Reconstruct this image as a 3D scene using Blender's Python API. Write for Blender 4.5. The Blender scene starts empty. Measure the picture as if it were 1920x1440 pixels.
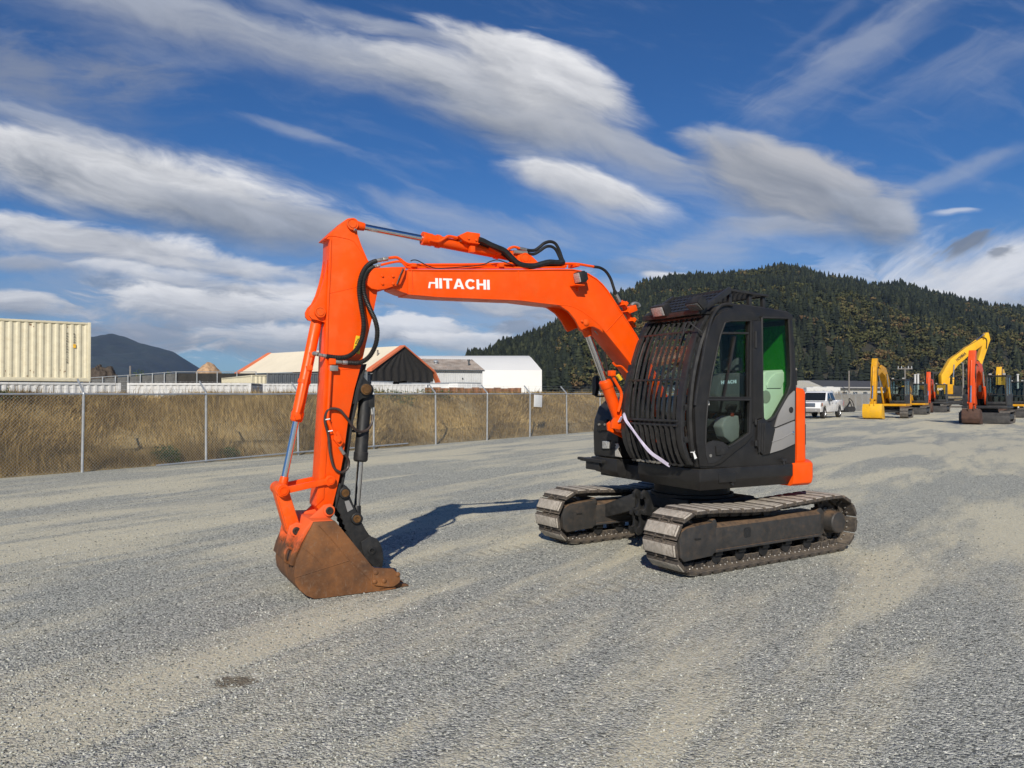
import bpy, bmesh, math, random
import numpy as np
from mathutils import Vector, Matrix
from mathutils.geometry import tessellate_polygon
random.seed(7)
RNG = np.random.default_rng(11)
R = math.radians
scene = bpy.context.scene
COL = scene.collection

# ------------------------------------------------------------------ camera
FPX, CAM_H, PITCH = 1450.5, 1.758, math.atan(18.07 / 1450.5)      # focal length in photo pixels (1920 wide)
cam_d = bpy.data.cameras.new('camera'); cam = bpy.data.objects.new('camera', cam_d); COL.objects.link(cam)
cam_d.sensor_fit = 'HORIZONTAL'; cam_d.sensor_width = 36.0; cam_d.lens = 36.0 * FPX / 1920.0
cam_d.clip_start = 0.05; cam_d.clip_end = 30000
cam.location = (0, 0, CAM_H); cam.rotation_euler = (R(90) + PITCH, 0, 0)
scene.camera = cam

# ------------------------------------------------------------------ light
SUN_EL, SUN_AZ = 33.0, 7.0            # sun stands behind the camera, a little to its left
sun_d = bpy.data.lights.new('sun', 'SUN'); sun = bpy.data.objects.new('sun', sun_d); COL.objects.link(sun)
sun_d.energy = 5.0; sun_d.angle = R(0.53); sun_d.color = (1.0, 0.93, 0.82)
_sd = Vector((math.sin(R(SUN_AZ)) * math.cos(R(SUN_EL)), math.cos(R(SUN_AZ)) * math.cos(R(SUN_EL)), -math.sin(R(SUN_EL))))
sun.rotation_euler = _sd.to_track_quat('-Z', 'Y').to_euler(); sun.location = (-5, -30, 30)
scene.view_settings.view_transform = 'Standard'; scene.view_settings.look = 'None'
scene.view_settings.gamma = 1.0; scene.view_settings.exposure = 0.0
scene.view_settings.use_curve_mapping = False
scene.render.engine = 'CYCLES'
scene.cycles.max_bounces = 8; scene.cycles.transparent_max_bounces = 24
scene.cycles.caustics_reflective = False; scene.cycles.caustics_refractive = False
scene.cycles.volume_bounces = 0
try:
    scene.cycles.use_denoising = True
except Exception:
    pass

# ------------------------------------------------------------------ sky
world = bpy.data.worlds.new('World'); scene.world = world; world.use_nodes = True
world.cycles.sampling_method = 'MANUAL'; world.cycles.sample_map_resolution = 256
wt = world.node_tree; wt.nodes.clear()
WN, WL = wt.nodes.new, wt.links.new

def mathn(t, op, a, b=None, c=None, clamp=False):
    n = t.nodes.new('ShaderNodeMath'); n.operation = op; n.use_clamp = clamp
    for i, x in enumerate((a, b, c)):
        if x is None: continue
        if isinstance(x, (int, float)): n.inputs[i].default_value = x
        else: t.links.new(x, n.inputs[i])
    return n.outputs[0]

def vecn(t, op, a, b=None):
    n = t.nodes.new('ShaderNodeVectorMath'); n.operation = op
    for i, x in enumerate((a, b)):
        if x is None: continue
        if isinstance(x, (tuple, list)): n.inputs[i].default_value = x
        else: t.links.new(x, n.inputs[i])
    return n.outputs[0]

def mixc(t, fac, a, b, blend='MIX'):
    n = t.nodes.new('ShaderNodeMix'); n.data_type = 'RGBA'; n.blend_type = blend; n.clamp_factor = True
    for i, x in ((0, fac), (6, a), (7, b)):
        if isinstance(x, (int, float)): n.inputs[i].default_value = x
        elif isinstance(x, (tuple, list)): n.inputs[i].default_value = (*x[:3], 1)
        else: t.links.new(x, n.inputs[i])
    return n.outputs[2]

def noisen(t, vec, scale, detail=4, rough=0.55, dist=0.0, dim='3D'):
    n = t.nodes.new('ShaderNodeTexNoise'); n.noise_dimensions = dim
    n.inputs['Scale'].default_value = scale; n.inputs['Detail'].default_value = detail
    n.inputs['Roughness'].default_value = rough; n.inputs['Distortion'].default_value = dist
    if vec is not None: t.links.new(vec, n.inputs['Vector'])
    return n

def ramp(t, fac, stops):
    n = t.nodes.new('ShaderNodeValToRGB'); e = n.color_ramp.elements
    while len(e) < len(stops): e.new(0.5)
    for el, (p, c) in zip(e, stops):
        el.position = p; el.color = (*c, 1) if len(c) == 3 else c
    t.links.new(fac, n.inputs[0])
    return n.outputs[0]

def maprange(t, v, a, b, c=0.0, d=1.0, smooth=True):
    n = t.nodes.new('ShaderNodeMapRange'); n.interpolation_type = 'SMOOTHSTEP' if smooth else 'LINEAR'
    n.inputs[1].default_value = a; n.inputs[2].default_value = b; n.inputs[3].default_value = c; n.inputs[4].default_value = d
    t.links.new(v, n.inputs[0])
    return n.outputs[0]

SKY_STRENGTH = 0.13
def build_sky():
    sky = WN('ShaderNodeTexSky'); sky.sky_type = 'NISHITA'; sky.sun_disc = False
    sky.sun_elevation = R(SUN_EL); sky.sun_rotation = R(180 + SUN_AZ)
    sky.altitude = 50; sky.air_density = 1.0; sky.dust_density = 0.25; sky.ozone_density = 3.0
    tc = WN('ShaderNodeTexCoord'); d = tc.outputs['Generated']
    sep = WN('ShaderNodeSeparateXYZ'); WL(d, sep.inputs[0])
    # direction -> gnomonic cloud coordinates (x/|y|, z/|y|): the northern and southern sky
    ay = mathn(wt, 'MAXIMUM', mathn(wt, 'ABSOLUTE', sep.outputs[1]), 0.08)
    gx = mathn(wt, 'DIVIDE', sep.outputs[0], ay); gz = mathn(wt, 'DIVIDE', sep.outputs[2], ay)
    cmb = WN('ShaderNodeCombineXYZ'); WL(gx, cmb.inputs[0]); WL(gz, cmb.inputs[1])
    # deepen the blue a little (clear dry air), whole dome alike
    g = WN('ShaderNodeGamma'); g.inputs[1].default_value = 1.0; WL(sky.outputs[0], g.inputs[0])
    base = mixc(wt, 1.0, g.outputs[0], SKY_TINT, 'MULTIPLY')
    # domain warp, then three shared families of wind-drawn noise (one per streak direction)
    nw = noisen(wt, cmb.outputs[0], 2.6, 5, 0.6)
    warp = vecn(wt, 'MULTIPLY', vecn(wt, 'SUBTRACT', nw.outputs['Color'], (0.5, 0.5, 0.5)), (0.11, 0.06, 0.0))
    P = vecn(wt, 'ADD', cmb.outputs[0], warp)
    fam = []
    for ang, sx, sy, off in ((-28, 6.2, 24.0, 3.0), (4, 8.5, 32.0, 11.0), (17, 6.4, 26.0, 23.0)):
        vr = WN('ShaderNodeVectorRotate'); vr.rotation_type = 'Z_AXIS'; vr.inputs['Angle'].default_value = R(ang); WL(P, vr.inputs['Vector'])
        nn = noisen(wt, vecn(wt, 'ADD', vecn(wt, 'MULTIPLY', vr.outputs[0], (sx, sy, 1)), (off, off, off)), 1.0, 7, 0.60, 0.4)
        sp = WN('ShaderNodeSeparateColor'); WL(nn.outputs['Color'], sp.inputs[0])
        fam.append((ang, sp.outputs))
    # one cloud streak as a node group
    g = bpy.data.node_groups.new('cloud_streak', 'ShaderNodeTree')
    def sock(n, t, io='INPUT'): return g.interface.new_socket(name=n, in_out=io, socket_type=t)
    sock('Sky', 'NodeSocketColor'); sock('P', 'NodeSocketVector'); sock('Noise', 'NodeSocketFloat'); sock('Centre', 'NodeSocketVector')
    for n in ('Angle', 'Len', 'Wid', 'Opacity', 'Ragged', 'Edge'): sock(n, 'NodeSocketFloat')
    sock('Top', 'NodeSocketColor'); sock('Base', 'NodeSocketColor')
    sock('Sky', 'NodeSocketColor', 'OUTPUT')
    gi = g.nodes.new('NodeGroupInput'); go = g.nodes.new('NodeGroupOutput'); I = gi.outputs
    # (the tiny term makes Cycles work through the streaks one after another, which keeps its stack small)
    rel = vecn(g, 'SUBTRACT', vecn(g, 'ADD', I['P'], vecn(g, 'MULTIPLY', I['Sky'], (1e-7, 1e-7, 1e-7))), I['Centre'])
    rot = g.nodes.new('ShaderNodeVectorRotate'); rot.rotation_type = 'Z_AXIS'
    g.links.new(rel, rot.inputs['Vector']); g.links.new(I['Angle'], rot.inputs['Angle'])
    s = g.nodes.new('ShaderNodeSeparateXYZ'); g.links.new(rot.outputs[0], s.inputs[0])
    x = mathn(g, 'DIVIDE', s.outputs[0], I['Len']); y = mathn(g, 'DIVIDE', s.outputs[1], I['Wid'])
    nz = mathn(g, 'SUBTRACT', I['Noise'], 0.5)
    r2 = mathn(g, 'ADD', mathn(g, 'MULTIPLY', x, x), mathn(g, 'MULTIPLY', y, y))
    e = mathn(g, 'ADD', mathn(g, 'SUBTRACT', 1.0, mathn(g, 'SQRT', r2)), mathn(g, 'MULTIPLY', nz, mathn(g, 'MULTIPLY', I['Ragged'], 1.55)))
    # upper edges crisp, undersides soft
    soft = maprange(g, y, -0.5, 0.5, 1.9, 0.85)
    den = mathn(g, 'DIVIDE', e, mathn(g, 'MULTIPLY', I['Edge'], soft), clamp=True)
    den = mathn(g, 'MULTIPLY', den, mathn(g, 'MULTIPLY', den, mathn(g, 'SUBTRACT', 3.0, mathn(g, 'MULTIPLY', den, 2.0))))
    sh = mathn(g, 'ADD', mathn(g, 'MULTIPLY_ADD', y, 0.55, 0.45), mathn(g, 'MULTIPLY', nz, 1.5), clamp=True)
    ccol = mixc(g, sh, I['Base'], I['Top'])
    g.links.new(mixc(g, mathn(g, 'MULTIPLY', den, I['Opacity']), I['Sky'], ccol), go.inputs[0])
    W_, G_, D_ = (6.6, 6.6, 6.7), (2.35, 2.5, 2.85), (1.35, 1.58, 2.0)
    M_ = (3.6, 3.85, 4.4); L_ = (3.9, 3.95, 4.2)
    def px(x, y): return ((x - 960) / FPX, (738 - y) / FPX, 0)
    S = [  # x, y, angle (down to the right), half length, half width, opacity, ragged, edge, top, base   (sky angles in units of the focal length)
        (1620, 105, -33, 400, 78, .46, 1.1, 1.0, M_, M_), (1860, 130, -24, 300, 80, .32, 1.1, 1.0, M_, M_),
        (1790, 335, -24, 280, 34, .42, 1.0, .9, M_, M_), (1560, 30, -40, 220, 24, .16, 1, 1, M_, M_), (1420, 420, -8, 420, 70, .30, 1.2, 1.1, M_, M_),
        (1870, 545, -12, 470, 135, .92, .9, .8, W_, M_), (1720, 590, -6, 300, 60, .6, 1.0, .8, W_, M_), (1340, 470, -10, 230, 80, .55, 1.0, .9, M_, M_), (1650, 610, 0, 520, 70, .55, .7, .9, M_, M_),
        (1050, 600, 0, 360, 100, .62, .9, .9, M_, M_), (820, 560, 4, 340, 46, .5, 1.0, .8, M_, G_), (300, 560, 2, 560, 140, .62, 1.2, 1.0, M_, G_), (880, 430, 12, 330, 60, .42, 1.3, 1.0, M_, M_), (330, 300, 14, 420, 40, .45, 1.3, .9, M_, G_),
        (80, 170, 10, 360, 120, .62, 1.0, 1.0, G_, G_), (120, 256, 18, 320, 46, .65, 1.0, .7, M_, G_), (560, 20, 13, 340, 40, .42, 1.1, 1.0, M_, M_),
        (300, 50, 14, 470, 95, .80, .7, .8, M_, G_), (640, 122, 15, 420, 80, .78, .8, .8, M_, G_), (760, 70, 16, 200, 34, .5, 1.1, .8, M_, G_),
        (900, 195, 20, 350, 92, .88, .6, .55, W_, D_), (1010, 158, 23, 270, 98, .96, .55, .45, W_, G_), (1180, 285, 28, 220, 52, .85, .8, .6, M_, G_), (1000, 262, 14, 240, 46, .62, .9, .8, G_, D_),
        (1130, 330, 14, 260, 80, .40, 1.4, 1.0, M_, M_), (1090, 352, 16, 200, 48, .96, .5, .5, W_, G_), (1110, 410, 22, 190, 56, .50, 1.4, .9, M_, M_),
        (1440, 298, 9, 200, 56, .82, .7, .55, M_, G_), (1490, 352, 16, 260, 86, .97, .6, .42, L_, D_), (1645, 412, 32, 112, 60, .94, .7, .45, M_, D_),
        (1250, 517, 2, 66, 17, .95, .4, .5, W_, M_), (1790, 404, -4, 70, 9, .55, .9, .7, W_, W_),
        (1822, 462, -22, 86, 28, .85, 2.2, .5, D_, D_), (1880, 484, -10, 40, 14, .7, 2.2, .5, D_, D_),
        (230, 346, 13, 600, 92, .98, .55, .45, W_, D_), (520, 424, 12, 340, 58, .93, .6, .55, M_, D_), (760, 470, 14, 260, 50, .7, .8, .8, M_, G_),
        (180, 452, 9, 390, 50, .94, .8, .5, W_, G_), (470, 500, 8, 130, 32, .7, .9, .6, W_, G_), (60, 496, 4, 110, 24, .78, .9, .6, M_, G_), (225, 497, 3, 110, 15, .75, .8, .6, W_, M_),
        (360, 527, 5, 170, 30, .75, 1.1, .6, W_, G_), (500, 545, 2, 150, 26, .75, 1.1, .6, W_, D_), (40, 572, 6, 100, 42, .92, 1.0, .45, W_, D_),
        (410, 585, 4, 320, 60, .93, 1.2, .5, W_, D_), (300, 630, 2, 300, 48, .88, 1.4, .55, M_, D_), (540, 640, 2, 260, 42, .82, 1.4, .55, W_, D_), (140, 660, 0, 200, 34, .55, 1.2, .7, M_, G_),
        (560, 258, 18, 160, 18, .40, 1.2, .8, M_, M_), (770, 392, 14, 130, 26, .34, 1.4, .9, M_, M_), (760, 622, 0, 130, 32, .88, 1.8, .45, W_, D_), (870, 640, 0, 150, 26, .8, 1.6, .5, W_, G_),
        (990, 575, 3, 260, 26, .65, 1.1, .6, W_, D_), (1450, 415, 6, 170, 20, .55, 1.1, .6, M_, G_),
    ]
    # faint wind-drawn veil everywhere
    colr = mixc(wt, mathn(wt, 'MULTIPLY', maprange(wt, fam[2][1][0], 0.48, 0.78), 0.16), base, M_)
    colr = mixc(wt, maprange(wt, gz, 0.30, 0.0, 0.0, 0.34), colr, (3.3, 3.7, 4.3))
    # low broken cumulus along the horizon
    lowm = mathn(wt, 'MULTIPLY', maprange(wt, gz, 0.012, 0.05), maprange(wt, gz, 0.21, 0.10))
    lc = mixc(wt, maprange(wt, fam[1][1][2], 0.42, 0.62), D_, W_)
    colr = mixc(wt, mathn(wt, 'MULTIPLY', mathn(wt, 'MULTIPLY', maprange(wt, fam[1][1][1], 0.47, 0.60), lowm), 0.75), colr, lc)
    for i, (x, y, a, L, w, op, rg, ed, top, bot) in enumerate(S):
        n = WN('ShaderNodeGroup'); n.node_tree = g
        f = min(fam, key=lambda q: abs(q[0] - a))
        WL(colr, n.inputs['Sky']); WL(P, n.inputs['P']); WL(f[1][i % 3], n.inputs['Noise'])
        n.inputs['Centre'].default_value = px(x, y); n.inputs['Angle'].default_value = R(a)
        n.inputs['Len'].default_value = L / FPX; n.inputs['Wid'].default_value = w / FPX
        n.inputs['Opacity'].default_value = op; n.inputs['Ragged'].default_value = rg; n.inputs['Edge'].default_value = ed
        n.inputs['Top'].default_value = (*top, 1); n.inputs['Base'].default_value = (*bot, 1)
        colr = n.outputs[0]
    bg = WN('ShaderNodeBackground'); bg.inputs[1].default_value = SKY_STRENGTH
    WL(colr, bg.inputs[0])
    out = WN('ShaderNodeOutputWorld'); WL(bg.outputs[0], out.inputs[0])
SKY_TINT = (0.165, 0.355, 0.585)
build_sky()

# ------------------------------------------------------------------ helpers: materials
def new_mat(name):
    m = bpy.data.materials.new(name); m.use_nodes = True
    t = m.node_tree; b = t.nodes['Principled BSDF']
    return m, t, b

def paint(name, col, rough=0.45, var=0.12, dirt=0.0, dirt_col=(0.22, 0.19, 0.14), scale=6.0, metallic=0.0, bump=0.0, coat=0.0, scratch=0.0, scratch_col=(0.3, 0.3, 0.3), spec=0.5, top=0.0, top_col=(0.2, 0.16, 0.11)):
    m, t, b = new_mat(name)
    tc = t.nodes.new('ShaderNodeTexCoord'); o = tc.outputs['Object']
    n = noisen(t, o, scale, 6, 0.6)
    c = mixc(t, maprange(t, n.outputs[0], 0.3, 0.7), tuple(x * (1 - var) for x in col), tuple(min(1, x * (1 + var)) for x in col))
    n2 = noisen(t, o, scale * 2.3, 8, 0.7)
    if dirt > 0:
        c = mixc(t, mathn(t, 'MULTIPLY', maprange(t, n2.outputs[0], 0.42, 0.75), dirt), c, dirt_col)
    if top > 0:         # dust that has settled on upward faces
        ge = t.nodes.new('ShaderNodeNewGeometry'); sz = t.nodes.new('ShaderNodeSeparateXYZ'); t.links.new(ge.outputs['Normal'], sz.inputs[0])
        c = mixc(t, mathn(t, 'MULTIPLY', mathn(t, 'MULTIPLY', maprange(t, sz.outputs[2], 0.45, 0.9), top), maprange(t, n2.outputs[0], 0.25, 0.6)), c, top_col)
    if scratch > 0:
        mp = t.nodes.new('ShaderNodeMapping'); mp.inputs['Scale'].default_value = (14, 14, 60); mp.inputs['Rotation'].default_value = (0.3, 0.5, 0.2)
        t.links.new(o, mp.inputs[0]); n3 = noisen(t, mp.outputs[0], 1.2, 4, 0.7)
        c = mixc(t, mathn(t, 'MULTIPLY', maprange(t, n3.outputs[0], 0.62, 0.72), scratch), c, scratch_col)
    t.links.new(c, b.inputs['Base Color'])
    t.links.new(maprange(t, n2.outputs[0], 0.3, 0.75, max(0.02, rough - 0.1), min(1, rough + 0.15)), b.inputs['Roughness'])
    b.inputs['Metallic'].default_value = metallic; b.inputs['Specular IOR Level'].default_value = spec
    if coat: b.inputs['Coat Weight'].default_value = coat; b.inputs['Coat Roughness'].default_value = 0.12
    if bump:
        bn = t.nodes.new('ShaderNodeBump'); bn.inputs['Strength'].default_value = bump; bn.inputs['Distance'].default_value = 0.01
        t.links.new(n2.outputs[0], bn.inputs['Height']); t.links.new(bn.outputs[0], b.inputs['Normal'])
    return m

def glass(name, tint=(0.8, 0.9, 0.85), refl=0.08):
    m, t, b = new_mat(name); t.nodes.remove(b)
    tr = t.nodes.new('ShaderNodeBsdfTransparent'); tr.inputs[0].default_value = (*tint, 1)
    gl = t.nodes.new('ShaderNodeBsdfGlossy'); gl.inputs['Roughness'].default_value = 0.015; gl.inputs[0].default_value = (0.9, 0.95, 0.95, 1)
    lw = t.nodes.new('ShaderNodeLayerWeight'); lw.inputs[0].default_value = 0.5
    mx = t.nodes.new('ShaderNodeMixShader'); t.links.new(mathn(t, 'MULTIPLY_ADD', mathn(t, 'POWER', lw.outputs['Facing'], 5.0), 0.92, refl, clamp=True), mx.inputs[0])
    t.links.new(tr.outputs[0], mx.inputs[1]); t.links.new(gl.outputs[0], mx.inputs[2])
    t.links.new(mx.outputs[0], t.nodes['Material Output'].inputs[0])
    return m

def attr_mat(name, rough=0.9, stops=None, attr='tone', extra=None, sss=0.0):
    """colour from a per-piece random tone stored on the mesh"""
    m, t, b = new_mat(name)
    a = t.nodes.new('ShaderNodeAttribute'); a.attribute_name = attr
    c = ramp(t, a.outputs['Fac'], stops)
    if extra:
        tc = t.nodes.new('ShaderNodeTexCoord'); n = noisen(t, tc.outputs['Object'], extra[0], 3, 0.6)
        c = mixc(t, mathn(t, 'MULTIPLY', maprange(t, n.outputs[0], 0.35, 0.7), extra[1]), c, extra[2])
    t.links.new(c, b.inputs['Base Color']); b.inputs['Roughness'].default_value = rough
    b.inputs['Specular IOR Level'].default_value = 0.25
    return m

# ------------------------------------------------------------------ helpers: objects
def link(o, parent=None, label=None, cat=None, group=None, kind=None):
    COL.objects.link(o)
    if parent is not None: o.parent = parent
    if label: o['label'] = label
    if cat: o['category'] = cat
    if group: o['group'] = group
    if kind: o['kind'] = kind
    return o

def thing(name, loc, rz, label, cat, group=None):
    o = bpy.data.objects.new(name, None); o.location = loc; o.rotation_euler = (0, 0, rz); o.empty_display_size = 0.3
    return link(o, None, label, cat, group)

def catmull(pts, n=8):
    P = [Vector(p) for p in pts]
    if len(P) < 3: return P
    P = [P[0] * 2 - P[1]] + P + [P[-1] * 2 - P[-2]]
    out = []
    for i in range(1, len(P) - 2):
        p0, p1, p2, p3 = P[i - 1:i + 3]
        for k in range(n):
            s = k / n
            out.append(0.5 * ((2 * p1) + (p2 - p0) * s + (2 * p0 - 5 * p1 + 4 * p2 - p3) * s * s + (3 * p1 - p0 - 3 * p2 + p3) * s ** 3))
    out.append(P[-2])
    return out

class MB:
    def __init__(s): s.v, s.f, s.m = [], [], []
    def add(s, vs, fs, mat=0):
        o = len(s.v); s.v += [tuple(x) for x in vs]; s.f += [tuple(o + i for i in f) for f in fs]; s.m += [mat] * len(fs); return s
    def box(s, c, d, rot=None, mat=0):
        vs = []
        for x in (-.5, .5):
            for y in (-.5, .5):
                for z in (-.5, .5):
                    p = Vector((x * d[0], y * d[1], z * d[2]))
                    if rot is not None: p = rot @ p
                    vs.append(p + Vector(c))
        return s.add(vs, [(0, 1, 3, 2), (4, 6, 7, 5), (0, 4, 5, 1), (2, 3, 7, 6), (0, 2, 6, 4), (1, 5, 7, 3)], mat)
    def bb(s, a, b, mat=0):
        return s.box([(a[i] + b[i]) / 2 for i in range(3)], [abs(b[i] - a[i]) for i in range(3)], None, mat)
    def bar(s, p0, p1, w, h, up=(0, 0, 1), mat=0):
        p0, p1 = Vector(p0), Vector(p1); d = (p1 - p0); L = d.length; d.normalize(); up = Vector(up)
        x = d.cross(up)
        if x.length < 1e-4: x = d.cross(Vector((1, 0, 0)))
        x.normalize(); y = x.cross(d)
        return s.box((p0 + p1) / 2, (L, w, h), Matrix((d, x, y)).transposed(), mat)
    def loft(s, rings, caps=True, closed=True, mat=0):
        n = len(rings[0]); vs = [p for r in rings for p in r]; fs = []
        for i in range(len(rings) - 1):
            for j in range(n if closed else n - 1):
                k = (j + 1) % n
                fs.append((i * n + j, i * n + k, (i + 1) * n + k, (i + 1) * n + j))
        if caps and closed:
            fs.append(tuple(range(n - 1, -1, -1))); fs.append(tuple((len(rings) - 1) * n + j for j in range(n)))
        return s.add(vs, fs, mat)
    def prism(s, pts, a, b, mat=0):
        """(u, z) outline pushed along v from a to b"""
        return s.loft([[(u, a, z) for u, z in pts], [(u, b, z) for u, z in pts]], mat=mat)
    def plate(s, loops, a, b, fn=None, mat=0):
        """(u, z) outline with holes, thickness from v=a to v=b; fn maps (p, q, w) to a point"""
        fn = fn or (lambda p, q, w: (p, w, q))
        flat = [p for l in loops for p in l]; n = len(flat)
        tris = tessellate_polygon([[Vector((p[0], p[1], 0)) for p in l] for l in loops])
        vs = [fn(p[0], p[1], a) for p in flat] + [fn(p[0], p[1], b) for p in flat]
        fs = [tuple(t) for t in tris] + [tuple(i + n for i in reversed(t)) for t in tris]
        o = 0
        for l in loops:
            for j in range(len(l)):
                k = (j + 1) % len(l); fs.append((o + j, o + k, n + o + k, n + o + j))
            o += len(l)
        return s.add(vs, fs, mat)
    def cyl(s, p0, p1, r0, r1=None, n=16, mat=0):
        p0, p1 = Vector(p0), Vector(p1); r1 = r0 if r1 is None else r1
        d = (p1 - p0).normalized(); x = d.orthogonal().normalized(); y = d.cross(x)
        rg = lambda c, r: [c + (x * math.cos(2 * math.pi * i / n) + y * math.sin(2 * math.pi * i / n)) * r for i in range(n)]
        return s.loft([rg(p0, r0), rg(p1, r1)], mat=mat)
    def lathe(s, p0, ax, prof, n=20, mat=0):
        """profile (distance along ax, radius)"""
        p0, d = Vector(p0), Vector(ax).normalized(); x = d.orthogonal().normalized(); y = d.cross(x)
        return s.loft([[p0 + d * h + (x * math.cos(2 * math.pi * i / n) + y * math.sin(2 * math.pi * i / n)) * r for i in range(n)] for h, r in prof], mat=mat)
    def tube(s, path, r, n=8, mat=0, rib=0.0, step=0.008):
        P = [Vector(p) for p in path]
        if rib:
            L = [0.0]
            for a, b in zip(P, P[1:]): L.append(L[-1] + (b - a).length)
            q, k, tot = [], 0, L[-1]
            N = max(4, int(tot / step))
            for i in range(N + 1):
                d = tot * i / N
                while k < len(L) - 2 and L[k + 1] < d: k += 1
                q.append(P[k].lerp(P[k + 1], (d - L[k]) / max(1e-9, L[k + 1] - L[k])))
            P = q
        rings = []; x = None
        for i, p in enumerate(P):
            d = (P[min(i + 1, len(P) - 1)] - P[max(i - 1, 0)]).normalized()
            x = d.orthogonal().normalized() if x is None else (x - d * x.dot(d)).normalized()
            y = d.cross(x); rr = r + (rib if i % 2 else -rib) if rib else r
            rings.append([p + (x * math.cos(2 * math.pi * k / n) + y * math.sin(2 * math.pi * k / n)) * rr for k in range(n)])
        return s.loft(rings, mat=mat)
    def mesh(s, name, mats, bevel=0.0, smooth=True, ang=35, seg=2):
        me = bpy.data.meshes.new(name); me.from_pydata(s.v, [], s.f)
        mats = mats if isinstance(mats, (list, tuple)) else [mats]
        for m in mats: me.materials.append(m)
        me.polygons.foreach_set('material_index', s.m)
        bm = bmesh.new(); bm.from_mesh(me)
        bmesh.ops.recalc_face_normals(bm, faces=bm.faces)
        if bevel:
            ed = [e for e in bm.edges if len(e.link_faces) == 2 and e.calc_face_angle(0) > R(28)]
            try: bmesh.ops.bevel(bm, geom=ed, offset=bevel, segments=seg, profile=0.6, affect='EDGES', clamp_overlap=True)
            except Exception: pass
        if smooth:
            for f in bm.faces: f.smooth = True
        bm.to_mesh(me); bm.free()
        if smooth: me.set_sharp_from_angle(angle=R(ang))
        return me
    def build(s, name, mats, parent=None, bevel=0.0, smooth=True, ang=35, seg=2, label=None, cat=None, group=None, kind=None, loc=None, rz=None):
        o = bpy.data.objects.new(name, s.mesh(name, mats, bevel, smooth, ang, seg))
        link(o, parent, label, cat, group, kind)
        if loc is not None: o.location = loc
        if rz is not None: o.rotation_euler = (0, 0, rz)
        return o

def raw_mesh(name, V, F, mats, tone=None, fmat=None, smooth=False):
    """big numpy mesh, F is (n, 3) or (n, 4)"""
    me = bpy.data.meshes.new(name); V = np.asarray(V, np.float32); F = np.asarray(F, np.int32); k = F.shape[1]
    me.vertices.add(len(V)); me.vertices.foreach_set('co', V.ravel())
    me.loops.add(F.size); me.loops.foreach_set('vertex_index', F.ravel())
    me.polygons.add(len(F)); me.polygons.foreach_set('loop_start', np.arange(0, F.size, k, dtype=np.int32))
    me.polygons.foreach_set('loop_total', np.full(len(F), k, np.int32))
    for m in (mats if isinstance(mats, (list, tuple)) else [mats]): me.materials.append(m)
    if fmat is not None: me.polygons.foreach_set('material_index', np.asarray(fmat, np.int32))
    if smooth: me.polygons.foreach_set('use_smooth', np.ones(len(F), bool))
    me.update(calc_edges=True)
    if tone is not None:
        a = me.attributes.new('tone', 'FLOAT', 'POINT'); a.data.foreach_set('value', np.asarray(tone, np.float32))
    me.validate()
    return me

def vnoise(x, y, s=0):
    """smooth value noise, numpy"""
    xi, yi = np.floor(x).astype(np.int64), np.floor(y).astype(np.int64); xf, yf = x - xi, y - yi
    def h(a, b):
        n = (a * 374761393 + b * 668265263 + s * 974711) & 0xffffffff
        n = ((n ^ (n >> 13)) * 1274126177) & 0xffffffff
        return ((n ^ (n >> 16)) & 0xffff) / 65535.0
    u, v = xf * xf * (3 - 2 * xf), yf * yf * (3 - 2 * yf)
    return (h(xi, yi) * (1 - u) + h(xi + 1, yi) * u) * (1 - v) + (h(xi, yi + 1) * (1 - u) + h(xi + 1, yi + 1) * u) * v
def fbm(x, y, o=4, s=0):
    r, a, t = 0, 0.5, 0
    for i in range(o): r = r + a * vnoise(x * 2 ** i, y * 2 ** i, s + i); t += a; a *= 0.5
    return r / t

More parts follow.
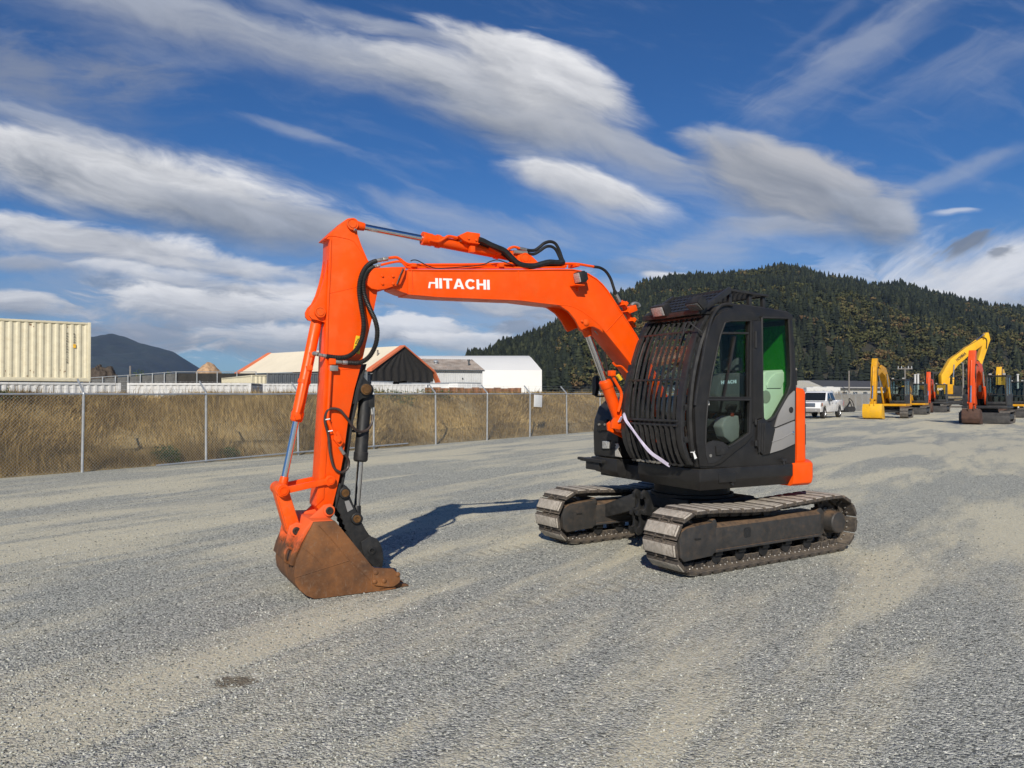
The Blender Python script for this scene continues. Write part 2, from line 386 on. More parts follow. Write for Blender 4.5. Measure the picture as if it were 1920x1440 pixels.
def text_loops(txt):
    """bold sans capitals as outlines: list of (outer, holes), cap height 1, with advance"""
    out, x = [], 0.0
    w = 0.235
    for ch in txt:
        L = []
        if ch == 'H': W = .86; L = [([(0, 0), (w, 0), (w, .4), (W - w, .4), (W - w, 0), (W, 0), (W, 1), (W - w, 1), (W - w, .6), (w, .6), (w, 1), (0, 1)], [])]
        elif ch == 'h': W = .86; L = [([(0, 0), (.16, 0), (.22, .44), (W - w, .44), (W - w, 0), (W, 0), (W, 1), (W - w, 1), (W - w, .6), (.1, .6)], [])]
        elif ch == 'I': W = w; L = [([(0, 0), (w, 0), (w, 1), (0, 1)], [])]
        elif ch == 'T': W = .8; L = [([(.4 - w / 2, 0), (.4 + w / 2, 0), (.4 + w / 2, .81), (W, .81), (W, 1), (0, 1), (0, .81), (.4 - w / 2, .81)], [])]
        elif ch == 'A': W = .95; L = [([(0, 0), (.25, 0), (.31, .2), (.64, .2), (.70, 0), (.95, 0), (.61, 1), (.34, 1)], [[(.36, .37), (.475, .76), (.59, .37)]])]
        elif ch == 'C':
            W = .92; a = [R(38 + i * (322 - 38) / 16) for i in range(17)]
            o = [(.48 + .48 * math.cos(t), .5 + .515 * math.sin(t)) for t in a]; i_ = [(.48 + .25 * math.cos(t), .5 + .30 * math.sin(t)) for t in reversed(a)]
            L = [(o + i_, [])]
        elif ch == 'O':
            W = .98; a = [2 * math.pi * i / 20 for i in range(20)]
            L = [([(.49 + .49 * math.cos(t), .5 + .515 * math.sin(t)) for t in a], [[(.49 + .26 * math.cos(t), .5 + .3 * math.sin(t)) for t in a]])]
        elif ch == 'N': W = .86; L = [([(0, 0), (w, 0), (w, .62), (W - w, 0), (W, 0), (W, 1), (W - w, 1), (W - w, .38), (w, 1), (0, 1)], [])]
        elif ch == 'M': W = 1.05; L = [([(0, 0), (.21, 0), (.21, .62), (.43, 0), (.62, 0), (.84, .62), (.84, 0), (W, 0), (W, 1), (.77, 1), (.525, .34), (.28, 1), (0, 1)], [])]
        else: W = .4
        for o, hs in L: out.append(([(p[0] + x, p[1]) for p in o], [[(p[0] + x, p[1]) for p in h] for h in hs]))
        x += W + 0.10
    return out, x - 0.10

# ================================================================== SETTING
def pt(px, y, D):
    """real point seen at photo pixel (px, y), D metres ahead"""
    return Vector(((px - 960) / FPX * D, D, CAM_H + (738 - y) / FPX * D))

# ------------------------------------------------------------------ ground
def ground_material():
    m, t, b = new_mat('gravel_ground')
    geo = t.nodes.new('ShaderNodeNewGeometry'); P = geo.outputs['Position']
    def mapped(rot, sc):
        mp = t.nodes.new('ShaderNodeMapping'); mp.vector_type = 'TEXTURE'      # turn first, then stretch
        mp.inputs['Rotation'].default_value = (0, 0, R(-rot)); mp.inputs['Scale'].default_value = tuple(1 / k for k in sc)
        t.links.new(P, mp.inputs[0]); return mp.outputs[0]
    band = mapped(-57, (0.13, 0.62, 1)); band2 = mapped(-40, (0.05, 0.30, 1)); band3 = mapped(-57, (0.4, 2.6, 1))
    nb = noisen(t, band, 1.0, 6, 0.58, 0.5); nb2 = noisen(t, band2, 1.0, 5, 0.6, 0.6); nb3 = noisen(t, band3, 1.0, 5, 0.6, 0.3)
    dust = maprange(t, mathn(t, 'ADD', mathn(t, 'MULTIPLY', nb.outputs[0], 0.50), mathn(t, 'ADD', mathn(t, 'MULTIPLY', nb2.outputs[0], 0.28), mathn(t, 'MULTIPLY', nb3.outputs[0], 0.22))), 0.447, 0.548)
    v1 = t.nodes.new('ShaderNodeTexVoronoi'); v1.inputs['Scale'].default_value = 55; v1.inputs['Randomness'].default_value = 1; t.links.new(P, v1.inputs[0])
    v2 = t.nodes.new('ShaderNodeTexVoronoi'); v2.inputs['Scale'].default_value = 130; t.links.new(P, v2.inputs[0])
    s1 = t.nodes.new('ShaderNodeSeparateColor'); t.links.new(v1.outputs['Color'], s1.inputs[0])
    s2 = t.nodes.new('ShaderNodeSeparateColor'); t.links.new(v2.outputs['Color'], s2.inputs[0])
    stone = ramp(t, s1.outputs[0], [(0.0, (.11, .115, .105)), (0.35, (.31, .317, .285)), (0.7, (.51, .517, .465)), (0.93, (.67, .67, .59)), (1.0, (.84, .83, .73))])
    fine = ramp(t, s2.outputs[0], [(0.0, (.18, .186, .168)), (0.5, (.40, .408, .368)), (1.0, (.64, .64, .57))])
    st = mixc(t, maprange(t, s1.outputs[1], 0.35, 0.6), stone, fine)
    dn = noisen(t, P, 30, 5, 0.7)
    dcol = mixc(t, dn.outputs[0], (.49, .447, .315), (.72, .655, .475))
    dcol = mixc(t, mathn(t, 'MULTIPLY', maprange(t, s2.outputs[1], .55, .8), .55), dcol, fine)
    # some stones still show in the dust
    keep = maprange(t, s1.outputs[2], 0.70, 0.9, 0.0, 1.0)
    fac = mathn(t, 'MULTIPLY', dust, mathn(t, 'SUBTRACT', 1.0, mathn(t, 'MULTIPLY', keep, 0.6)))
    c = mixc(t, mathn(t, 'MULTIPLY', fac, 0.88), st, dcol)
    # slow tone drift
    big = noisen(t, mapped(-20, (0.03, 0.08, 1)), 1.0, 4, 0.5)
    c = mixc(t, 1.0, c, ramp(t, big.outputs[0], [(0.3, (.86, .87, .9)), (0.7, (1.1, 1.08, 1.02))]), 'MULTIPLY')
    # damp oil stain on the near gravel
    rel = vecn(t, 'MULTIPLY', vecn(t, 'SUBTRACT', P, (STAIN[0], STAIN[1], 0)), (1 / .145, 1 / .105, 0))
    nn = noisen(t, P, 14, 4, 0.7)
    ln = t.nodes.new('ShaderNodeVectorMath'); ln.operation = 'LENGTH'; t.links.new(rel, ln.inputs[0])
    stain = maprange(t, mathn(t, 'ADD', ln.outputs['Value'], mathn(t, 'MULTIPLY', mathn(t, 'SUBTRACT', nn.outputs[0], .5), 1.3)), 1.05, 0.7)
    c = mixc(t, mathn(t, 'MULTIPLY', stain, 0.78), c, (.115, .088, .055))
    # pressed bar marks where the excavator's own tracks walked in
    tm = t.nodes.new('ShaderNodeMapping'); tm.vector_type = 'TEXTURE'; tm.inputs['Location'].default_value = (2.082, 8.979, 0); tm.inputs['Rotation'].default_value = (0, 0, R(212.5)); t.links.new(P, tm.inputs[0])
    ts_ = t.nodes.new('ShaderNodeSeparateXYZ'); t.links.new(tm.outputs[0], ts_.inputs[0])
    lat = mathn(t, 'ABSOLUTE', mathn(t, 'SUBTRACT', mathn(t, 'ABSOLUTE', ts_.outputs[1]), 0.935))
    band_m = mathn(t, 'MULTIPLY', maprange(t, lat, .26, .18), mathn(t, 'MULTIPLY', maprange(t, ts_.outputs[0], 1.2, 1.6), maprange(t, ts_.outputs[0], 4.4, 2.2)))
    tn = noisen(t, P, 5, 4, 0.7)
    band_m = mathn(t, 'MULTIPLY', band_m, maprange(t, tn.outputs[0], .42, .60))
    bars = mathn(t, 'MULTIPLY', maprange(t, mathn(t, 'SINE', mathn(t, 'MULTIPLY', ts_.outputs[0], 37.0)), .1, .8), band_m)
    c = mixc(t, mathn(t, 'MULTIPLY', band_m, .35), c, dcol)
    c = mixc(t, mathn(t, 'MULTIPLY', bars, .30), c, (.25, .225, .16))
    t.links.new(c, b.inputs['Base Color']); b.inputs['Roughness'].default_value = 0.95; b.inputs['Specular IOR Level'].default_value = 0.2
    h = mathn(t, 'ADD', mathn(t, 'MULTIPLY', v1.outputs['Distance'], -1.0), mathn(t, 'MULTIPLY', v2.outputs['Distance'], -0.5))
    h = mathn(t, 'MULTIPLY', h, mathn(t, 'SUBTRACT', 1.0, mathn(t, 'MULTIPLY', dust, 0.72)))
    h = mathn(t, 'SUBTRACT', h, mathn(t, 'MULTIPLY', bars, 0.8))
    bn = t.nodes.new('ShaderNodeBump'); bn.inputs['Strength'].default_value = 0.9; bn.inputs['Distance'].default_value = 0.018
    t.links.new(h, bn.inputs['Height']); t.links.new(bn.outputs[0], b.inputs['Normal'])
    return m
_q = pt(442, 1275, 2549.0 / (1275 - 738)); STAIN = (_q.x, _q.y)
GROUND = ground_material()
g = 4600
o = MB().add([(-g, -g, 0), (g, -g, 0), (g, g, 0), (-g, g, 0)], [(0, 1, 2, 3)]).build('ground', GROUND, smooth=False, kind='structure')
o['label'] = 'grey gravel yard with dusty beige wheel bands'

# loose stones lying on the yard near the camera
def stones():
    ico = np.array([(1, 0, 0), (-.35, .9, .1), (-.5, -.85, -.05), (.1, .1, .75), (.05, -.1, -.7), (.55, .6, .25), (.5, -.65, .2)], float)
    fi = np.array([(0, 5, 3), (5, 1, 3), (1, 2, 3), (2, 6, 3), (6, 0, 3), (5, 0, 4), (1, 5, 4), (2, 1, 4), (6, 2, 4), (0, 6, 4)])
    N = 80000
    y = 3.2 + (RNG.random(N) ** 1.6) * 15; x = (RNG.random(N) * 2 - 1) * (y * 0.70 + .3)
    a = R(-57); bx = x * math.cos(a) - y * math.sin(a); by = x * math.sin(a) + y * math.cos(a)
    p = fbm(bx * .13, by * .62, 4, 3) * .7 + fbm(x * 1.1, y * 1.1, 3, 9) * .3
    keep = RNG.random(N) < np.clip((p - .36) * 5, .10, 1); x, y = x[keep], y[keep]; N = len(x)
    r = .0035 + .0080 * RNG.random(N) ** 2.6
    big = RNG.random(N) < .004; r[big] *= 1.5
    V = ico[None] * (1 + .35 * (RNG.random((N, 7, 1)) - .5)) * r[:, None, None] * (.75 + .6 * RNG.random((N, 1, 3)))
    th = RNG.random(N) * 6.28; c, s = np.cos(th)[:, None], np.sin(th)[:, None]
    X = V[..., 0] * c - V[..., 1] * s + x[:, None]; Y = V[..., 0] * s + V[..., 1] * c + y[:, None]; Z = V[..., 2] * .8 + (r * .30)[:, None]
    F = (fi[None] + (np.arange(N) * 7)[:, None, None]).reshape(-1, 3)
    tone = np.repeat(RNG.random(N), 7)
    m = attr_mat('stone', .9, [(0, (.10, .105, .098)), (.45, (.33, .338, .31)), (.85, (.52, .525, .47)), (1, (.62, .61, .55))])
    o = bpy.data.objects.new('loose_gravel', raw_mesh('loose_gravel', np.stack([X, Y, Z], -1).reshape(-1, 3), F, m, tone))
    link(o, kind='stuff', label='loose grey stones strewn over the yard', cat='gravel')
stones()

# ------------------------------------------------------------------ grass bank behind the fence
F0 = Vector((-9.6, 17.3, 0)); FD = Vector((.587, .81, 0)).normalized(); FN = Vector((-FD.y, FD.x, 0))
def bank_z(t, s):
    e = np.clip((s - .12) / 3.1, 0, 1); e = e * e * (3 - 2 * e) * .55 + e * .45
    back = np.clip((s - 6.5) / 3.5, 0, 1)
    return (1.62 + .12 * (fbm(t * .18, s * .3, 3, 5) - .5)) * e * (1 - back) + .16 * (fbm(t * .8, s * .9, 3, 6) - .5) * np.clip(s * 1.2, 0, 1) * (1 - back) - .012 + .0 * t
def bank():
    ts = np.concatenate([np.arange(-22, 60, .5), np.arange(60, 190, 2)]); ss = np.concatenate([[-.02], np.linspace(.08, 4, 20), np.linspace(4.4, 10.2, 8)])
    T, S = np.meshgrid(ts, ss, indexing='ij'); Z = bank_z(T, S)
    V = np.stack([F0.x + T * FD.x + S * FN.x, F0.y + T * FD.y + S * FN.y, Z], -1).reshape(-1, 3)
    n = len(ss); i = (np.arange(len(ts) - 1)[:, None] * n + np.arange(n - 1)[None]).ravel()
    F = np.stack([i, i + n, i + n + 1, i + 1], -1)
    m = paint('dry_soil', (.30, .225, .105), .95, .35, .5, (.20, .155, .075), 1.5, bump=.5)
    o = bpy.data.objects.new('grass_bank', raw_mesh('grass_bank', V, F, m, smooth=True))
    link(o, kind='structure', label='long earth bank of dry grass behind the chain link fence')
bank()
def blades(name, t, s, L, w, lean, lean_dir, tone, mat, z0=None, label='', cat='grass'):
    N = len(t); x = F0.x + t * FD.x + s * FN.x; y = F0.y + t * FD.y + s * FN.y; z = (bank_z(t, s) if z0 is None else z0) - .03
    lx, ly = np.cos(lean_dir) * lean, np.sin(lean_dir) * lean
    th = RNG.random(N) * 3.14; wx, wy = np.cos(th) * w * .5, np.sin(th) * w * .5
    b = np.stack([x, y, z], -1); m_ = b + np.stack([lx * L * .35, ly * L * .35, L * .62], -1); tip = b + np.stack([lx * L, ly * L, L * (1 - .35 * np.abs(lean))], -1)
    W = np.stack([wx, wy, 0 * wx], -1)
    V = np.stack([b - W, b + W, m_ - W * .7, m_ + W * .7, tip], 1).reshape(-1, 3)
    f = np.array([(0, 1, 3), (0, 3, 2), (2, 3, 4)]); F = (f[None] + (np.arange(N) * 5)[:, None, None]).reshape(-1, 3)
    o = bpy.data.objects.new(name, raw_mesh(name, V, F, mat, np.repeat(tone, 5)))
    return link(o, kind='stuff', label=label, cat=cat)
STRAW = attr_mat('straw', .85, [(0, (.078, .052, .019)), (.4, (.285, .192, .068)), (.75, (.53, .38, .155)), (1, (.75, .59, .29))])
def grass():
    N = 240000
    u = RNG.random(N); t = -9 * (1 - u) + 0; D = 13 * (92 / 13.) ** RNG.random(N)           # denser near the camera
    t = D - 21.5; t = np.where(t > 70, 70 * RNG.random(N), t)
    s = .16 + 3.9 * RNG.random(N) ** .9
    pn = fbm(t * .55, s * .8, 3, 21); keep = RNG.random(N) < np.clip(.35 + 1.9 * (pn - .25), .2, 1); t, s, pn = t[keep], s[keep], pn[keep]; N = len(t)
    L = (.10 + .26 * RNG.random(N)) * (.55 + 1.0 * pn) * np.where(s > 3.2, .8, 1.0)
    w = (.006 + .007 * RNG.random(N)) * np.clip((t + 22) / 22, 1, 3.2)
    ld = fbm(t * .35, s * .5, 2, 31) * 9 + RNG.normal(0, .8, N); lean = .25 + .75 * RNG.random(N)
    tone = np.clip(.22 + .55 * (fbm(t * .9, s * 1.1, 3, 41)) + .33 * (RNG.random(N) - .5) - .16 * (s < .6), 0, 1)
    blades('dry_grass', t, s, L, w, lean, ld, tone, STRAW, label='tall dry straw grass covering the bank behind the fence')
    N = 5200; t = -8 + 95 * RNG.random(N) ** 1.5; s = 2.7 + 2.2 * RNG.random(N)
    k = fbm(t * .5, t * 0 + 3, 3, 51); keep = RNG.random(N) < np.clip((k - .3) * 3, .1, 1); t, s = t[keep], s[keep]; N = len(t)
    blades('tall_weeds', t, s, .25 + .33 * RNG.random(N) ** 1.6, .010 + .008 * RNG.random(N) + t.clip(0) * .0003, .05 + .3 * RNG.random(N), RNG.random(N) * 6.28, .25 + .5 * RNG.random(N), attr_mat('weed', .9, [(0, (.05, .04, .02)), (.5, (.16, .11, .05)), (1, (.36, .27, .13))]), label='brown seed stalks standing along the bank top', cat='weeds')
grass()
LEAF = attr_mat('bramble_leaf', .6, [(0, (.02, .035, .010)), (.5, (.05, .085, .022)), (.85, (.10, .13, .04)), (1, (.22, .15, .05))])
def leafy(name, c, rad, n, ls, label, cat='bush', mat=None, seed=1, group=None):
    rg = np.random.default_rng(seed)
    d = rg.normal(size=(n, 3)); d /= np.linalg.norm(d, axis=1)[:, None]; r = rg.random(n) ** .45
    ctr = np.array(c) + d * r[:, None] * np.array(rad) * (.65 + .7 * fbm(d[:, 0] * 2 + seed, d[:, 1] * 2 + d[:, 2], 3, seed))[:, None]
    ctr[:, 2] = np.maximum(ctr[:, 2], c[2] - rad[2] * .8)
    a = rg.normal(size=(n, 3)); a /= np.linalg.norm(a, axis=1)[:, None]; bb = np.cross(a, rg.normal(size=(n, 3))); bb /= np.linalg.norm(bb, axis=1)[:, None]
    l = ls * (.6 + .8 * rg.random(n))[:, None]
    V = np.stack([ctr - a * l, ctr + bb * l * .45, ctr + a * l, ctr - bb * l * .45], 1).reshape(-1, 3)
    F = np.arange(n * 4).reshape(-1, 4)
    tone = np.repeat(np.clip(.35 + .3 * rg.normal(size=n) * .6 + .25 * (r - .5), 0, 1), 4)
    o = bpy.data.objects.new(name, None); o.location = (c[0], c[1], c[2] - rad[2]); link(o, None, label, cat, group)
    V = V - np.array([c[0], c[1], c[2] - rad[2]])
    f = bpy.data.objects.new('foliage', raw_mesh('foliage', V, F, mat or LEAF, tone)); link(f, o)
    mb = MB()
    for k in range(6):
        an = k * 1.05 + seed; q = (math.cos(an) * rad[0] * .6, math.sin(an) * rad[1] * .6, rad[2] * 1.2)
        mb.tube([(0, 0, -.05), (q[0] * .3, q[1] * .3, q[2] * .5), q], .008 if rad[2] < 1 else .03, 5)
    mb.build('stem', BARK, o)
    return o
BARK = paint('bark', (.07, .05, .035), .9, .3)
def fpt(t, s, z): 
    p = F0 + FD * t + FN * s; return (p.x, p.y, z)
leafy('bramble_bush', fpt(2.15, .35, .22), (.42, .30, .27), 900, .028, 'low green bramble at the fence foot left of the loose bottom rail', seed=4)
leafy('bramble_bush', fpt(3.9, .35, .17), (.30, .25, .2), 420, .026, 'small green bramble at the fence foot just right of the second post', seed=5)
leafy('bramble_bush', fpt(12.4, 2.9, 1.62), (1.3, .5, .38), 1100, .035, 'green bramble tangle on the bank top right of the excavator arm', seed=6)
leafy('bramble_bush', fpt(15.2, 3.2, 1.66), (1.0, .5, .34), 800, .035, 'green bramble on the bank top before the rusty piling', seed=7)
leafy('bramble_bush', fpt(-.4, 3.1, 1.66), (.35, .3, .22), 260, .03, 'small green weed clump on the bank top under the cream container', seed=8)

# ------------------------------------------------------------------ chain link fence
GALV = paint('galvanised_steel', (.50, .52, .53), .42, .12, .35, (.30, .30, .29), 9, metallic=.55)
WIRE = paint('wire', (.42, .43, .43), .5, .1, metallic=.4)
def fence():
    root = thing('chain_link_fence', F0, 0, 'long galvanised chain link fence with barbed wire arms before the grass bank', 'fence')
    D = lambda t, s, z: FD * t + FN * s + Vector((0, 0, z))
    mb = MB(); H = 1.752
    mb.lathe((0, 0, -.05), (0, 0, 1), [(0, .031), (H + .03, .031), (H + .05, .036), (H + .075, .028), (H + .085, .005)], 12)
    a0 = Vector((0, 0, H + .03)); a1 = a0 + FN * .30 + Vector((0, 0, .30))
    mb.bar(a0, a1, .022, .045)
    me = mb.mesh('post', GALV)
    ts = [-8.8, -5.9, -2.95, 0.0, 3.05, 5.95, 8.9, 11.85, 14.75, 17.6, 20.45] + [20.45 + 2.93 * k for k in range(1, 36)]
    rg = random.Random(3)
    for t in ts:
        o = bpy.data.objects.new('post', me); link(o, root); o.location = D(t, 0, 0); o.rotation_euler = (rg.uniform(-.008, .008), rg.uniform(-.012, .012), 0)
    mb = MB()
    for a, b in zip(ts, ts[1:]):
        mb.tube([D(a, -.005, H), D((a + b) / 2, -.005, H - rg.uniform(0, .012)), D(b, -.005, H)], .0215, 8)
    mb.build('top_rail', GALV, root)
    MB().tube([D(1.7, -.05, .03), D(3.0, -.04, .05), D(5.9, -.05, .09), D(8.9, -.06, .10), D(10.4, -.06, .11)], .021, 8).build('bottom_rail', GALV, root)
    for k in (1, 2, 3):
        f = k / 3 - .04; mb = MB()
        pts = []
        for a, b in zip(ts, ts[1:]):
            pts += [D(a, .3 * f, H + .03 + .3 * f), D((a + b) / 2, .3 * f, H + .02 + .3 * f - rg.uniform(0, .02))]
        mb.tube(pts, .0028, 4)
        for p, q in zip(pts[:14], pts[1:15]):
            for j in range(10):
                c = p.lerp(q, (j + .5) / 10); mb.bar(c - Vector((0, 0, .014)), c + Vector((0, .004, .014)), .003, .003, (1, 0, 0))
        mb.build('barbed_wire', WIRE, root)
    # the mesh itself: two families of crossing wires, every strand a thin bar
    V, F = [], []; n = 0; h0, h1 = .03, H - .01; r = .0025
    t_all = np.arange(-9.5, 118, .074)
    for fam in (0, 1):
        a = t_all if fam == 0 else t_all + (h1 - h0); b = t_all + (h1 - h0) if fam == 0 else t_all
        rr = r * np.clip(1 + (t_all - 20) * .012, 1, 2.2)
        off = .004 if fam else -.004
        dn = np.array([FN.x, FN.y, 0]); dd = np.array([FD.x, FD.y, 0])
        P0 = dd * a[:, None] + dn * off + np.array([0, 0, h0]); P1 = dd * b[:, None] + dn * off + np.array([0, 0, h1])
        sg = 1 if fam == 0 else -1
        e1 = (dd * .7071 * sg + np.array([0, 0, -.7071]))[None] * rr[:, None]; e2 = dn[None] * rr[:, None]
        Vt = np.stack([P0 + e1, P0 - e1 * .5 + e2 * .87, P0 - e1 * .5 - e2 * .87, P1 + e1, P1 - e1 * .5 + e2 * .87, P1 - e1 * .5 - e2 * .87], 1).reshape(-1, 3)
        ft = np.array([(0, 1, 4, 3), (1, 2, 5, 4), (2, 0, 3, 5)])
        V.append(Vt); F.append((ft[None] + (np.arange(len(t_all)) * 6)[:, None, None]).reshape(-1, 4) + n); n += len(Vt)
    o = bpy.data.objects.new('chain_link_mesh', raw_mesh('chain_link_mesh', np.concatenate(V), np.concatenate(F), WIRE)); link(o, root, kind='stuff')
    # small white notice tied to the mesh
    s0 = (17.75, -.035)
    mb = MB(); p = D(18.05, -.05, 0)
    mb.bar(D(17.83, -.05, 1.47), D(18.42, -.05, 1.44), .012, .50)
    s = mb.build('notice_board', paint('white_board', (.74, .74, .72), .5, .04, .2, (.5, .5, .48), 8), None, .004, label='blank white notice board tied to the chain link fence', cat='sign', loc=F0)
fence()

# ------------------------------------------------------------------ shipping containers
CREAM = paint('cream_paint', (.66, .605, .44), .5, .06, .38, (.42, .34, .20), 2.2)
WHITE_C = paint('white_container_paint', (.54, .54, .53), .5, .06, .5, (.40, .38, .34), 1.4)
NAVY = paint('dark_slate_paint', (.055, .065, .075), .5, .15, .3, (.12, .12, .11), 1.2)
DARKM = paint('dark_print', (.02, .02, .02), .6)
def container(loc, yaw, L, H, mat, label, group=None, W=2.44, marks=False):
    """origin at the right-hand near corner; the long side runs along local -x, the body goes back along +y"""
    root = thing('shipping_container', loc, yaw, label, 'container', group)
    po, ra = .11, .12
    for x in (0, -L + po):
        for y in (0, W - po): MB().bb((x - po, y, 0), (x, y + po, H)).build('corner_post', mat, root, .008)
    mb = MB()
    for y in (.0, W - .08):
        mb.bb((-L, y + .012, .0), (-po, y + .075, .16)); mb.bb((-L, y + .012, H - .10), (-po, y + .075, H - .01))
    mb.build('side_rail', mat, root, .006)
    def ribbed(x0, x1, y, dy):
        p, d = .278, .036; pts = []; x = x0
        while x < x1 - p * .5:
            pts += [(x, 0), (x + .072, 0), (x + .072 + .068, d), (x + .072 + .138, d)]; x += p
        pts.append((x1, 0))
        return pts
    pr = ribbed(po, L - po, 0, 1)
    for y, sg in ((.03, 1), (W - .03, -1)):
        MB().loft([[(-x, y + sg * d, z) for x, d in pr] for z in (.15, H - .09)], caps=False, closed=False).build('side_wall', mat, root, smooth=False)
    pe = ribbed(po, W - po, 0, 1)
    MB().loft([[(-.03 - d, y, z) for y, d in pe] for z in (.12, H - .09)], caps=False, closed=False).build('end_wall', mat, root, smooth=False)
    MB().loft([[(-L + .03 + d, y, z) for y, d in pe] for z in (.12, H - .09)], caps=False, closed=False).build('end_wall', mat, root, smooth=False)
    mb = MB(); x = -L + .1
    mb.bb((-L + .02, .04, H - .05), (-.02, W - .04, H - .02))
    while x < -.2: mb.bb((x, .09, H - .02), (x + .1, W - .09, H)); x += .21
    mb.build('roof', mat, root)
    MB().bb((-L + .02, .05, .05), (-.02, W - .05, .12)).build('floor_pan', mat, root)
    if marks:
        rg = random.Random(9); rm = paint('rust_spot', (.20, .10, .045), .9, .4)
        for k in range(26):
            x = -rg.uniform(.2, 3.6); z = rg.choice((rg.uniform(.2, .5), rg.uniform(.2, .9), rg.uniform(H - .3, H - .12))); w = rg.uniform(.012, .035); h_ = rg.uniform(.02, .10)
            f = ((-x - po) % .278); dd = .0 if f < .072 else .036 if .14 < f < .21 else None
            if dd is None: continue
            MB().prism([(x - w, z), (x - w * .3, z - h_), (x + w * .4, z - h_ * .7), (x + w, z + .01), (x + w * .2, z + w)], .03 + dd - .004, .03 + dd + .002).build('rust_spot', rm, root, smooth=False)
        mb = MB(); rg = random.Random(5)
        for x, n, z in ((-.93, 12, H - .48), (-.66, 4, H - .50)):
            for k in range(n):
                zz = z - k * .112
                for j in range(3): mb.bb((x + rg.choice((0, .025)), -.003 + .03, zz - j * .026), (x + .03 + rg.choice((.02, .045)), .034 - .006, zz - j * .026 - .014))
        mb.build('stencil_marking', DARKM, root, smooth=False)
        MB().bb((-.67, .022, H - 1.12), (-.56, .03, H - .96)).build('yellow_plate', paint('yellow_plate', (.75, .42, .03), .5), root, smooth=False)
    return root
container((-18.25, 33.5, 2.28), math.atan2(.61, .793), 12.19, 2.56, CREAM, 'big cream ribbed shipping container set on top of the white ones at far left', marks=True)
container((-17.30, 34.23, 0), math.atan2(.61, .793), 4.6, 2.235, WHITE_C, 'white ribbed container under the cream container at far left', 'low row of white containers')
container((-11.75, 34.85, 0), R(6), 5.35, 2.235, WHITE_C, 'white ribbed container right of the cream container behind the bank', 'low row of white containers')
container((-12.2, 50.0, 0), R(5), 5.2, 2.40, WHITE_C, 'white ribbed container below the dark slate one behind the excavator arm', 'low row of white containers')
container((-5.7, 52.0, 0), R(4), 3.9, 2.40, WHITE_C, 'white ribbed container right of the excavator arm behind brambles', 'low row of white containers')
container((-18.9, 56.0, 0), R(-60), 12.19, 3.11, CREAM, 'pale cream container receding below the wood chip heap')
container((-10.2, 54.6, 0), R(4), 7.0, 3.22, NAVY, 'dark slate ribbed container below the cream tent roof')

# rusty ribbed piling row on the bank top
RUSTW = paint('rusty_steel', (.22, .10, .05), .9, .35, .5, (.36, .22, .13), 2.5, bump=.3)
def piling():
    a = pt(797, 737, 47); b = pt(978, 737, 52); d = (b - a); L = math.hypot(d.x, d.y)
    root = thing('sheet_piling', (a.x, a.y, 0), math.atan2(d.y, d.x), 'rusty ribbed steel piling row behind the bank left of the white tent', 'piling')
    n = 13
    for k in range(n):
        x = k * L / n; w = L / n - .02
        MB().loft([[(x, 0, z), (x + w * .2, 0, z), (x + w * .32, .12, z), (x + w * .68, .12, z), (x + w * .8, 0, z), (x + w, 0, z), (x + w, .02, z), (x + w * .8, .03, z), (x + w * .68, .15, z), (x + w * .32, .15, z), (x + w * .2, .03, z), (x, .02, z)] for z in (0, 2.13 + .03 * math.sin(k * 2.3))]).build('sheet_pile', RUSTW, root, smooth=False)
piling()
# screened fence on the left
def screen_fence():
    A = pt(168, 718, 62); B = pt(330, 718, 66); C = pt(480, 718, 70)
    root = thing('screened_fence', (A.x, A.y, 0), 0, 'distant fence with grey windscreen cloth below the blue mountain', 'fence')
    pts = [(A, 3.05), (B, 3.65), (C, 3.75)]
    rel = lambda p: Vector((p.x - A.x, p.y - A.y, 0))
    for (p, h0), (q, h1) in zip(pts, pts[1:]):
        n = 7 if p is A else 4
        for k in range(n + (1 if q is C else 0)):
            f = k / n; c = rel(p).lerp(rel(q), f); h = h0 + (h1 - h0) * f
            MB().cyl(c, c + Vector((0, 0, h)), .05, n=8).build('post', GALV, root)
        a, b = rel(p), rel(q)
        MB().tube([a + Vector((0, 0, h0 - .03)), b + Vector((0, 0, h1 - .03))], .035, 6).build('top_rail', GALV, root)
        mb = MB(); m = 24
        rr = [[a.lerp(b, k / m) + Vector((0, .07 + .05 * math.sin(k * 1.9) * math.sin(z * 2), z * ((h0 + (h1 - h0) * k / m) - .15))) for k in range(m + 1)] for z in (0, .35, .7, 1)]
        mb.loft(rr, caps=False, closed=False).build('windscreen', SCREEN if p is A else SCREEN2, root)
SCREEN = paint('grey_screen_cloth', (.13, .13, .125), .9, .15); SCREEN2 = paint('black_screen_cloth', (.035, .033, .03), .9, .2)
screen_fence()

# piles
def pile(name, c, rx, ry, h, mat, label, seed, ns=.6, rough=.28):
    a = np.linspace(-1.15, 1.15, 70); X, Y = np.meshgrid(a, a, indexing='ij'); rr = np.sqrt(X ** 2 + Y ** 2)
    Z = np.clip(1 - rr ** 1.6, -.25, 1) * (.86 + .26 * fbm(X * 2 + seed, Y * 2, 3, seed)) + rough * (fbm(X * 9, Y * 9, 4, seed + 3) - .5) * (rr < 1.05)
    V = np.stack([X * rx, Y * ry, np.maximum(Z * h, -.2)], -1).reshape(-1, 3); n = len(a)
    i = (np.arange(n - 1)[:, None] * n + np.arange(n - 1)[None]).ravel(); F = np.stack([i, i + n, i + n + 1, i + 1], -1)
    o = bpy.data.objects.new(name, raw_mesh(name, V, F, mat)); o.location = c; link(o, None, label, 'pile'); return o
q = pt(392, 690, 96); pile('wood_chip_pile', (q.x, q.y, 0), 3.7, 3.2, 5.6, paint('wood_chips', (.40, .26, .15), .95, .3, .5, (.25, .15, .08), 3, bump=.6), 'tan wood chip heap rising behind the dark screened fence', 3, rough=.10)
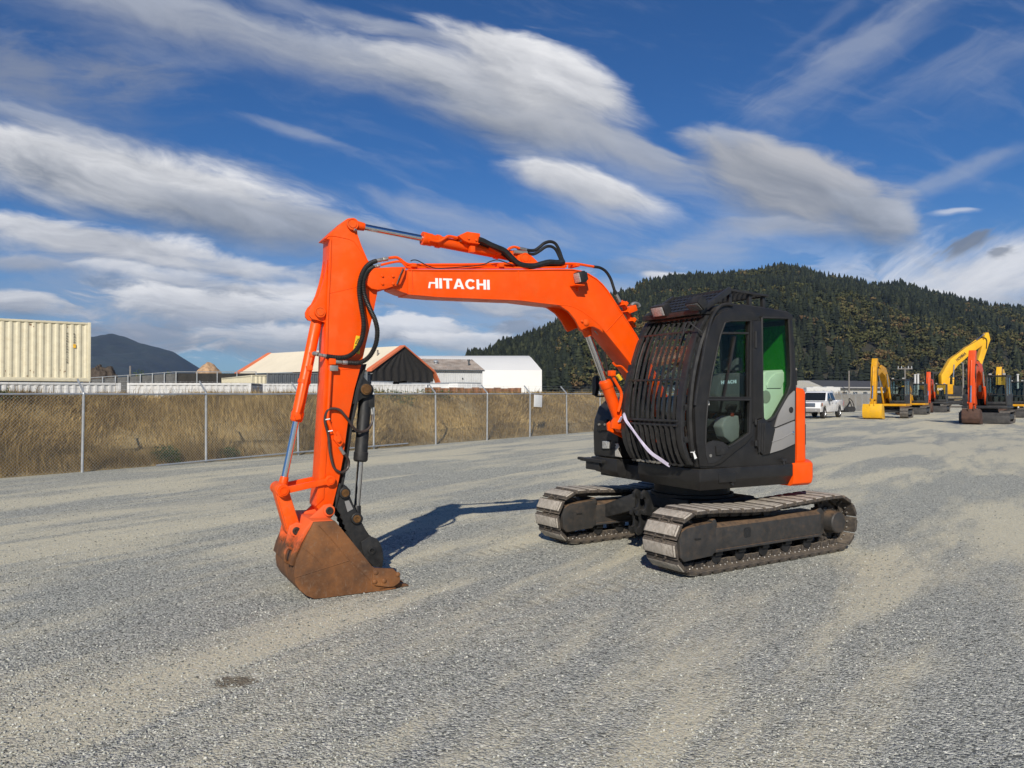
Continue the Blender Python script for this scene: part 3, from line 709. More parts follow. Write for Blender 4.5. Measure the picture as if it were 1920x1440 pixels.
q = pt(192, 690, 92); pile('brush_pile', (q.x, q.y, 0), 3.2, 2.6, 5.6, paint('brush', (.055, .042, .032), .95, .4, .4, (.12, .09, .06), 4, bump=.7), 'dark brush heap right of the cream container', 8, rough=.3)
for k, (px_, y_, D_, s_) in enumerate([(262, 693, 110, .45), (315, 697, 120, .35), (462, 700, 130, .6)]):
    q = pt(px_, y_, D_); leafy('round_tree', (q.x, q.y, q.z * .55), (2.2 * s_, 2.2 * s_, q.z * .45), 600, .16, ['small dark tree before the mountain nearest the brush heap', 'small dark tree before the mountain left of the wood chip heap', 'small dark tree right of the wood chip heap'][k], 'tree', seed=20 + k)

# ------------------------------------------------------------------ buildings
FABRIC = paint('cream_tent_fabric', (.74, .66, .50), .7, .05, .2, (.55, .47, .34), .3)
ORANGE_F = paint('orange_tent_fabric', (.66, .17, .07), .7, .1, .2, (.5, .2, .1), .5)
DARKCL = paint('black_cloth', (.022, .020, .018), .9, .3)
WHITE_F = paint('white_tent_fabric', (.68, .68, .66), .6, .02, .12, (.62, .60, .54), .08)
def tent():
    # long axis from the near gable towards the back left
    ax = Vector((-.78, .62, 0)).normalized(); n = Vector((ax.y, -ax.x, 0))       # n points to the far gable corner
    O = Vector((-11.7, 64.8, 0)); Lt = 20.5; Wd = 7.4; ez, rz = 3.75, 5.95
    root = thing('tent_warehouse', O, 0, 'cream fabric tent warehouse with orange edges and black curtained gable', 'tent')
    A = lambda l, w, z: ax * l + n * w + Vector((0, 0, z))
    for w0, w1, nm in ((0, Wd / 2, 'roof_fabric'), (Wd, Wd / 2, 'roof_fabric')):
        rr = []
        for k in range(9):
            f = k / 8; rr.append([A(.55 + (Lt - 1.1) * j / 12, w0 + (w1 - w0) * f, ez + (rz - ez) * f - .10 * math.sin(math.pi * f) * (j % 2)) for j in range(13)])
        MB().loft(rr, caps=False, closed=False).build(nm, FABRIC, root)
    for l in (0, Lt - .6):
        for w0, w1 in ((-.1, Wd / 2), (Wd + .1, Wd / 2)):
            m = MB(); p, q = (l - .02, l + .6)
            m.loft([[A(p, w0, ez - .12), A(q, w0, ez - .12), A(q, w0, ez + .10), A(p, w0, ez + .10)], [A(p, w1, rz - .06), A(q, w1, rz - .06), A(q, w1, rz + .06), A(p, w1, rz + .06)]])
            m.build('orange_edge', ORANGE_F, root)
    # far leg of the orange frame reaching lower
    m = MB(); m.loft([[A(-.02, Wd, ez), A(.5, Wd, ez), A(.5, Wd + .2, ez), A(-.02, Wd + .2, ez)], [A(-.02, Wd + .75, 2.6), A(.5, Wd + .75, 2.6), A(.5, Wd + .95, 2.6), A(-.02, Wd + .95, 2.6)]]).build('orange_edge', ORANGE_F, root)
    # gable: black cloth hung in folds, dark opening behind
    rr = []
    for k in range(7):
        z = 2.9 + k / 6 * (rz - 3.05); row = []
        hw = (Wd / 2 - .1) * min(1, (rz - z) / (rz - ez) + .02)
        for j in range(41):
            w = Wd / 2 + hw * (j / 20 - 1); row.append(A(.12 + .10 * math.sin(j * 1.3 + z) * (1 - k / 6), w, z - .12 * abs(math.sin(j * .31)) * (k < 2)))
        rr.append(row)
    MB().loft(rr, caps=False, closed=False).build('gable_curtain', DARKCL, root)
    rr = [[A(.5 + .06 * math.sin(j * 2.1), Wd * j / 40, z) for j in range(41)] for z in (0, 1.5, 2.95)]
    MB().loft(rr, caps=False, closed=False).build('gable_curtain', DARKCL, root)
    for w in (.4, 2.2, 4.3, 6.4): MB().cyl(A(.25, w, 0), A(.25, w, 3.0), .06, n=8).build('gable_post', NAVY, root)
    for w0, w1 in ((.4, 2.2), (2.2, 4.3), (6.4, 4.3)): MB().bar(A(.25, w0, 2.0), A(.25, w1, .6), .06, .06).build('brace', NAVY, root)
    for w in (.15, Wd - .1):
        MB().loft([[A(.4, w, 0), A(Lt - .3, w, 0)], [A(.4, w, ez - .02), A(Lt - .3, w, ez - .02)]], caps=False, closed=False).build('side_curtain', SCREEN, root)
    MB().bb((0, 0, 0), (.01, .01, .01)) if False else None
tent()
def metal_shed():
    a = pt(811, 726, 76); yaw = R(20)
    root = thing('metal_shed', (a.x, a.y, 0), yaw, 'grey white ribbed metal shed with weathered brown roof before the white tent', 'shed')
    L, W, ez, rz = 5.15, 8.2, 4.15, 5.35
    wallm = paint('grey_white_cladding', (.52, .53, .53), .5, .06, .4, (.34, .33, .31), .8)
    roofm = paint('weathered_roof', (.30, .25, .21), .8, .3, .6, (.50, .48, .45), .7, bump=.2)
    def rib(n, fn):
        pts = []
        for k in range(n): pts += [fn(k / n, 0), fn((k + .6) / n, 0), fn((k + .7) / n, 1), fn((k + .9) / n, 1)]
        return pts + [fn(1, 0)]
    MB().loft([[(x, y, z) for x, y in rib(22, lambda f, d: (f * L, -.035 * d))] for z in (0, ez)], caps=False, closed=False).build('front_wall', wallm, root, smooth=False)
    for x in (0, L): MB().plate([[(0, 0), (W, 0), (W, ez), (W / 2, rz), (0, ez)]], x - .03 * (x > 0), x + .03 * (x == 0), lambda p, q, w: (w, p, q)).build('end_wall', wallm, root, smooth=False)
    rr = rib(26, lambda f, d: (-.15 + f * (L + .3), d * .045))
    for y0, y1 in ((-.25, W / 2), (W + .25, W / 2)):
        MB().loft([[(x, y, z + d) for x, d in rr] for y, z in ((y0, ez - .05), (y1, rz))], caps=False, closed=False).build('roof', roofm, root, smooth=False)
    MB().bb((-.15, -.28, ez - .16), (L + .15, -.22, ez - .04)).build('gutter', NAVY, root)
    MB().lathe((.9, 2.2, 4.6), (0, 0, 1), [(0, .16), (.35, .16), (.36, .26), (.48, .26), (.56, .1)], 12).build('roof_vent', GALV, root)
    MB().lathe((4.2, 1.6, 4.5), (0, 0, 1), [(0, .09), (.6, .09), (.61, .16), (.75, .14)], 10).build('flue', NAVY, root)
    MB().bb((3.0, -.10, 3.2), (3.12, -.03, 3.34)).build('wall_lamp', NAVY, root)
metal_shed()
def white_tent():
    root = thing('white_tent', (0, 0, 0), 0, 'huge plain white fabric tent hall at the foot of the forested hill', 'tent')
    D0, D1 = 112.0, 120.0
    x0, x1, xr = pt(690, 700, D0).x, pt(1016, 700, D0).x, pt(992, 700, D0).x
    rz, sz = CAM_H + (738 - 667) / FPX * D1, CAM_H + (738 - 694) / FPX * D0
    N = 26; rr = []
    for (dy, z, cut) in ((D0, 0, 0), (D0, sz * .5, 0), (D0 + .02, sz, 0), (D0 + 2.6, sz + (rz - sz) * .45, .45), (D0 + 5.2, sz + (rz - sz) * .8, .8), (D1, rz, 1.0), (D1 + 2.8, sz + (rz - sz) * .8, .8), (D1 + 8, sz, 0), (D1 + 8, 0, 0)):
        xe = x1 + (xr * (D1 / D0) - x1) * cut
        rr.append([(x0 + (xe - x0) * j / N, dy, z - .05 * (j % 2) * (0 < cut < 1)) for j in range(N + 1)])
    MB().loft(rr, caps=False, closed=False).build('tent_cover', WHITE_F, root, ang=25)
    e = [r[-1] for r in rr]; v = e[:]; MB().add(v, [tuple(range(len(v)))]).build('tent_end', WHITE_F, root, smooth=False)
white_tent()
def white_boxes():
    wm = paint('white_trailer_paint', (.74, .74, .72), .4, .03, .2, (.5, .48, .44), .5)
    for px0, px1, y0, y1, D, H, lab in ((772, 855, 718, 727, 60, 2.55, 'long white trailer roof low in front of the metal shed'), (692, 737, 715, 727, 62, 2.72, 'small white box trailer right of the excavator arm below the tent'), (858, 902, 717, 727, 61, 2.6, 'grey white box trailer low before the shed corner')):
        a, b = pt(px0, y0, D), pt(px1, y0, D + 2)
        d = b - a; r = thing('box_trailer', (a.x, a.y, 0), math.atan2(d.y, d.x), lab, 'trailer'); L = math.hypot(d.x, d.y)
        MB().bb((0, 0, .9), (L, 2.4, H)).build('box_body', wm, r, .05)
        MB().bb((-.02, -.02, H - .02), (L + .02, 2.42, H + .05)).build('roof_trim', GALV, r, .01)
        MB().bb((.2, .3, .5), (L - .2, 2.1, .9)).build('chassis', NAVY, r)
        for x in (.6, L - .7):
            for y in (.15, 2.05): MB().cyl((x, y, .45), (x, y + .22, .45), .45, n=18).build('wheel', DARKCL, r)
        for k in range(1, 5): MB().bb((L * k / 5 - .03, -.02, .92), (L * k / 5 + .03, 0, H - .05)).build('side_post', wm, r)
white_boxes()
def long_building():
    a = pt(1548, 728, 150); b = pt(1700, 728, 165); d = b - a
    root = thing('long_building', (a.x, a.y, 0), math.atan2(d.y, d.x), 'long low building with dark roof behind the white pickup', 'building'); L = d.length
    W = 12; roofm = paint('dark_shingle_roof', (.055, .055, .06), .9, .2)
    MB().plate([[(0, 0), (W, 0), (W, 2.9), (W / 2, 4.4), (0, 2.9)]], 0, L, lambda p, q, w: (w, p, q)).build('wall', paint('pale_stucco', (.45, .43, .38), .8), root, smooth=False)
    MB().loft([[(-.4, -.5, 2.75), (L + .4, -.5, 2.75)], [(3.0, W / 2, 4.5), (L + .4, W / 2, 4.5)]], caps=False, closed=False).build('roof', roofm, root)
    MB().loft([[(-.4, W + .5, 2.75), (L + .4, W + .5, 2.75)], [(3.0, W / 2, 4.5), (L + .4, W / 2, 4.5)]], caps=False, closed=False).build('roof', roofm, root)
    for k in range(5): MB().bb((2 + k * 3.4, -.04, 1.0), (3.4 + k * 3.4, .02, 2.1)).build('window', NAVY, root)
long_building()
for k in range(5):
    q = pt(1516 + k * 12.5, 726, 108); L = 1.02
    MB().bb((-L / 2, -.6, 0), (L / 2, .6, 2.65 + .1 * (k % 2))).build('wrapped_bale', WHITE_C, None, .12, seg=3, label='white wrapped bale in the far row behind the pickup', cat='bale', group='row of white wrapped bales', loc=(q.x, q.y, 0))

# utility poles
WOOD = paint('grey_wood', (.20, .18, .16), .9, .2)
def pole(px_, ytop, D, label, arm=True, lamp=False):
    q = pt(px_, ytop, D); root = thing('utility_pole', (q.x, q.y, 0), 0, label, 'pole')
    MB().cyl((0, 0, 0), (0, 0, q.z), .16 * D / 200 + .06, .10 * D / 200 + .04, 8).build('shaft', WOOD, root)
    if arm:
        w = 14 / FPX * D
        MB().bb((-w, -.06, q.z - .5), (w, .06, q.z - .3)).build('crossarm', WOOD, root)
        for x in (-w * .9, -w * .45, w * .45, w * .9): MB().cyl((x, 0, q.z - .3), (x, 0, q.z + .2), .09, .05, 6).build('insulator', GALV, root)
    if lamp: MB().tube([(0, 0, q.z - .1), (-.8, 0, q.z + .15), (-1.6, 0, q.z + .1)], .06, 6).build('lamp_arm', GALV, root)
    return q
poles = [pole(1493, 690, 150, 'thin utility pole just right of the black cab', False), pole(1592, 695, 150, 'bare wooden pole behind the dark roofed building', False), pole(1697, 688, 170, 'utility pole with crossarm behind the yellow excavator cab'), pole(1806, 680, 130, 'grey utility pole beside the raised yellow boom', False, True), pole(244, 686, 75, 'thin steel pole before the blue mountain', False), pole(708, 656, 68, 'slim lamp pole right of the excavator arm before the tent', False)]
wires = MB()
for dz in (0, .9):
    for a, b in ((pt(900, 690, 190), poles[1]), (poles[1], poles[2]), (poles[2], pt(2100, 670, 170))):
        wires.tube([a - Vector((0, 0, dz + .3)), (a + b) / 2 - Vector((0, 0, dz + 1.3)), b - Vector((0, 0, dz + .3))], .012, 4)
wires.build('power_line', NAVY, None, label='thin power lines strung before the forested hill', cat='power line', kind='stuff')

# ------------------------------------------------------------------ mountain and hill
def grid_mesh(name, V, n, mat, label):
    i = (np.arange(V.shape[0] - 1)[:, None] * n + np.arange(n - 1)[None]).ravel(); F = np.stack([i, i + n, i + n + 1, i + 1], -1)
    o = bpy.data.objects.new(name, raw_mesh(name, V.reshape(-1, 3), F, mat, smooth=True)); link(o, kind='structure', label=label)
def mountain():
    D = 3800.0
    prof = [(-420, 700), (-200, 672), (-60, 650), (60, 655), (120, 645), (168, 634), (185, 629), (210, 626), (235, 632), (262, 643), (290, 650), (325, 660), (348, 674), (366, 695), (380, 712), (400, 730), (430, 741)]
    px_ = np.linspace(-420, 430, 170); yv = np.interp(px_, *zip(*prof)) + 2.2 * (fbm(px_ * .05, px_ * 0, 4, 61) - .5)
    ts = np.concatenate([np.linspace(0, 1, 46), np.linspace(1.05, 1.6, 8)])
    Pm, T = np.meshgrid(px_, ts, indexing='ij'); zr = (738 - yv)[:, None] / FPX * D + CAM_H
    Y = D - 900 * (1 - T); X = (Pm - 960) / FPX * D
    sh = np.where(T <= 1, T ** .85, 1 - (T - 1) * 1.1)
    rid = (fbm(X * .004, Y * .0022, 5, 71) - .5) * 110 * np.sin(np.clip(T, 0, 1) * math.pi) + (fbm(X * .02, Y * .02, 4, 72) - .5) * 26 * (T < 1)
    Z = np.maximum(zr * sh + rid, -20)
    m = paint('far_forest', (.017, .024, .018), .95, .35, .5, (.036, .036, .030), .006)
    grid_mesh('mountain', np.stack([X, Y, Z], -1), len(ts), m, 'hazy blue forested mountain on the left horizon')
mountain()
SKYL = [(700, 742), (780, 724), (840, 698), (885, 664), (920, 655), (950, 641), (985, 632), (1010, 618), (1040, 608), (1060, 594), (1100, 578), (1165, 546), (1185, 538), (1215, 522), (1300, 515), (1350, 511), (1400, 506), (1440, 501), (1480, 498), (1510, 503), (1545, 514), (1560, 518), (1590, 520), (1620, 528), (1650, 532), (1690, 529), (1720, 538), (1760, 551), (1800, 558), (1850, 570), (1920, 574), (2000, 588), (2200, 640), (2500, 715)]
def hill_fn(px_, T):
    Yb = np.interp(px_, [700, 1000, 1165, 1480, 1920, 2500], [470, 440, 430, 430, 470, 560]); Yr = np.interp(px_, [700, 900, 1165, 1480, 1920, 2500], [500, 540, 720, 960, 1060, 1150])
    th = np.interp(px_, [700, 1000, 1200, 1500, 2500], [11, 11, 11, 10, 10])
    yv = np.interp(px_, *zip(*SKYL)) + 7 * (fbm(px_ * .02, px_ * 0 + 2, 3, 77) - .5) * np.clip((px_ - 1100) / 200, 0, 1); zr = (738 - yv) / FPX * Yr + CAM_H - th * .75
    Y = Yb + (Yr - Yb) * T; X = (px_ - 960) / FPX * Y
    sh = np.where(T <= 1, np.clip(T, 0, 1) ** .82, 1 - (T - 1) * .9)
    bump = (fbm(X * .010, Y * .006, 4, 81) - .5) * 46 * np.sin(np.clip(T, 0, 1) * math.pi) * np.clip(zr / 80, 0, 1) + (fbm(X * .05, Y * .05, 3, 82) - .5) * 5 * np.clip(T * 4, 0, 1)
    return X, Y, np.maximum(zr, .5) * sh + bump * (T < 1) - .3
def hill():
    px_ = np.linspace(700, 2500, 180); ts = np.concatenate([np.linspace(0, 1, 60), np.linspace(1.04, 1.5, 8)])
    Pm, T = np.meshgrid(px_, ts, indexing='ij'); X, Y, Z = hill_fn(Pm, T)
    m = paint('forest_floor', (.028, .028, .016), .95, .35, .6, (.075, .055, .03), .02)
    grid_mesh('hill', np.stack([X, Y, Z], -1), len(ts), m, 'broad forested hill rising behind the yard')
hill()
def conifer_template(tiers, sides, rg, wid=.25):
    V, F = [], []
    for k in range(tiers):
        f = k / tiers; z0 = .06 + .90 * f; z1 = min(1.0, z0 + 1.7 / tiers); r = wid * (1 - f) ** .85 + .015
        o = len(V); ph = rg.random() * 6.28
        for j in range(sides):
            a = ph + 2 * math.pi * j / sides; rr = r * (1.0 if j % 2 else .62) * (.8 + .4 * rg.random())
            V.append((rr * math.cos(a), rr * math.sin(a), z0 - .05 * (j % 2) * (1 - f)))
        V.append((0, 0, z1))
        for j in range(sides): F.append((o + j, o + (j + 1) % sides, o + sides))
    return np.array(V), np.array(F), np.repeat(np.clip(np.array([rg.normal(0, .10) for _ in range(tiers)]), -.3, .3), sides + 1)
def broad_template(rg):
    """loose crown of leaf clumps gathered in a few boughs"""
    V, F, T = [], [], []
    boughs = [(rg.normal(0, .13), rg.normal(0, .13), rg.uniform(.35, .80), rg.uniform(.13, .24)) for _ in range(7)]
    for k in range(105):
        bx, by, bz, br = boughs[k % 7]; d = rg.normal(size=3); d /= np.linalg.norm(d); d *= br * rg.random() ** .4
        c = np.array([bx, by, bz]) + d * (1, 1, .85); a = rg.normal(size=3); a /= np.linalg.norm(a); e = np.cross(a, rg.normal(size=3)); e /= np.linalg.norm(e); l = rg.uniform(.05, .10)
        o = len(V); V += [c - a * l, c + e * l * .8, c + a * l, c - e * l * .8]; F += [(o, o + 1, o + 2), (o, o + 2, o + 3)]; T += [rg.normal(0, .12)] * 4
    return np.array(V), np.array(F), np.array(T)
CONIF = attr_mat('conifer_needles', .85, [(0, (.006, .009, .006)), (.5, (.017, .023, .012)), (1, (.042, .048, .022))])
BROAD = attr_mat('broadleaf', .85, [(0, (.034, .040, .015)), (.45, (.072, .074, .027)), (.8, (.12, .10, .038)), (1, (.145, .090, .042))])
def forest():
    rg = np.random.default_rng(5)
    def scatter(n, density):
        px_ = rg.uniform(740, 2480, n); T = rg.random(n) ** .72 * 1.06
        X, Y, Z = hill_fn(px_, T); k = density(X, Y, T, px_); return X[k], Y[k], Z[k], T[k], px_[k]
    for name, n, kind in (('conifer_forest', 17000, 0), ('broadleaf_forest', 11000, 1)):
        def dens(X, Y, T, P):
            f = fbm(X * .011 + 7, Y * .008, 3, 91) + .18 * np.clip((T - .62) * 2, -.5, 1) + .10 * (T < .16)
            p = np.clip((f - .43) * 6.5 + .2, .12, 1) if kind == 0 else np.clip((.575 - f) * 6.5 + .2, .07, 1)
            return rg.random(len(X)) < p
        X, Y, Z, T, P = scatter(n, dens); N = len(X)
        tem = [conifer_template(int(rg.integers(5, 9)), int(rg.choice((6, 7, 8))), rg, rg.uniform(.27, .42)) for _ in range(9)] if kind == 0 else [broad_template(rg) for _ in range(6)]
        Vs, Fs, To, o = [], [], [], 0
        which = rg.integers(0, len(tem), N)
        for w, (tv, tf, tt) in enumerate(tem):
            k = which == w; m = k.sum()
            h = (rg.uniform(7.0, 14.5, m) if kind == 0 else rg.uniform(6.5, 11, m)); wd = h * rg.uniform(.8, 1.25, m) * (1 if kind == 0 else 1.15)
            a = rg.random(m) * 6.28; c, s = np.cos(a)[:, None], np.sin(a)[:, None]
            x = (tv[:, 0] * c - tv[:, 1] * s) * wd[:, None] + X[k][:, None]; y = (tv[:, 0] * s + tv[:, 1] * c) * wd[:, None] + Y[k][:, None]
            z = tv[:, 2][None] * h[:, None] + Z[k][:, None] - .3
            Vs.append(np.stack([x, y, z], -1).reshape(-1, 3)); Fs.append((tf[None] + (np.arange(m) * len(tv))[:, None, None]).reshape(-1, 3) + o); o += m * len(tv)
            to = np.clip(rg.normal(.45, .22, m) + (.9 * (fbm(X[k] * .02, Y[k] * .02, 2, 95) - .5) if kind else 0), 0, 1); To.append(np.clip(to[:, None] + tt[None], 0, 1).ravel())
        ob = bpy.data.objects.new(name, raw_mesh(name, np.concatenate(Vs), np.concatenate(Fs), BROAD if kind else CONIF, np.concatenate(To)))
        link(ob, kind='stuff', label=['dark conifer forest covering the hill', 'olive and rusty broadleaf woods in patches on the hill'][kind], cat='forest')
    # conifers one can tell apart on the left shoulder of the hill
    tmpl = []
    for j in range(3):
        tv, tf, tt = conifer_template(13, 12, rg, .20)
        tmpl.append(raw_mesh('crown', tv, tf, CONIF, np.clip(rg.normal(.4, .2, len(tv)), 0, 1)))
    trunk = MB().cyl((0, 0, -.05), (0, 0, .5), .012, .006, 6).mesh('trunk', BARK)
    px_ = np.sort(rg.uniform(872, 1128, 38))
    for i, p in enumerate(px_):
        X, Y, Z = hill_fn(np.array([p]), np.array([rg.uniform(.80, 1.0)])); h = rg.uniform(10, 16)
        r = thing('conifer_tree', (X[0], Y[0], Z[0] - .3), rg.random() * 6, 'tall dark conifer on the skyline of the left hill shoulder', 'tree', 'conifers along the left hill shoulder')
        c = bpy.data.objects.new('crown', tmpl[i % 3]); link(c, r); c.scale = (h * rg.uniform(.8, 1.15),) * 2 + (h,)
        k = bpy.data.objects.new('trunk', trunk); link(k, r); k.scale = (h, h, h)
forest()

# ------------------------------------------------------------------ air
def haze():
    m = bpy.data.materials.new('haze'); m.use_nodes = True; t = m.node_tree; t.nodes.clear()
    v = t.nodes.new('ShaderNodeVolumePrincipled'); v.inputs['Density'].default_value = 5.0e-5; v.inputs['Color'].default_value = (.36, .58, 1.0, 1); v.inputs['Anisotropy'].default_value = 0.0
    o = t.nodes.new('ShaderNodeOutputMaterial'); t.links.new(v.outputs[0], o.inputs['Volume'])
    ob = MB().bb((-4700, -4700, -1.2), (4700, 4700, 430)).build('haze', m, None, smooth=False, kind='stuff', label='thin blue air between the yard and the far mountain', cat='haze')
haze()

# ================================================================== THE ORANGE EXCAVATOR
EX, EY, AH, AT = 2.082, 8.979, R(208.516), R(212.5)      # slew centre on the ground, heading of the house, heading of the tracks
def _ray(px, py):
    d = (px - 960, FPX, 720 - py); c, s = math.cos(PITCH), math.sin(PITCH)
    return (d[0] / FPX, (d[1] * c - d[2] * s) / FPX, (d[1] * s + d[2] * c) / FPX)
def S(px, py, v, a=AH):
    """measured profile point (u forward, z up) on the machine's own side plane v"""
    d = _ray(px, py); L = (-math.sin(a), math.cos(a)); F = (math.cos(a), math.sin(a))
    t = (v + L[0] * EX + L[1] * EY) / (L[0] * d[0] + L[1] * d[1])
    return (F[0] * (d[0] * t - EX) + F[1] * (d[1] * t - EY), CAM_H + d[2] * t)
def Sv(px, py, u, a=AH):
    """the same on a cross plane u: returns (v, z)"""
    d = _ray(px, py); L = (-math.sin(a), math.cos(a)); F = (math.cos(a), math.sin(a))
    t = (u + F[0] * EX + F[1] * EY) / (F[0] * d[0] + F[1] * d[1])
    return (L[0] * (d[0] * t - EX) + L[1] * (d[1] * t - EY), CAM_H + d[2] * t)
def SS(pts, v): return [S(x, y, v) for x, y in pts]
def P3(px, py, v):
    u, z = S(px, py, v); return Vector((u, v, z))

ORANGE = paint('orange_paint', (.88, .083, .001), .40, .08, .22, (.60, .16, .035), 2.6, scratch=.18, scratch_col=(.42, .16, .06), spec=.32)
ORANGE_W = paint('orange_paint_worn', (.82, .10, .006), .5, .10, .35, (.40, .16, .07), 7.0, spec=.25)
BLACKP = paint('black_paint', (.0165, .016, .016), .42, .18, .15, (.06, .055, .048), 4.0, spec=.4, top=.4, top_col=(.09, .08, .065))
BLACKM = paint('black_steel', (.013, .013, .013), .55, .2, .25, (.06, .055, .05), 7.0, top=.3, top_col=(.08, .07, .06))
GUARDM = paint('guard_paint', (.021, .0205, .0205), .42, .2, .12, (.06, .055, .05), 12.0)
GREYP = paint('grey_panel_paint', (.24, .235, .23), .4, .05, .2, (.30, .28, .25), 3.0)
CHROME = paint('chrome_rod', (.72, .72, .74), .10, .03, metallic=1.0)
HOSE = paint('black_hose', (.012, .012, .012), .5, .2, .2, (.06, .055, .05), 20)
FITTING = paint('zinc_fitting', (.42, .40, .36), .38, .15, .3, (.2, .17, .12), 20, metallic=.7)
RUST = None
TRACK = paint('track_steel', (.058, .050, .044), .75, .3, .7, (.19, .15, .105), 9.0, metallic=.2, bump=.25, top=.6, top_col=(.27, .22, .165))
PADM = paint('shoe_face', (.37, .335, .285), .85, .22, .8, (.20, .165, .125), 16.0, bump=.25, scratch=.6, scratch_col=(.55, .53, .50))
BOLTM = paint('bright_bolt', (.62, .60, .56), .35, .2, .2, (.3, .25, .2), 20, metallic=.5)
FRAMEM = paint('track_frame_paint', (.032, .031, .030), .6, .2, .40, (.11, .075, .048), 6.0, top=.85, top_col=(.17, .105, .06))
INTER = paint('interior_grey', (.50, .53, .49), .7, .05)
INTERD = paint('interior_black', (.016, .016, .017), .7, .2)
SEATM = paint('seat_cloth', (.045, .05, .05), .95, .15, .0, scale=60, bump=.2)
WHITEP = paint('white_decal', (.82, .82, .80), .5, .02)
LENS = paint('lamp_lens', (.34, .34, .33), .12, .35, scale=60, coat=.8)
YEL = paint('yellow_sticker', (.75, .50, .02), .5, .05)
def poly():
    m, t, b = new_mat('green_polycarbonate'); t.nodes.remove(b)
    tr = t.nodes.new('ShaderNodeBsdfTransparent'); tr.inputs[0].default_value = (.30, .80, .24, 1)
    df = t.nodes.new('ShaderNodeBsdfDiffuse'); df.inputs[0].default_value = (.02, .20, .015, 1)
    mx = t.nodes.new('ShaderNodeMixShader'); mx.inputs[0].default_value = .45; t.links.new(tr.outputs[0], mx.inputs[1]); t.links.new(df.outputs[0], mx.inputs[2])
    t.links.new(mx.outputs[0], t.nodes['Material Output'].inputs[0]); return m
G_CLEAR = glass('clear_glass', (.88, .94, .92), .015); G_FRONT = glass('windshield_glass', (.93, .96, .95), .09); G_GREEN = glass('green_tinted_glass', (.88, .97, .89), .012); G_POLY = poly(); G_DARK = glass('dark_glass', (.66, .70, .69), .015)
def rust_mat():
    m, t, b = new_mat('rusty_bucket'); tc = t.nodes.new('ShaderNodeTexCoord'); o = tc.outputs['Object']
    n = noisen(t, o, 3.2, 8, .66); n2 = noisen(t, o, 28, 6, .7); n3 = noisen(t, o, 2.2, 4, .6)
    c = ramp(t, n.outputs[0], [(.28, (.060, .030, .015)), (.47, (.135, .056, .019)), (.66, (.235, .093, .027)), (.8, (.36, .17, .06))])
    c = mixc(t, mathn(t, 'MULTIPLY', maprange(t, n2.outputs[0], .5, .75), .6), c, (.20, .13, .085))
    mp = t.nodes.new('ShaderNodeMapping'); mp.inputs['Scale'].default_value = (40, 30, 6); mp.inputs['Rotation'].default_value = (0, .7, 0); t.links.new(o, mp.inputs[0])
    n4 = noisen(t, mp.outputs[0], 1, 3, .6); c = mixc(t, mathn(t, 'MULTIPLY', maprange(t, n4.outputs[0], .62, .75), .35), c, (.33, .25, .19))
    # what is left of the orange paint near the hitch
    s = t.nodes.new('ShaderNodeSeparateXYZ'); t.links.new(o, s.inputs[0])
    w = mathn(t, 'ADD', mathn(t, 'MULTIPLY', s.outputs[2], 5.0), mathn(t, 'MULTIPLY', s.outputs[0], 2.4))
    w = mathn(t, 'ADD', w, mathn(t, 'MULTIPLY', n.outputs[0], 2.4))
    c = mixc(t, mathn(t, 'MULTIPLY', maprange(t, w, 14.85, 15.5), .0), c, (.62, .13, .035))
    t.links.new(c, b.inputs['Base Color']); t.links.new(maprange(t, n2.outputs[0], .3, .7, .6, .95), b.inputs['Roughness'])
    bn = t.nodes.new('ShaderNodeBump'); bn.inputs['Strength'].default_value = .35; bn.inputs['Distance'].default_value = .006
    t.links.new(n2.outputs[0], bn.inputs['Height']); t.links.new(bn.outputs[0], b.inputs['Normal'])
    return m
RUST = rust_mat()
def worn_orange():
    m, t, b = new_mat('orange_wearing_to_rust'); tc = t.nodes.new('ShaderNodeTexCoord'); o = tc.outputs['Object']
    n = noisen(t, o, 9, 7, .7); s = t.nodes.new('ShaderNodeSeparateXYZ'); t.links.new(o, s.inputs[0])
    w = mathn(t, 'SUBTRACT', mathn(t, 'ADD', mathn(t, 'MULTIPLY', s.outputs[2], 3.0), mathn(t, 'MULTIPLY', n.outputs[0], 1.1)), 0)
    rustc = ramp(t, n.outputs[0], [(.3, (.06, .028, .014)), (.55, (.15, .06, .02)), (.75, (.27, .12, .04))])
    c = mixc(t, maprange(t, w, 1.75, 2.25), rustc, (.72, .115, .025))
    t.links.new(c, b.inputs['Base Color']); b.inputs['Roughness'].default_value = .6
    return m
WORN = worn_orange()

EXC = thing('excavator', (EX, EY, 0), AH, 'large orange excavator in the foreground with black caged cab and rusty bucket', 'excavator')

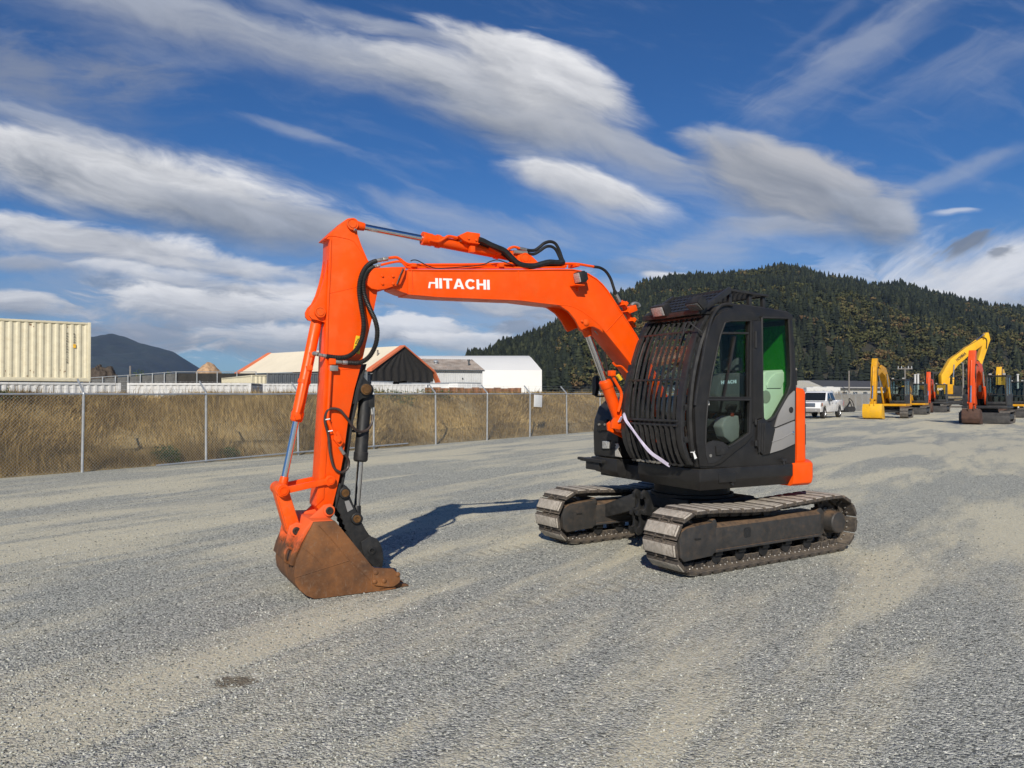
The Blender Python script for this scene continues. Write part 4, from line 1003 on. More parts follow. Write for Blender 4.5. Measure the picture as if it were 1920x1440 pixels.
# ------------------------------------------------------------------ undercarriage
def undercarriage():
    dz = AT - AH
    def part(mb, name, mats, parent=EXC, **k):
        o = mb.build(name, mats, parent, **k)
        if parent is EXC: o.rotation_euler = (0, 0, dz)
        return o
    # path of the chain's pitch line
    uI, uS, zc, rp = 1.105, -1.13, .322, .252
    def path(n=37):
        pts = []; L1 = uI - uS; arc = math.pi * rp; tot = 2 * L1 + 2 * arc
        out = []
        for i in range(n):
            d = tot * (i + .3) / n
            if d < L1: q = (uI - d, zc - rp)                      # bottom run, front to rear
            elif d < L1 + arc:
                a = (d - L1) / rp; q = (uS - math.sin(a) * rp, zc - math.cos(a) * rp)
            elif d < 2 * L1 + arc:
                e = d - L1 - arc; f = e / L1; q = (uS + e, zc + rp - .050 * math.sin(math.pi * f) ** 2 * (1 if f > .45 else .6))
            else:
                a = (d - 2 * L1 - arc) / rp; q = (uI + math.sin(a) * rp, zc + math.cos(a) * rp)
            out.append(q)
        return out
    pts = path(); n = len(pts)
    # one shoe, lying with its outer face towards +z
    mb = MB(); w = .225
    prof = [(-.082, .020), (-.082, .030), (-.070, .034), (-.060, .062), (-.052, .066), (.050, .066), (.058, .062), (.066, .034), (.078, .034), (.080, .044), (.088, .044), (.088, .028), (.080, .020)]
    rings = []
    for y, k in ((-w, .86), (-w + .02, 1.0), (w - .02, 1.0), (w, .86)):
        rings.append([(x, y, z if z < .04 else .034 + (z - .034) * (1 if k == 1 else .6)) for x, z in prof])
    mb.loft(rings)
    mb.m = [1 if (abs(sum(mb.v[i][2] for i in f) / len(f)) > .056) else 0 for f in mb.f]
    for y in (-.11, -.055, .055, .11):
        for x in (-.035, .03): mb.cyl((x, y * 1.12, .020), (x, y * 1.12, .006), .013, n=6, mat=2)
    shoe = mb.mesh('track_shoe', [TRACK, PADM, BOLTM], .004, seg=1)
    for side in (1, -1):
        vc = .935 * side
        # chain
        mb = MB()
        for i in range(n):
            a, b = Vector((pts[i][0], 0, pts[i][1])), Vector((pts[(i + 1) % n][0], 0, pts[(i + 1) % n][1])); d = (b - a).normalized(); nn = Vector((d.z, 0, -d.x))
            for y in (-.062, .062):
                c = (a + b) / 2 + Vector((0, vc + y, 0)); e = d * .088
                for off in (-.010, .010): mb.box(c + d * (off * 4) + Vector((0, off, 0)) - nn * .012, (.112, .020, .090), Matrix((d, Vector((0, 1, 0)), nn)).transposed())
            mb.cyl(a + Vector((0, vc - .085, 0)), a + Vector((0, vc + .085, 0)), .021, n=8)
        ch = part(mb, 'track_chain', TRACK, bevel=.004, seg=1)
        rg = random.Random(side + 5)
        for i in range(n):
            a, b = Vector((pts[i][0], 0, pts[i][1])), Vector((pts[(i + 1) % n][0], 0, pts[(i + 1) % n][1])); c = (a + b) / 2; d = (b - a).normalized()
            o = bpy.data.objects.new('track_shoe', shoe); link(o, ch)
            nn = Vector((-d.z, 0, d.x))           # outwards: the run goes rearwards along the bottom
            y = nn.cross(d)
            M = Matrix((d, y, nn)).transposed().to_4x4(); M.translation = c + Vector((0, vc, 0)) + nn * .002
            o.matrix_local = M @ Matrix.Rotation(rg.uniform(-.012, .012), 4, 'Z')
        # side frame
        y0, y1 = (vc - .16, vc + .16)
        mb = MB()
        mb.loft([[(u, y0, .215), (u, y1, .215), (u, y1, .435), (u, y1 - .05, .47), (u, y0 + .05, .47), (u, y0, .435)] for u in (-.86, .83)])
        mb.loft([[(u, y0 - .005, .195), (u, y1 + .012, .195), (u, y1 + .012, .222), (u, y0 - .005, .222)] for u in (-.84, .83)])
        fr = part(mb, 'track_frame', FRAMEM, bevel=.010)
        ends = [(.80, .215), (.86, .17), (1.24, .155), (1.285, .20), (1.30, .36), (1.27, .44), (1.20, .475), (.85, .50), (.80, .47)]
        mb = MB().prism(ends, y0 - .01, y1 + .02); mb.prism([(.78, .46), (.84, .44), (.86, .52), (.81, .53)], y0, y1 + .022)
        part(mb, 'idler_guard', FRAMEM, fr, bevel=.014)
        for s in (1, -1):
            yy = vc + s * .185
            MB().bb((1.02, yy - .004, .352), (1.10, yy + .004, .366)).build('guard_slot_shade', BLACKM, fr)  # black bar on the guard face, painted-in shade of a slot
        MB().prism([(.30, .30), (.37, .30), (.385, .315), (.385, .385), (.37, .40), (.30, .40), (.285, .385), (.285, .315)], y1 - .005, y1 + .004).build('frame_hole_shade', BLACKM, fr)  # dark plates set proud of the frame stand for shade inside its holes
        MB().prism([(.30, .30), (.37, .30), (.385, .315), (.385, .385), (.37, .40), (.30, .40), (.285, .385), (.285, .315)], y0 - .004, y0 + .005).build('frame_hole_shade', BLACKM, fr)
        MB().bb((.02, vc + .02, .468), (.16, vc + .08, .474)).build('frame_hole_shade', BLACKM, fr)
        mb = MB(); mb.lathe((uI, vc - .05, zc), (0, 1, 0), [(0, .10), (0, .21), (.03, .225), (.07, .225), (.10, .21), (.10, .10)], 28); mb.cyl((uI, vc - .15, zc), (uI, vc + .15, zc), .07)
        part(mb, 'idler', TRACK, bevel=.004)
        # sprocket and final drive
        prof = []
        for k in range(19):
            for da, rr in ((-.35, .205), (-.12, .245), (.12, .245), (.35, .205)):
                a = 2 * math.pi * (k + da) / 19; prof.append((uS + rr * math.cos(a), zc + rr * math.sin(a)))
        part(MB().prism(prof, vc - .025, vc + .025), 'sprocket', TRACK)
        mb = MB(); s = side
        mb.lathe((uS, vc - s * .10, zc), (0, s, 0), [(0, .15), (.12, .15), (.125, .165), (.15, .165), (.155, .125), (.28, .122), (.295, .112), (.297, .02)], 28)
        for k in range(12):
            a = k * math.pi / 6; mb.cyl((uS + .15 * math.cos(a), vc + s * .05, zc + .15 * math.sin(a)), (uS + .15 * math.cos(a), vc + s * .065, zc + .15 * math.sin(a)), .012, n=6)
        part(mb, 'final_drive', FRAMEM, bevel=.003)
        mb = MB().prism([(-.84, .20), (-.84, .46), (-.93, .50), (-1.0, .44), (-.99, .22), (-.93, .16)], vc - s * .02 + s * .06, vc + s * .10)
        part(mb, 'drive_bracket', FRAMEM, bevel=.006)
        for u in (-.72, -.36, 0, .36, .70):
            mb = MB().lathe((u, vc - .09, .135), (0, 1, 0), [(0, .05), (0, .072), (.05, .072), (.055, .055), (.125, .055), (.13, .072), (.18, .072), (.18, .05)], 18)
            for y in (-.11, .11): mb.bb((u - .05, vc + y - .015, .15), (u + .05, vc + y + .015, .225))
            part(mb, 'track_roller', BLACKM, bevel=.003)
        part(MB().lathe((-.08, vc - .07, .508), (0, 1, 0), [(0, .055), (.14, .055)], 18).bb((-.12, vc - .12, .44), (-.04, vc - .07, .52)), 'carrier_roller', TRACK)
    mb = MB()
    mb.loft([[(.46 * s, .52 * k, z) for s, k in ((1, 1), (-1, 1), (-1, -1), (1, -1))] for z in (.36, .60)])
    for su in (1, -1):
        for sv in (1, -1):
            mb.loft([[(su * .18, sv * .45, .40), (su * .50, sv * .42, .40), (su * .50, sv * .42, .60), (su * .18, sv * .45, .60)],
                     [(su * .22, sv * .80, .27), (su * .66, sv * .80, .27), (su * .66, sv * .80, .43), (su * .22, sv * .80, .43)]])
    mb.bb((-.42, -.45, .29), (.42, .45, .37))
    part(mb, 'car_body', BLACKM, bevel=.012)
    part(MB().lathe((0, 0, .58), (0, 0, 1), [(0, .47), (.05, .47), (.055, .43), (.14, .43), (.145, .46), (.20, .46)], 40), 'swing_bearing', BLACKM)
    # hook shaped lugs on the front of the car body
    def hook(v, z0, up):
        a = [(.0, 0), (.16, 0)]; c = []
        o = [(.44, z0), (.62, z0), (.66, z0 + .10), (.71, z0 + .20), (.76, z0 + .225), (.80, z0 + .19), (.80, z0 + .13), (.775, z0 + .15), (.745, z0 + .13), (.735, z0 + .07), (.75, z0 + .02), (.79, z0 - .0), (.78, z0 - .045), (.70, z0 - .06), (.44, z0 - .06)]
        if not up: o = [(u, 2 * z0 - z) for u, z in o]
        return MB().prism(o, v - .018, v + .018)
    for v in (-.10, .03): part(hook(v, .47, True), 'mount_lug', BLACKM, bevel=.004)
    for v in (-.17, -.07): part(hook(v, .41, False), 'mount_lug', BLACKM, bevel=.004)
undercarriage()

# ------------------------------------------------------------------ house
def house():
    sk = MB()
    def rings(plan, inset, zs):
        c = Vector((sum(p[0] for p in plan) / len(plan), sum(p[1] for p in plan) / len(plan)))
        return [[(p[0] - (inset if z < .83 else 0) * (1 if p[0] > c.x else -.0), p[1] - (inset if z < .83 else 0) * (1 if p[1] > .5 else 0), z) for p in plan] for z in zs]
    left = [(.825, 1.046), (.825, .06), (-.47, .06), (-.488, 1.046)]
    sk.loft([[(.775, .99, .787), (.775, .06, .787), (-.47, .06, .787), (-.48, .99, .787)], [(.818, 1.035, .870), (.818, .06, .870), (-.47, .06, .870), (-.486, 1.035, .870)], [(.825, 1.046, .885), (.825, .06, .885), (-.47, .06, .885), (-.488, 1.046, .885)], [(u, v, 1.006) for u, v in left]])
    fr = sk.build('house_skirt', BLACKP, EXC, .012)
    # service lid line and drain hole on the skirt
    lid = SS([(1347, 888), (1379, 886), (1380, 903), (1348, 905)], 1.046)
    MB().prism(lid, 1.040, 1.050).build('skirt_lid', BLACKP, fr, .003)
    q = S(1368, 907, 1.0); MB().cyl((q[0], 1.0, q[1]), (q[0], 1.045, q[1]), .013, n=10).build('drain_hole', INTERD, fr)
    mb = MB(); mb.bb((-.80, -.80, .78), (.72, .85, .95)); mb.bb((-.45, -.30, .95), (.60, .10, 1.10)); mb.build('main_frame', BLACKM, EXC, .01)
    # right hand front: tank box, step, skirt, head lamp
    side = [(.825, 1.012), (.835, 1.30), (.82, 1.45), (.76, 1.60), (.64, 1.69), (.45, 1.72), (-.60, 1.74), (-.60, 1.012)]
    tb = MB().prism(side, -.31, -.80).build('tank_housing', BLACKP, EXC, .035, seg=3)
    mb = MB(); mb.prism([(.826, 1.40), (.846, 1.40), (.842, 1.46), (.78, 1.605), (.66, 1.70), (.64, 1.685), (.755, 1.59), (.815, 1.45)], -.36, -.43); mb.build('hood_rib', BLACKP, tb, .006)
    lamp = [Sv(x, y, .84) for x, y in ((1128, 825), (1144, 825.5), (1144, 843), (1128, 842))]
    def onfront(pl, u0, u1): return MB().loft([[(u, v, z) for v, z in pl] for u in (u0, u1)])
    onfront(lamp, .825, .842).build('lamp_recess', INTERD, tb, .004)
    l2 = [Sv(x, y, .84) for x, y in ((1131, 827), (1143, 827), (1143, 841), (1131, 841))]
    onfront(l2, .835, .855).build('head_lamp', LENS, tb, .006)
    for k in range(3):
        b = [Sv(x, y + k * 5.5, .84) for x, y in ((1146.5, 828), (1154, 828), (1154, 831.5), (1146.5, 831.5))]; onfront(b, .83, .842).build('lamp_vent', INTERD, tb)
    lt = [Sv(x, y, .85) for x, y in ((1120, 790), (1139, 786), (1140, 806), (1122, 808))]; onfront(lt, .83, .865).build('latch_plate', BLACKM, tb, .008)
    for x in (1124, 1135): 
        q = Sv(x, 796, .87); MB().cyl((.85, q[0], q[1]), (.885, q[0], q[1]), .014, n=10).build('latch_bolt', FITTING, tb)
    pl = [(1158, 832), (1163, 831), (1166, 838), (1163, 842), (1170, 857), (1158, 855)]
    MB().loft([[(u, *Sv(x, y, .80)) for x, y in pl] for u in (.83, .836)]).build('pale_patch', paint('primer_patch', (.42, .40, .36), .8, .2, .5, (.1, .09, .08), 30), tb)
    MB().loft([[(.80, -.30, .80), (.80, -.78, .83), (.55, -.92, .83), (-.6, -.92, .80), (-.6, -.30, .78)], [(.845, -.30, .86), (.845, -.82, .88), (.58, -.97, .88), (-.6, -.97, .86), (-.6, -.30, .86)], [(.845, -.30, 1.008), (.845, -.82, 1.008), (.58, -.97, 1.008), (-.6, -.97, 1.008), (-.6, -.30, 1.008)]]).build('right_skirt', BLACKP, EXC, .014)
    st = MB().bb((.76, -.98, .945), (.90, -.52, .985)).bar((.88, -1.03, .972), (.88, -.9, .972), .05, .035)
    st.bb((.78, -.90, .85), (.87, -.62, .95)); st.build('step_plate', BLACKM, EXC, .012)
    # counterweight: rounded tail
    def arc(r, a0, a1, n=18): return [(-.02 + r * math.cos(R(a)), r * math.sin(R(a))) for a in np.linspace(a0, a1, n)]
    base = [(u + .02, v) for u, v in arc(1.31, 126, 234, 22)]
    def ring(k, z): return [(u * k - (1 - k) * .3, v * k, z) for u, v in base] + [(-.49, -1.05 * k, z), (-.49, 1.05 * k, z)]
    MB().loft([ring(.955, .765), ring(.99, .79), ring(1.0, .84), ring(1.0, .99), ring(.985, 1.012), ring(.95, 1.02)]).build('counterweight', ORANGE, EXC, .006)
    b2 = [(u + .02, v) for u, v in arc(1.235, 126, 234, 20)]
    def ring2(k, z): return [(u * k, v * k, z) for u, v in b2] + [(-.60, -1.0 * k, z), (-.60, 1.0 * k, z)]
    ec = MB().loft([ring2(1.0, 1.021), ring2(1.0, 1.77), ring2(.985, 1.81), ring2(.94, 1.825)]).build('engine_cover', ORANGE, EXC, .004)
    for z0, z1 in ((1.20, 1.42), (1.50, 1.72)):
        mb = MB()
        for k in range(8):
            a = R(126.6 + k * 1.3); p = (1.232 * math.cos(a), 1.232 * math.sin(a))
            mb.box((p[0], p[1], (z0 + z1) / 2), (.016, .013, (z1 - z0)), Matrix.Rotation(a, 3, 'Z'))
        mb.build('vent_slot', INTERD, ec)
    MB().bb((-.585, .2, 1.012), (-.545, .985, 1.80)).build('rear_gap_panel', BLACKM, EXC)
    mb = MB().bb((-1.0, -.80, 1.74), (-.62, .6, 1.80)); mb.build('engine_hood', BLACKP, EXC, .03)
    # hinge blobs in the gap by the cover
    for y in (775, 785, 799, 806):
        u, z = S(1496, y, .985); MB().bb((u - .02, .96, z - .018), (u + .02, .99, z + .018)).build('hinge', ORANGE, ec, .004)
    # mirror on the right
    mp = [Sv(x, y, .62) for x, y in ((1116, 708), (1115.5, 740), (1119, 742), (1122, 728), (1121, 704))]
    mr = MB().loft([[(u, v, z) for v, z in mp] for u in (.60, .66)]).build('mirror', BLACKM, EXC, .012)
    MB().loft([[(.665, v * .985 + .002, z) for v, z in mp], [(.662, v, z) for v, z in mp]]).build('mirror_glass', BLACKM, mr)
    q = [(.62, *Sv(x, y, .62)) for x, y in ((1117, 715), (1116, 738), (1120, 743), (1135, 742.5), (1148, 742))]; MB().tube(catmull(q, 5), .012, 8).build('mirror_arm', BLACKM, mr)
    q = [(.60, *Sv(x, y, .60)) for x, y in ((1133, 716), (1134, 730), (1139, 740), (1150, 745))]; MB().tube(catmull(q, 5), .014, 8).build('grab_rail', BLACKM, EXC)
house()

# ------------------------------------------------------------------ cab
CV = 1.03
def cab():
    out = SS([(1313.6, 878.6), (1305, 829), (1301, 773), (1304, 738), (1312, 703), (1323.4, 641), (1331, 613), (1339, 592), (1348.7, 579), (1361, 573.5), (1481, 589), (1485, 594.5), (1489, 640), (1492, 690), (1493, 728), (1491, 871)], CV)
    h_up = SS([(1357, 605), (1366, 602.3), (1405, 602), (1403.5, 745), (1326, 745), (1332, 705), (1341, 662), (1348.5, 628)], CV)
    h_lo = SS([(1325, 750), (1403.5, 750), (1402.7, 812), (1384, 826), (1364, 838.5), (1352, 830), (1335, 827), (1320.5, 833), (1321, 800)], CV)
    h_re = SS([(1428, 595.5), (1478, 597), (1481.5, 650), (1483, 690), (1482.5, 722), (1477, 738), (1465, 760), (1453, 781), (1446, 787), (1435, 790), (1430, 784), (1428.5, 740)], CV)
    cb = MB(); cb.plate([out, h_up, h_lo, h_re], CV - .055, CV)
    # far side wall, rear wall, roof, floor
    inner = [(u, z) for u, z in out]
    hr = [(.60, 1.50), (.73, 1.95), (.62, 2.40), (.42, 2.52), (-.40, 2.48), (-.44, 1.60), (-.2, 1.42)]
    cb.plate([inner, hr], .03, .075)
    cb.plate([[(.075, 1.01), (CV - .055, 1.01), (CV - .055, 2.575), (.075, 2.575)], [(.16, 1.72), (.95, 1.72), (.93, 2.50), (.18, 2.50)]], -.555, -.50, lambda p, q, w: (w, p, q))
    cb.bb((-.53, .075, 1.008), (.79, CV - .055, 1.06))
    cabo = cb.build('cab', BLACKP, EXC, .006)
    rf = [(.60, 2.585), (.545, 2.640), (.42, 2.675), (.2, 2.682), (-.43, 2.640), (-.515, 2.60), (-.515, 2.55), (.58, 2.55)]
    MB().prism(rf, .025, CV + .006).build('roof', BLACKP, cabo, .022, seg=3)
    # door: slightly proud skin, split from the cab by its own edge
    d_out = SS([(1310.5, 874), (1303.5, 829), (1300.5, 773), (1303, 738), (1311, 703), (1322.4, 641), (1331, 611), (1340, 594), (1351, 584.5), (1364, 581), (1423, 588), (1417, 601), (1409, 601.5), (1409, 816), (1396, 832), (1378, 845), (1362, 858), (1350, 868), (1335, 874)], CV)
    dr = MB().plate([d_out, h_up, h_lo], CV + .003, CV + .020).build('door', BLACKP, cabo, .006)
    # frames round the openings
    def rim(h, r, v, name, par):
        MB().tube([Vector((u, v, z)) for u, z in h + [h[0]]], r, 6).build(name, INTERD, par)
    rim(h_up, .010, CV + .018, 'window_seal', dr); rim(h_lo, .010, CV + .018, 'window_seal', dr); rim(h_re, .014, CV + .002, 'window_seal', cabo)
    gl = lambda h, v, m, n, par: MB().plate([h], v, v + .004).build(n, m, par, smooth=False)
    gl(h_up, CV - .02, G_CLEAR, 'door_window', dr); gl(h_lo, CV - .02, G_DARK, 'door_window', dr); gl(h_re, CV - .02, G_GREEN, 'rear_side_window', cabo)
    gl(hr, .05, G_CLEAR, 'right_window', cabo)
    MB().bb((-.53, .16, 1.72), (-.525, .95, 2.50)).build('rear_window', G_POLY, cabo, smooth=False)
    a, b = P3(1350, 624.5, CV + .012), P3(1403, 624.8, CV + .012); MB().bar(a, b, .022, .020, (0, 1, 0)).build('sash_bar', BLACKM, dr, .003)
    a, b = P3(1378, 631, CV - .005), P3(1357, 744, CV - .005); MB().bar(a, b, .018, .026, (0, 1, 0)).build('sliding_sash', BLACKP, dr, .003)
    a, b = P3(1402, 626, CV - .0), P3(1401, 744, CV - .0); MB().bar(a, b, .018, .022, (0, 1, 0)).build('sliding_sash', BLACKP, dr, .003)
    # pillar cover with long hinge
    pil = SS([(1408.5, 602), (1424.5, 602.5), (1427, 690), (1427, 783), (1417, 786), (1409, 792)], CV)
    MB().prism(pil, CV + .0, CV + .024).build('pillar_cover', BLACKP, cabo, .006)
    for y0, y1 in ((621, 652), (786, 796), (826, 836)):
        MB().tube([P3(1417, y0, CV + .028), P3(1417, y1, CV + .028)], .013, 8).build('door_hinge', BLACKM, dr)
    # latch panel
    pan = SS([(1319.5, 836), (1323, 830), (1335, 827.3), (1352, 830), (1362, 838.5), (1357, 851), (1348, 861), (1336, 868), (1325, 869), (1320, 852)], CV)
    lp = MB().prism(pan, CV + .018, CV + .027).build('latch_panel', INTERD, dr, .006)
    hd = SS([(1337, 836), (1346, 835), (1347, 853), (1338, 853)], CV); MB().prism(hd, CV + .024, CV + .045).build('door_handle', BLACKP, lp, .006)
    hd2 = SS([(1347, 839), (1357, 841), (1357, 851), (1347, 852)], CV); MB().prism(hd2, CV + .026, CV + .032).build('handle_pocket', BLACKM, lp, .004)
    q = S(1328.5, 854, CV); MB().cyl((q[0], CV + .02, q[1]), (q[0], CV + .034, q[1]), .016, n=12).build('key_lock', FITTING, lp)
    # lower seam line of the door
    # grey side panels behind the door
    g1 = SS([(1488, 732.5), (1479, 741), (1470, 753), (1461, 770), (1455, 788), (1451.5, 801), (1487.5, 786.5)], CV)
    gp = MB().prism(g1, CV - .01, CV + .022).build('side_panel', GREYP, cabo, .007)
    q = S(1480, 768.5, CV); MB().lathe((q[0], CV + .015, q[1]), (0, 1, 0), [(0, .030), (.012, .032), (.014, .026), (.008, .022), (.012, .012), (.012, .002)], 20).build('fuel_cap', INTERD, gp)
    g2 = SS([(1451, 804), (1487.5, 789), (1487.5, 832), (1464, 843), (1441, 850)], CV)
    gq = MB().prism(g2, CV - .01, CV + .024).build('side_panel', GREYP, cabo, .007)
    mb = MB(); mb.tube([P3(1447, 829, CV + .024), P3(1466, 822, CV + .024), P3(1483, 813, CV + .024)], .007, 6); mb.build('panel_crease', GREYP, gq)
    q = S(1483.5, 811.5, CV); MB().lathe((q[0], CV + .02, q[1]), (0, 1, 0), [(0, .016), (.01, .016), (.012, .010)], 14).build('panel_lock', CHROME, gq)
    g3 = SS([(1418, 788), (1428, 784), (1437, 792), (1443, 801), (1450.5, 804), (1440.5, 850.5), (1428, 853), (1421, 846), (1416.5, 836)], CV)
    g4 = MB().prism(g3, CV - .01, CV + .026).build('corner_panel', BLACKP, cabo, .007)
    for x0, x1 in ((1425, 1423), (1430, 1428), (1434, 1432)):
        MB().tube([P3(x0, 793, CV + .026), P3(x1, 849, CV + .026)], .008, 6).build('panel_groove', BLACKM, g4)
    q = S(1467, 862, CV); MB().bb((q[0] - .03, CV, q[1] - .012), (q[0] + .03, CV + .03, q[1] + .012)).tube([(q[0], CV + .02, q[1]), (q[0] + .005, CV + .025, q[1] - .05)], .008).build('panel_latch', INTERD, cabo)
    # drip rail / hand rail over the door
    MB().tube(catmull([P3(x, y, CV + .022) for x, y in ((1303, 760), (1308, 722), (1316, 678), (1324, 634), (1333, 600), (1341, 584), (1351, 574), (1362, 570.5), (1373, 572))], 6), .016, 8).build('drip_rail', BLACKP, cabo)
    for x, y in ((1371, 571), (1382, 573.5), (1422, 577), (1442, 580), (1459, 583)):
        q = S(x, y, .95); MB().bb((q[0] - .035, .93, q[1] - .02), (q[0] + .035, .97, q[1] + .012)).build('roof_bracket', BLACKM, cabo, .004)
    q = S(1495, 679.5, CV); MB().lathe((q[0] - .0, CV - .1, q[1] - .012), (0, 0, 1), [(0, .02), (.008, .055), (.02, .05), (.026, .01)], 14).build('beacon_disc', BLACKM, cabo)
    MB().tube([P3(1493, 694, CV - .1), P3(1493.5, 722, CV - .1)], .008).build('antenna', BLACKM, cabo)
    # sticker in the door glass
    st = SS([(1323.5, 751), (1331.5, 750.5), (1331.5, 759.5), (1323, 760)], CV)
    sk = MB().prism(st, CV - .013, CV - .011).build('door_sticker', WHITEP, dr)
    for x, y, w, h in ((1325.3, 754, 2.0, 3.6), (1329.4, 753, 1.6, 2.0), (1329.6, 757, 1.4, 1.6)):
        b = SS([(x - w / 2, y - h / 2), (x + w / 2, y - h / 2), (x + w / 2, y + h / 2), (x - w / 2, y + h / 2)], CV); MB().prism(b, CV - .011, CV - .0095).build('sticker_print', INTERD, sk)
    # windscreen and its pillars
    prof = [(2.56, .62), (2.345, .775), (2.106, .865), (1.854, .925), (1.60, .955), (1.472, .955), (1.206, .925), (1.04, .855)]
    MB().loft([[(u - .075, v, z) for z, u in prof] for v in (.09, .96)], caps=False, closed=False).build('windscreen', G_FRONT, cabo)
    for v in (.055, .985): MB().tube(catmull([(u - .06, v, z) for z, u in prof], 4), .035, 8).build('front_pillar', BLACKP, cabo)
    for z, u in ((1.46, .885), (2.54, .58), (1.06, .80)): MB().bar((u, .06, z), (u, .98, z), .05, .05).build('front_crossmember', BLACKP, cabo, .006)
    # inside: seat, consoles, levers
    def inside(mb, n, m, b=.02): return mb.build(n, m, cabo, b, seg=3)
    inside(MB().prism(SS([(1334, 741), (1340, 716), (1347, 705), (1357, 701), (1378, 699), (1388, 702), (1392, 730), (1390, 775), (1345, 775)], .62), .36, .70), 'seat_back', SEATM, .03)
    inside(MB().prism(SS([(1372, 695), (1374, 675), (1379, 670), (1385, 671), (1387, 684), (1385, 696)], .58), .42, .64), 'headrest', SEATM, .03)
    inside(MB().bb((-.25, .33, 1.34), (.28, .72, 1.48)), 'seat_cushion', SEATM, .04); inside(MB().bb((-.2, .36, 1.06), (.2, .70, 1.34)), 'seat_base', INTERD)
    inside(MB().prism(SS([(1429, 700), (1434, 696), (1468, 693), (1476, 698), (1479, 711), (1480, 727), (1470, 750), (1456, 778), (1447, 788), (1433, 791), (1429, 784)], .86), .55, .88), 'rear_console', INTER, .03)
    inside(MB().prism(SS([(1437, 722), (1445, 708), (1455, 700), (1470, 697), (1476, 702), (1464, 728), (1438, 728)], .89), .86, .893), 'console_lid', INTER, .006)
    q = S(1437, 744, .89); MB().lathe((q[0], .878, q[1]), (0, 1, 0), [(0, .07), (.006, .07), (.007, .05)], 18).build('console_speaker', GREYP, cabo)
    q = S(1434, 697, .8); MB().bb((q[0] - .05, .7, q[1] - .005), (q[0] + .05, .8, q[1] + .01)).build('cup_recess', INTERD, cabo, .004)
    inside(MB().prism(SS([(1326, 745), (1328, 716), (1333, 693), (1354, 692), (1354, 745)], .3), .10, .18), 'right_console', INTER, .02)
    inside(MB().prism(SS([(1351, 800), (1357, 784), (1366, 780), (1383, 779), (1385, 800), (1384, 822), (1370, 831), (1357, 820)], .86), .74, .88), 'left_console', INTER, .02)
    MB().tube([P3(1373, 786, .86), P3(1372, 771, .84), P3(1371, 760, .83)], .012).build('lever', INTERD, cabo)
    inside(MB().prism(SS([(1363, 765), (1366, 757), (1381, 757), (1380, 764), (1377, 773), (1368, 773)], .84), .80, .86), 'lever_grip', INTERD, .012)
    q = S(1374, 777, .885); MB().bb((q[0] - .02, .87, q[1] - .02), (q[0] + .02, .885, q[1] + .02)).build('red_latch', paint('red_plastic', (.45, .08, .04), .5), cabo, .004)
    MB().tube(catmull([P3(x, y, .8) for x, y in ((1386, 768), (1390, 785), (1386, 800), (1391, 812))], 5), .012).build('seat_belt', INTERD, cabo)
    for k in (.35, .55): MB().tube([(.45, k, 1.06), (.50, k, 1.45), (.42, k, 1.62)], .013).build('travel_lever', INTERD, cabo)
    inside(MB().bb((.35, .12, 1.06), (.62, .24, 1.72)), 'monitor_stand', INTERD)
    # HITACHI on the seat back
    loops, W = text_loops('HITACHI'); a, b = S(1352.5, 720.5, .70), S(1380.5, 718.5, .70)
    d = Vector((b[0] - a[0], b[1] - a[1])); Lr = d.length; d /= Lr; up = Vector((d.y, -d.x)) * -1
    if up.y < 0: up = -up
    mb = MB(); hh = Lr / W * .95
    for o, hs in loops:
        f = lambda p: (a[0] + d.x * p[0] * Lr / W + up.x * p[1] * hh, a[1] + d.y * p[0] * Lr / W + up.y * p[1] * hh)
        mb.plate([[f(p) for p in o]] + [[f(p) for p in h] for h in hs], .695, .703)
    mb.build('seat_lettering', paint('pale_blue_print', (.45, .56, .62), .6), cabo, smooth=False)
cab()

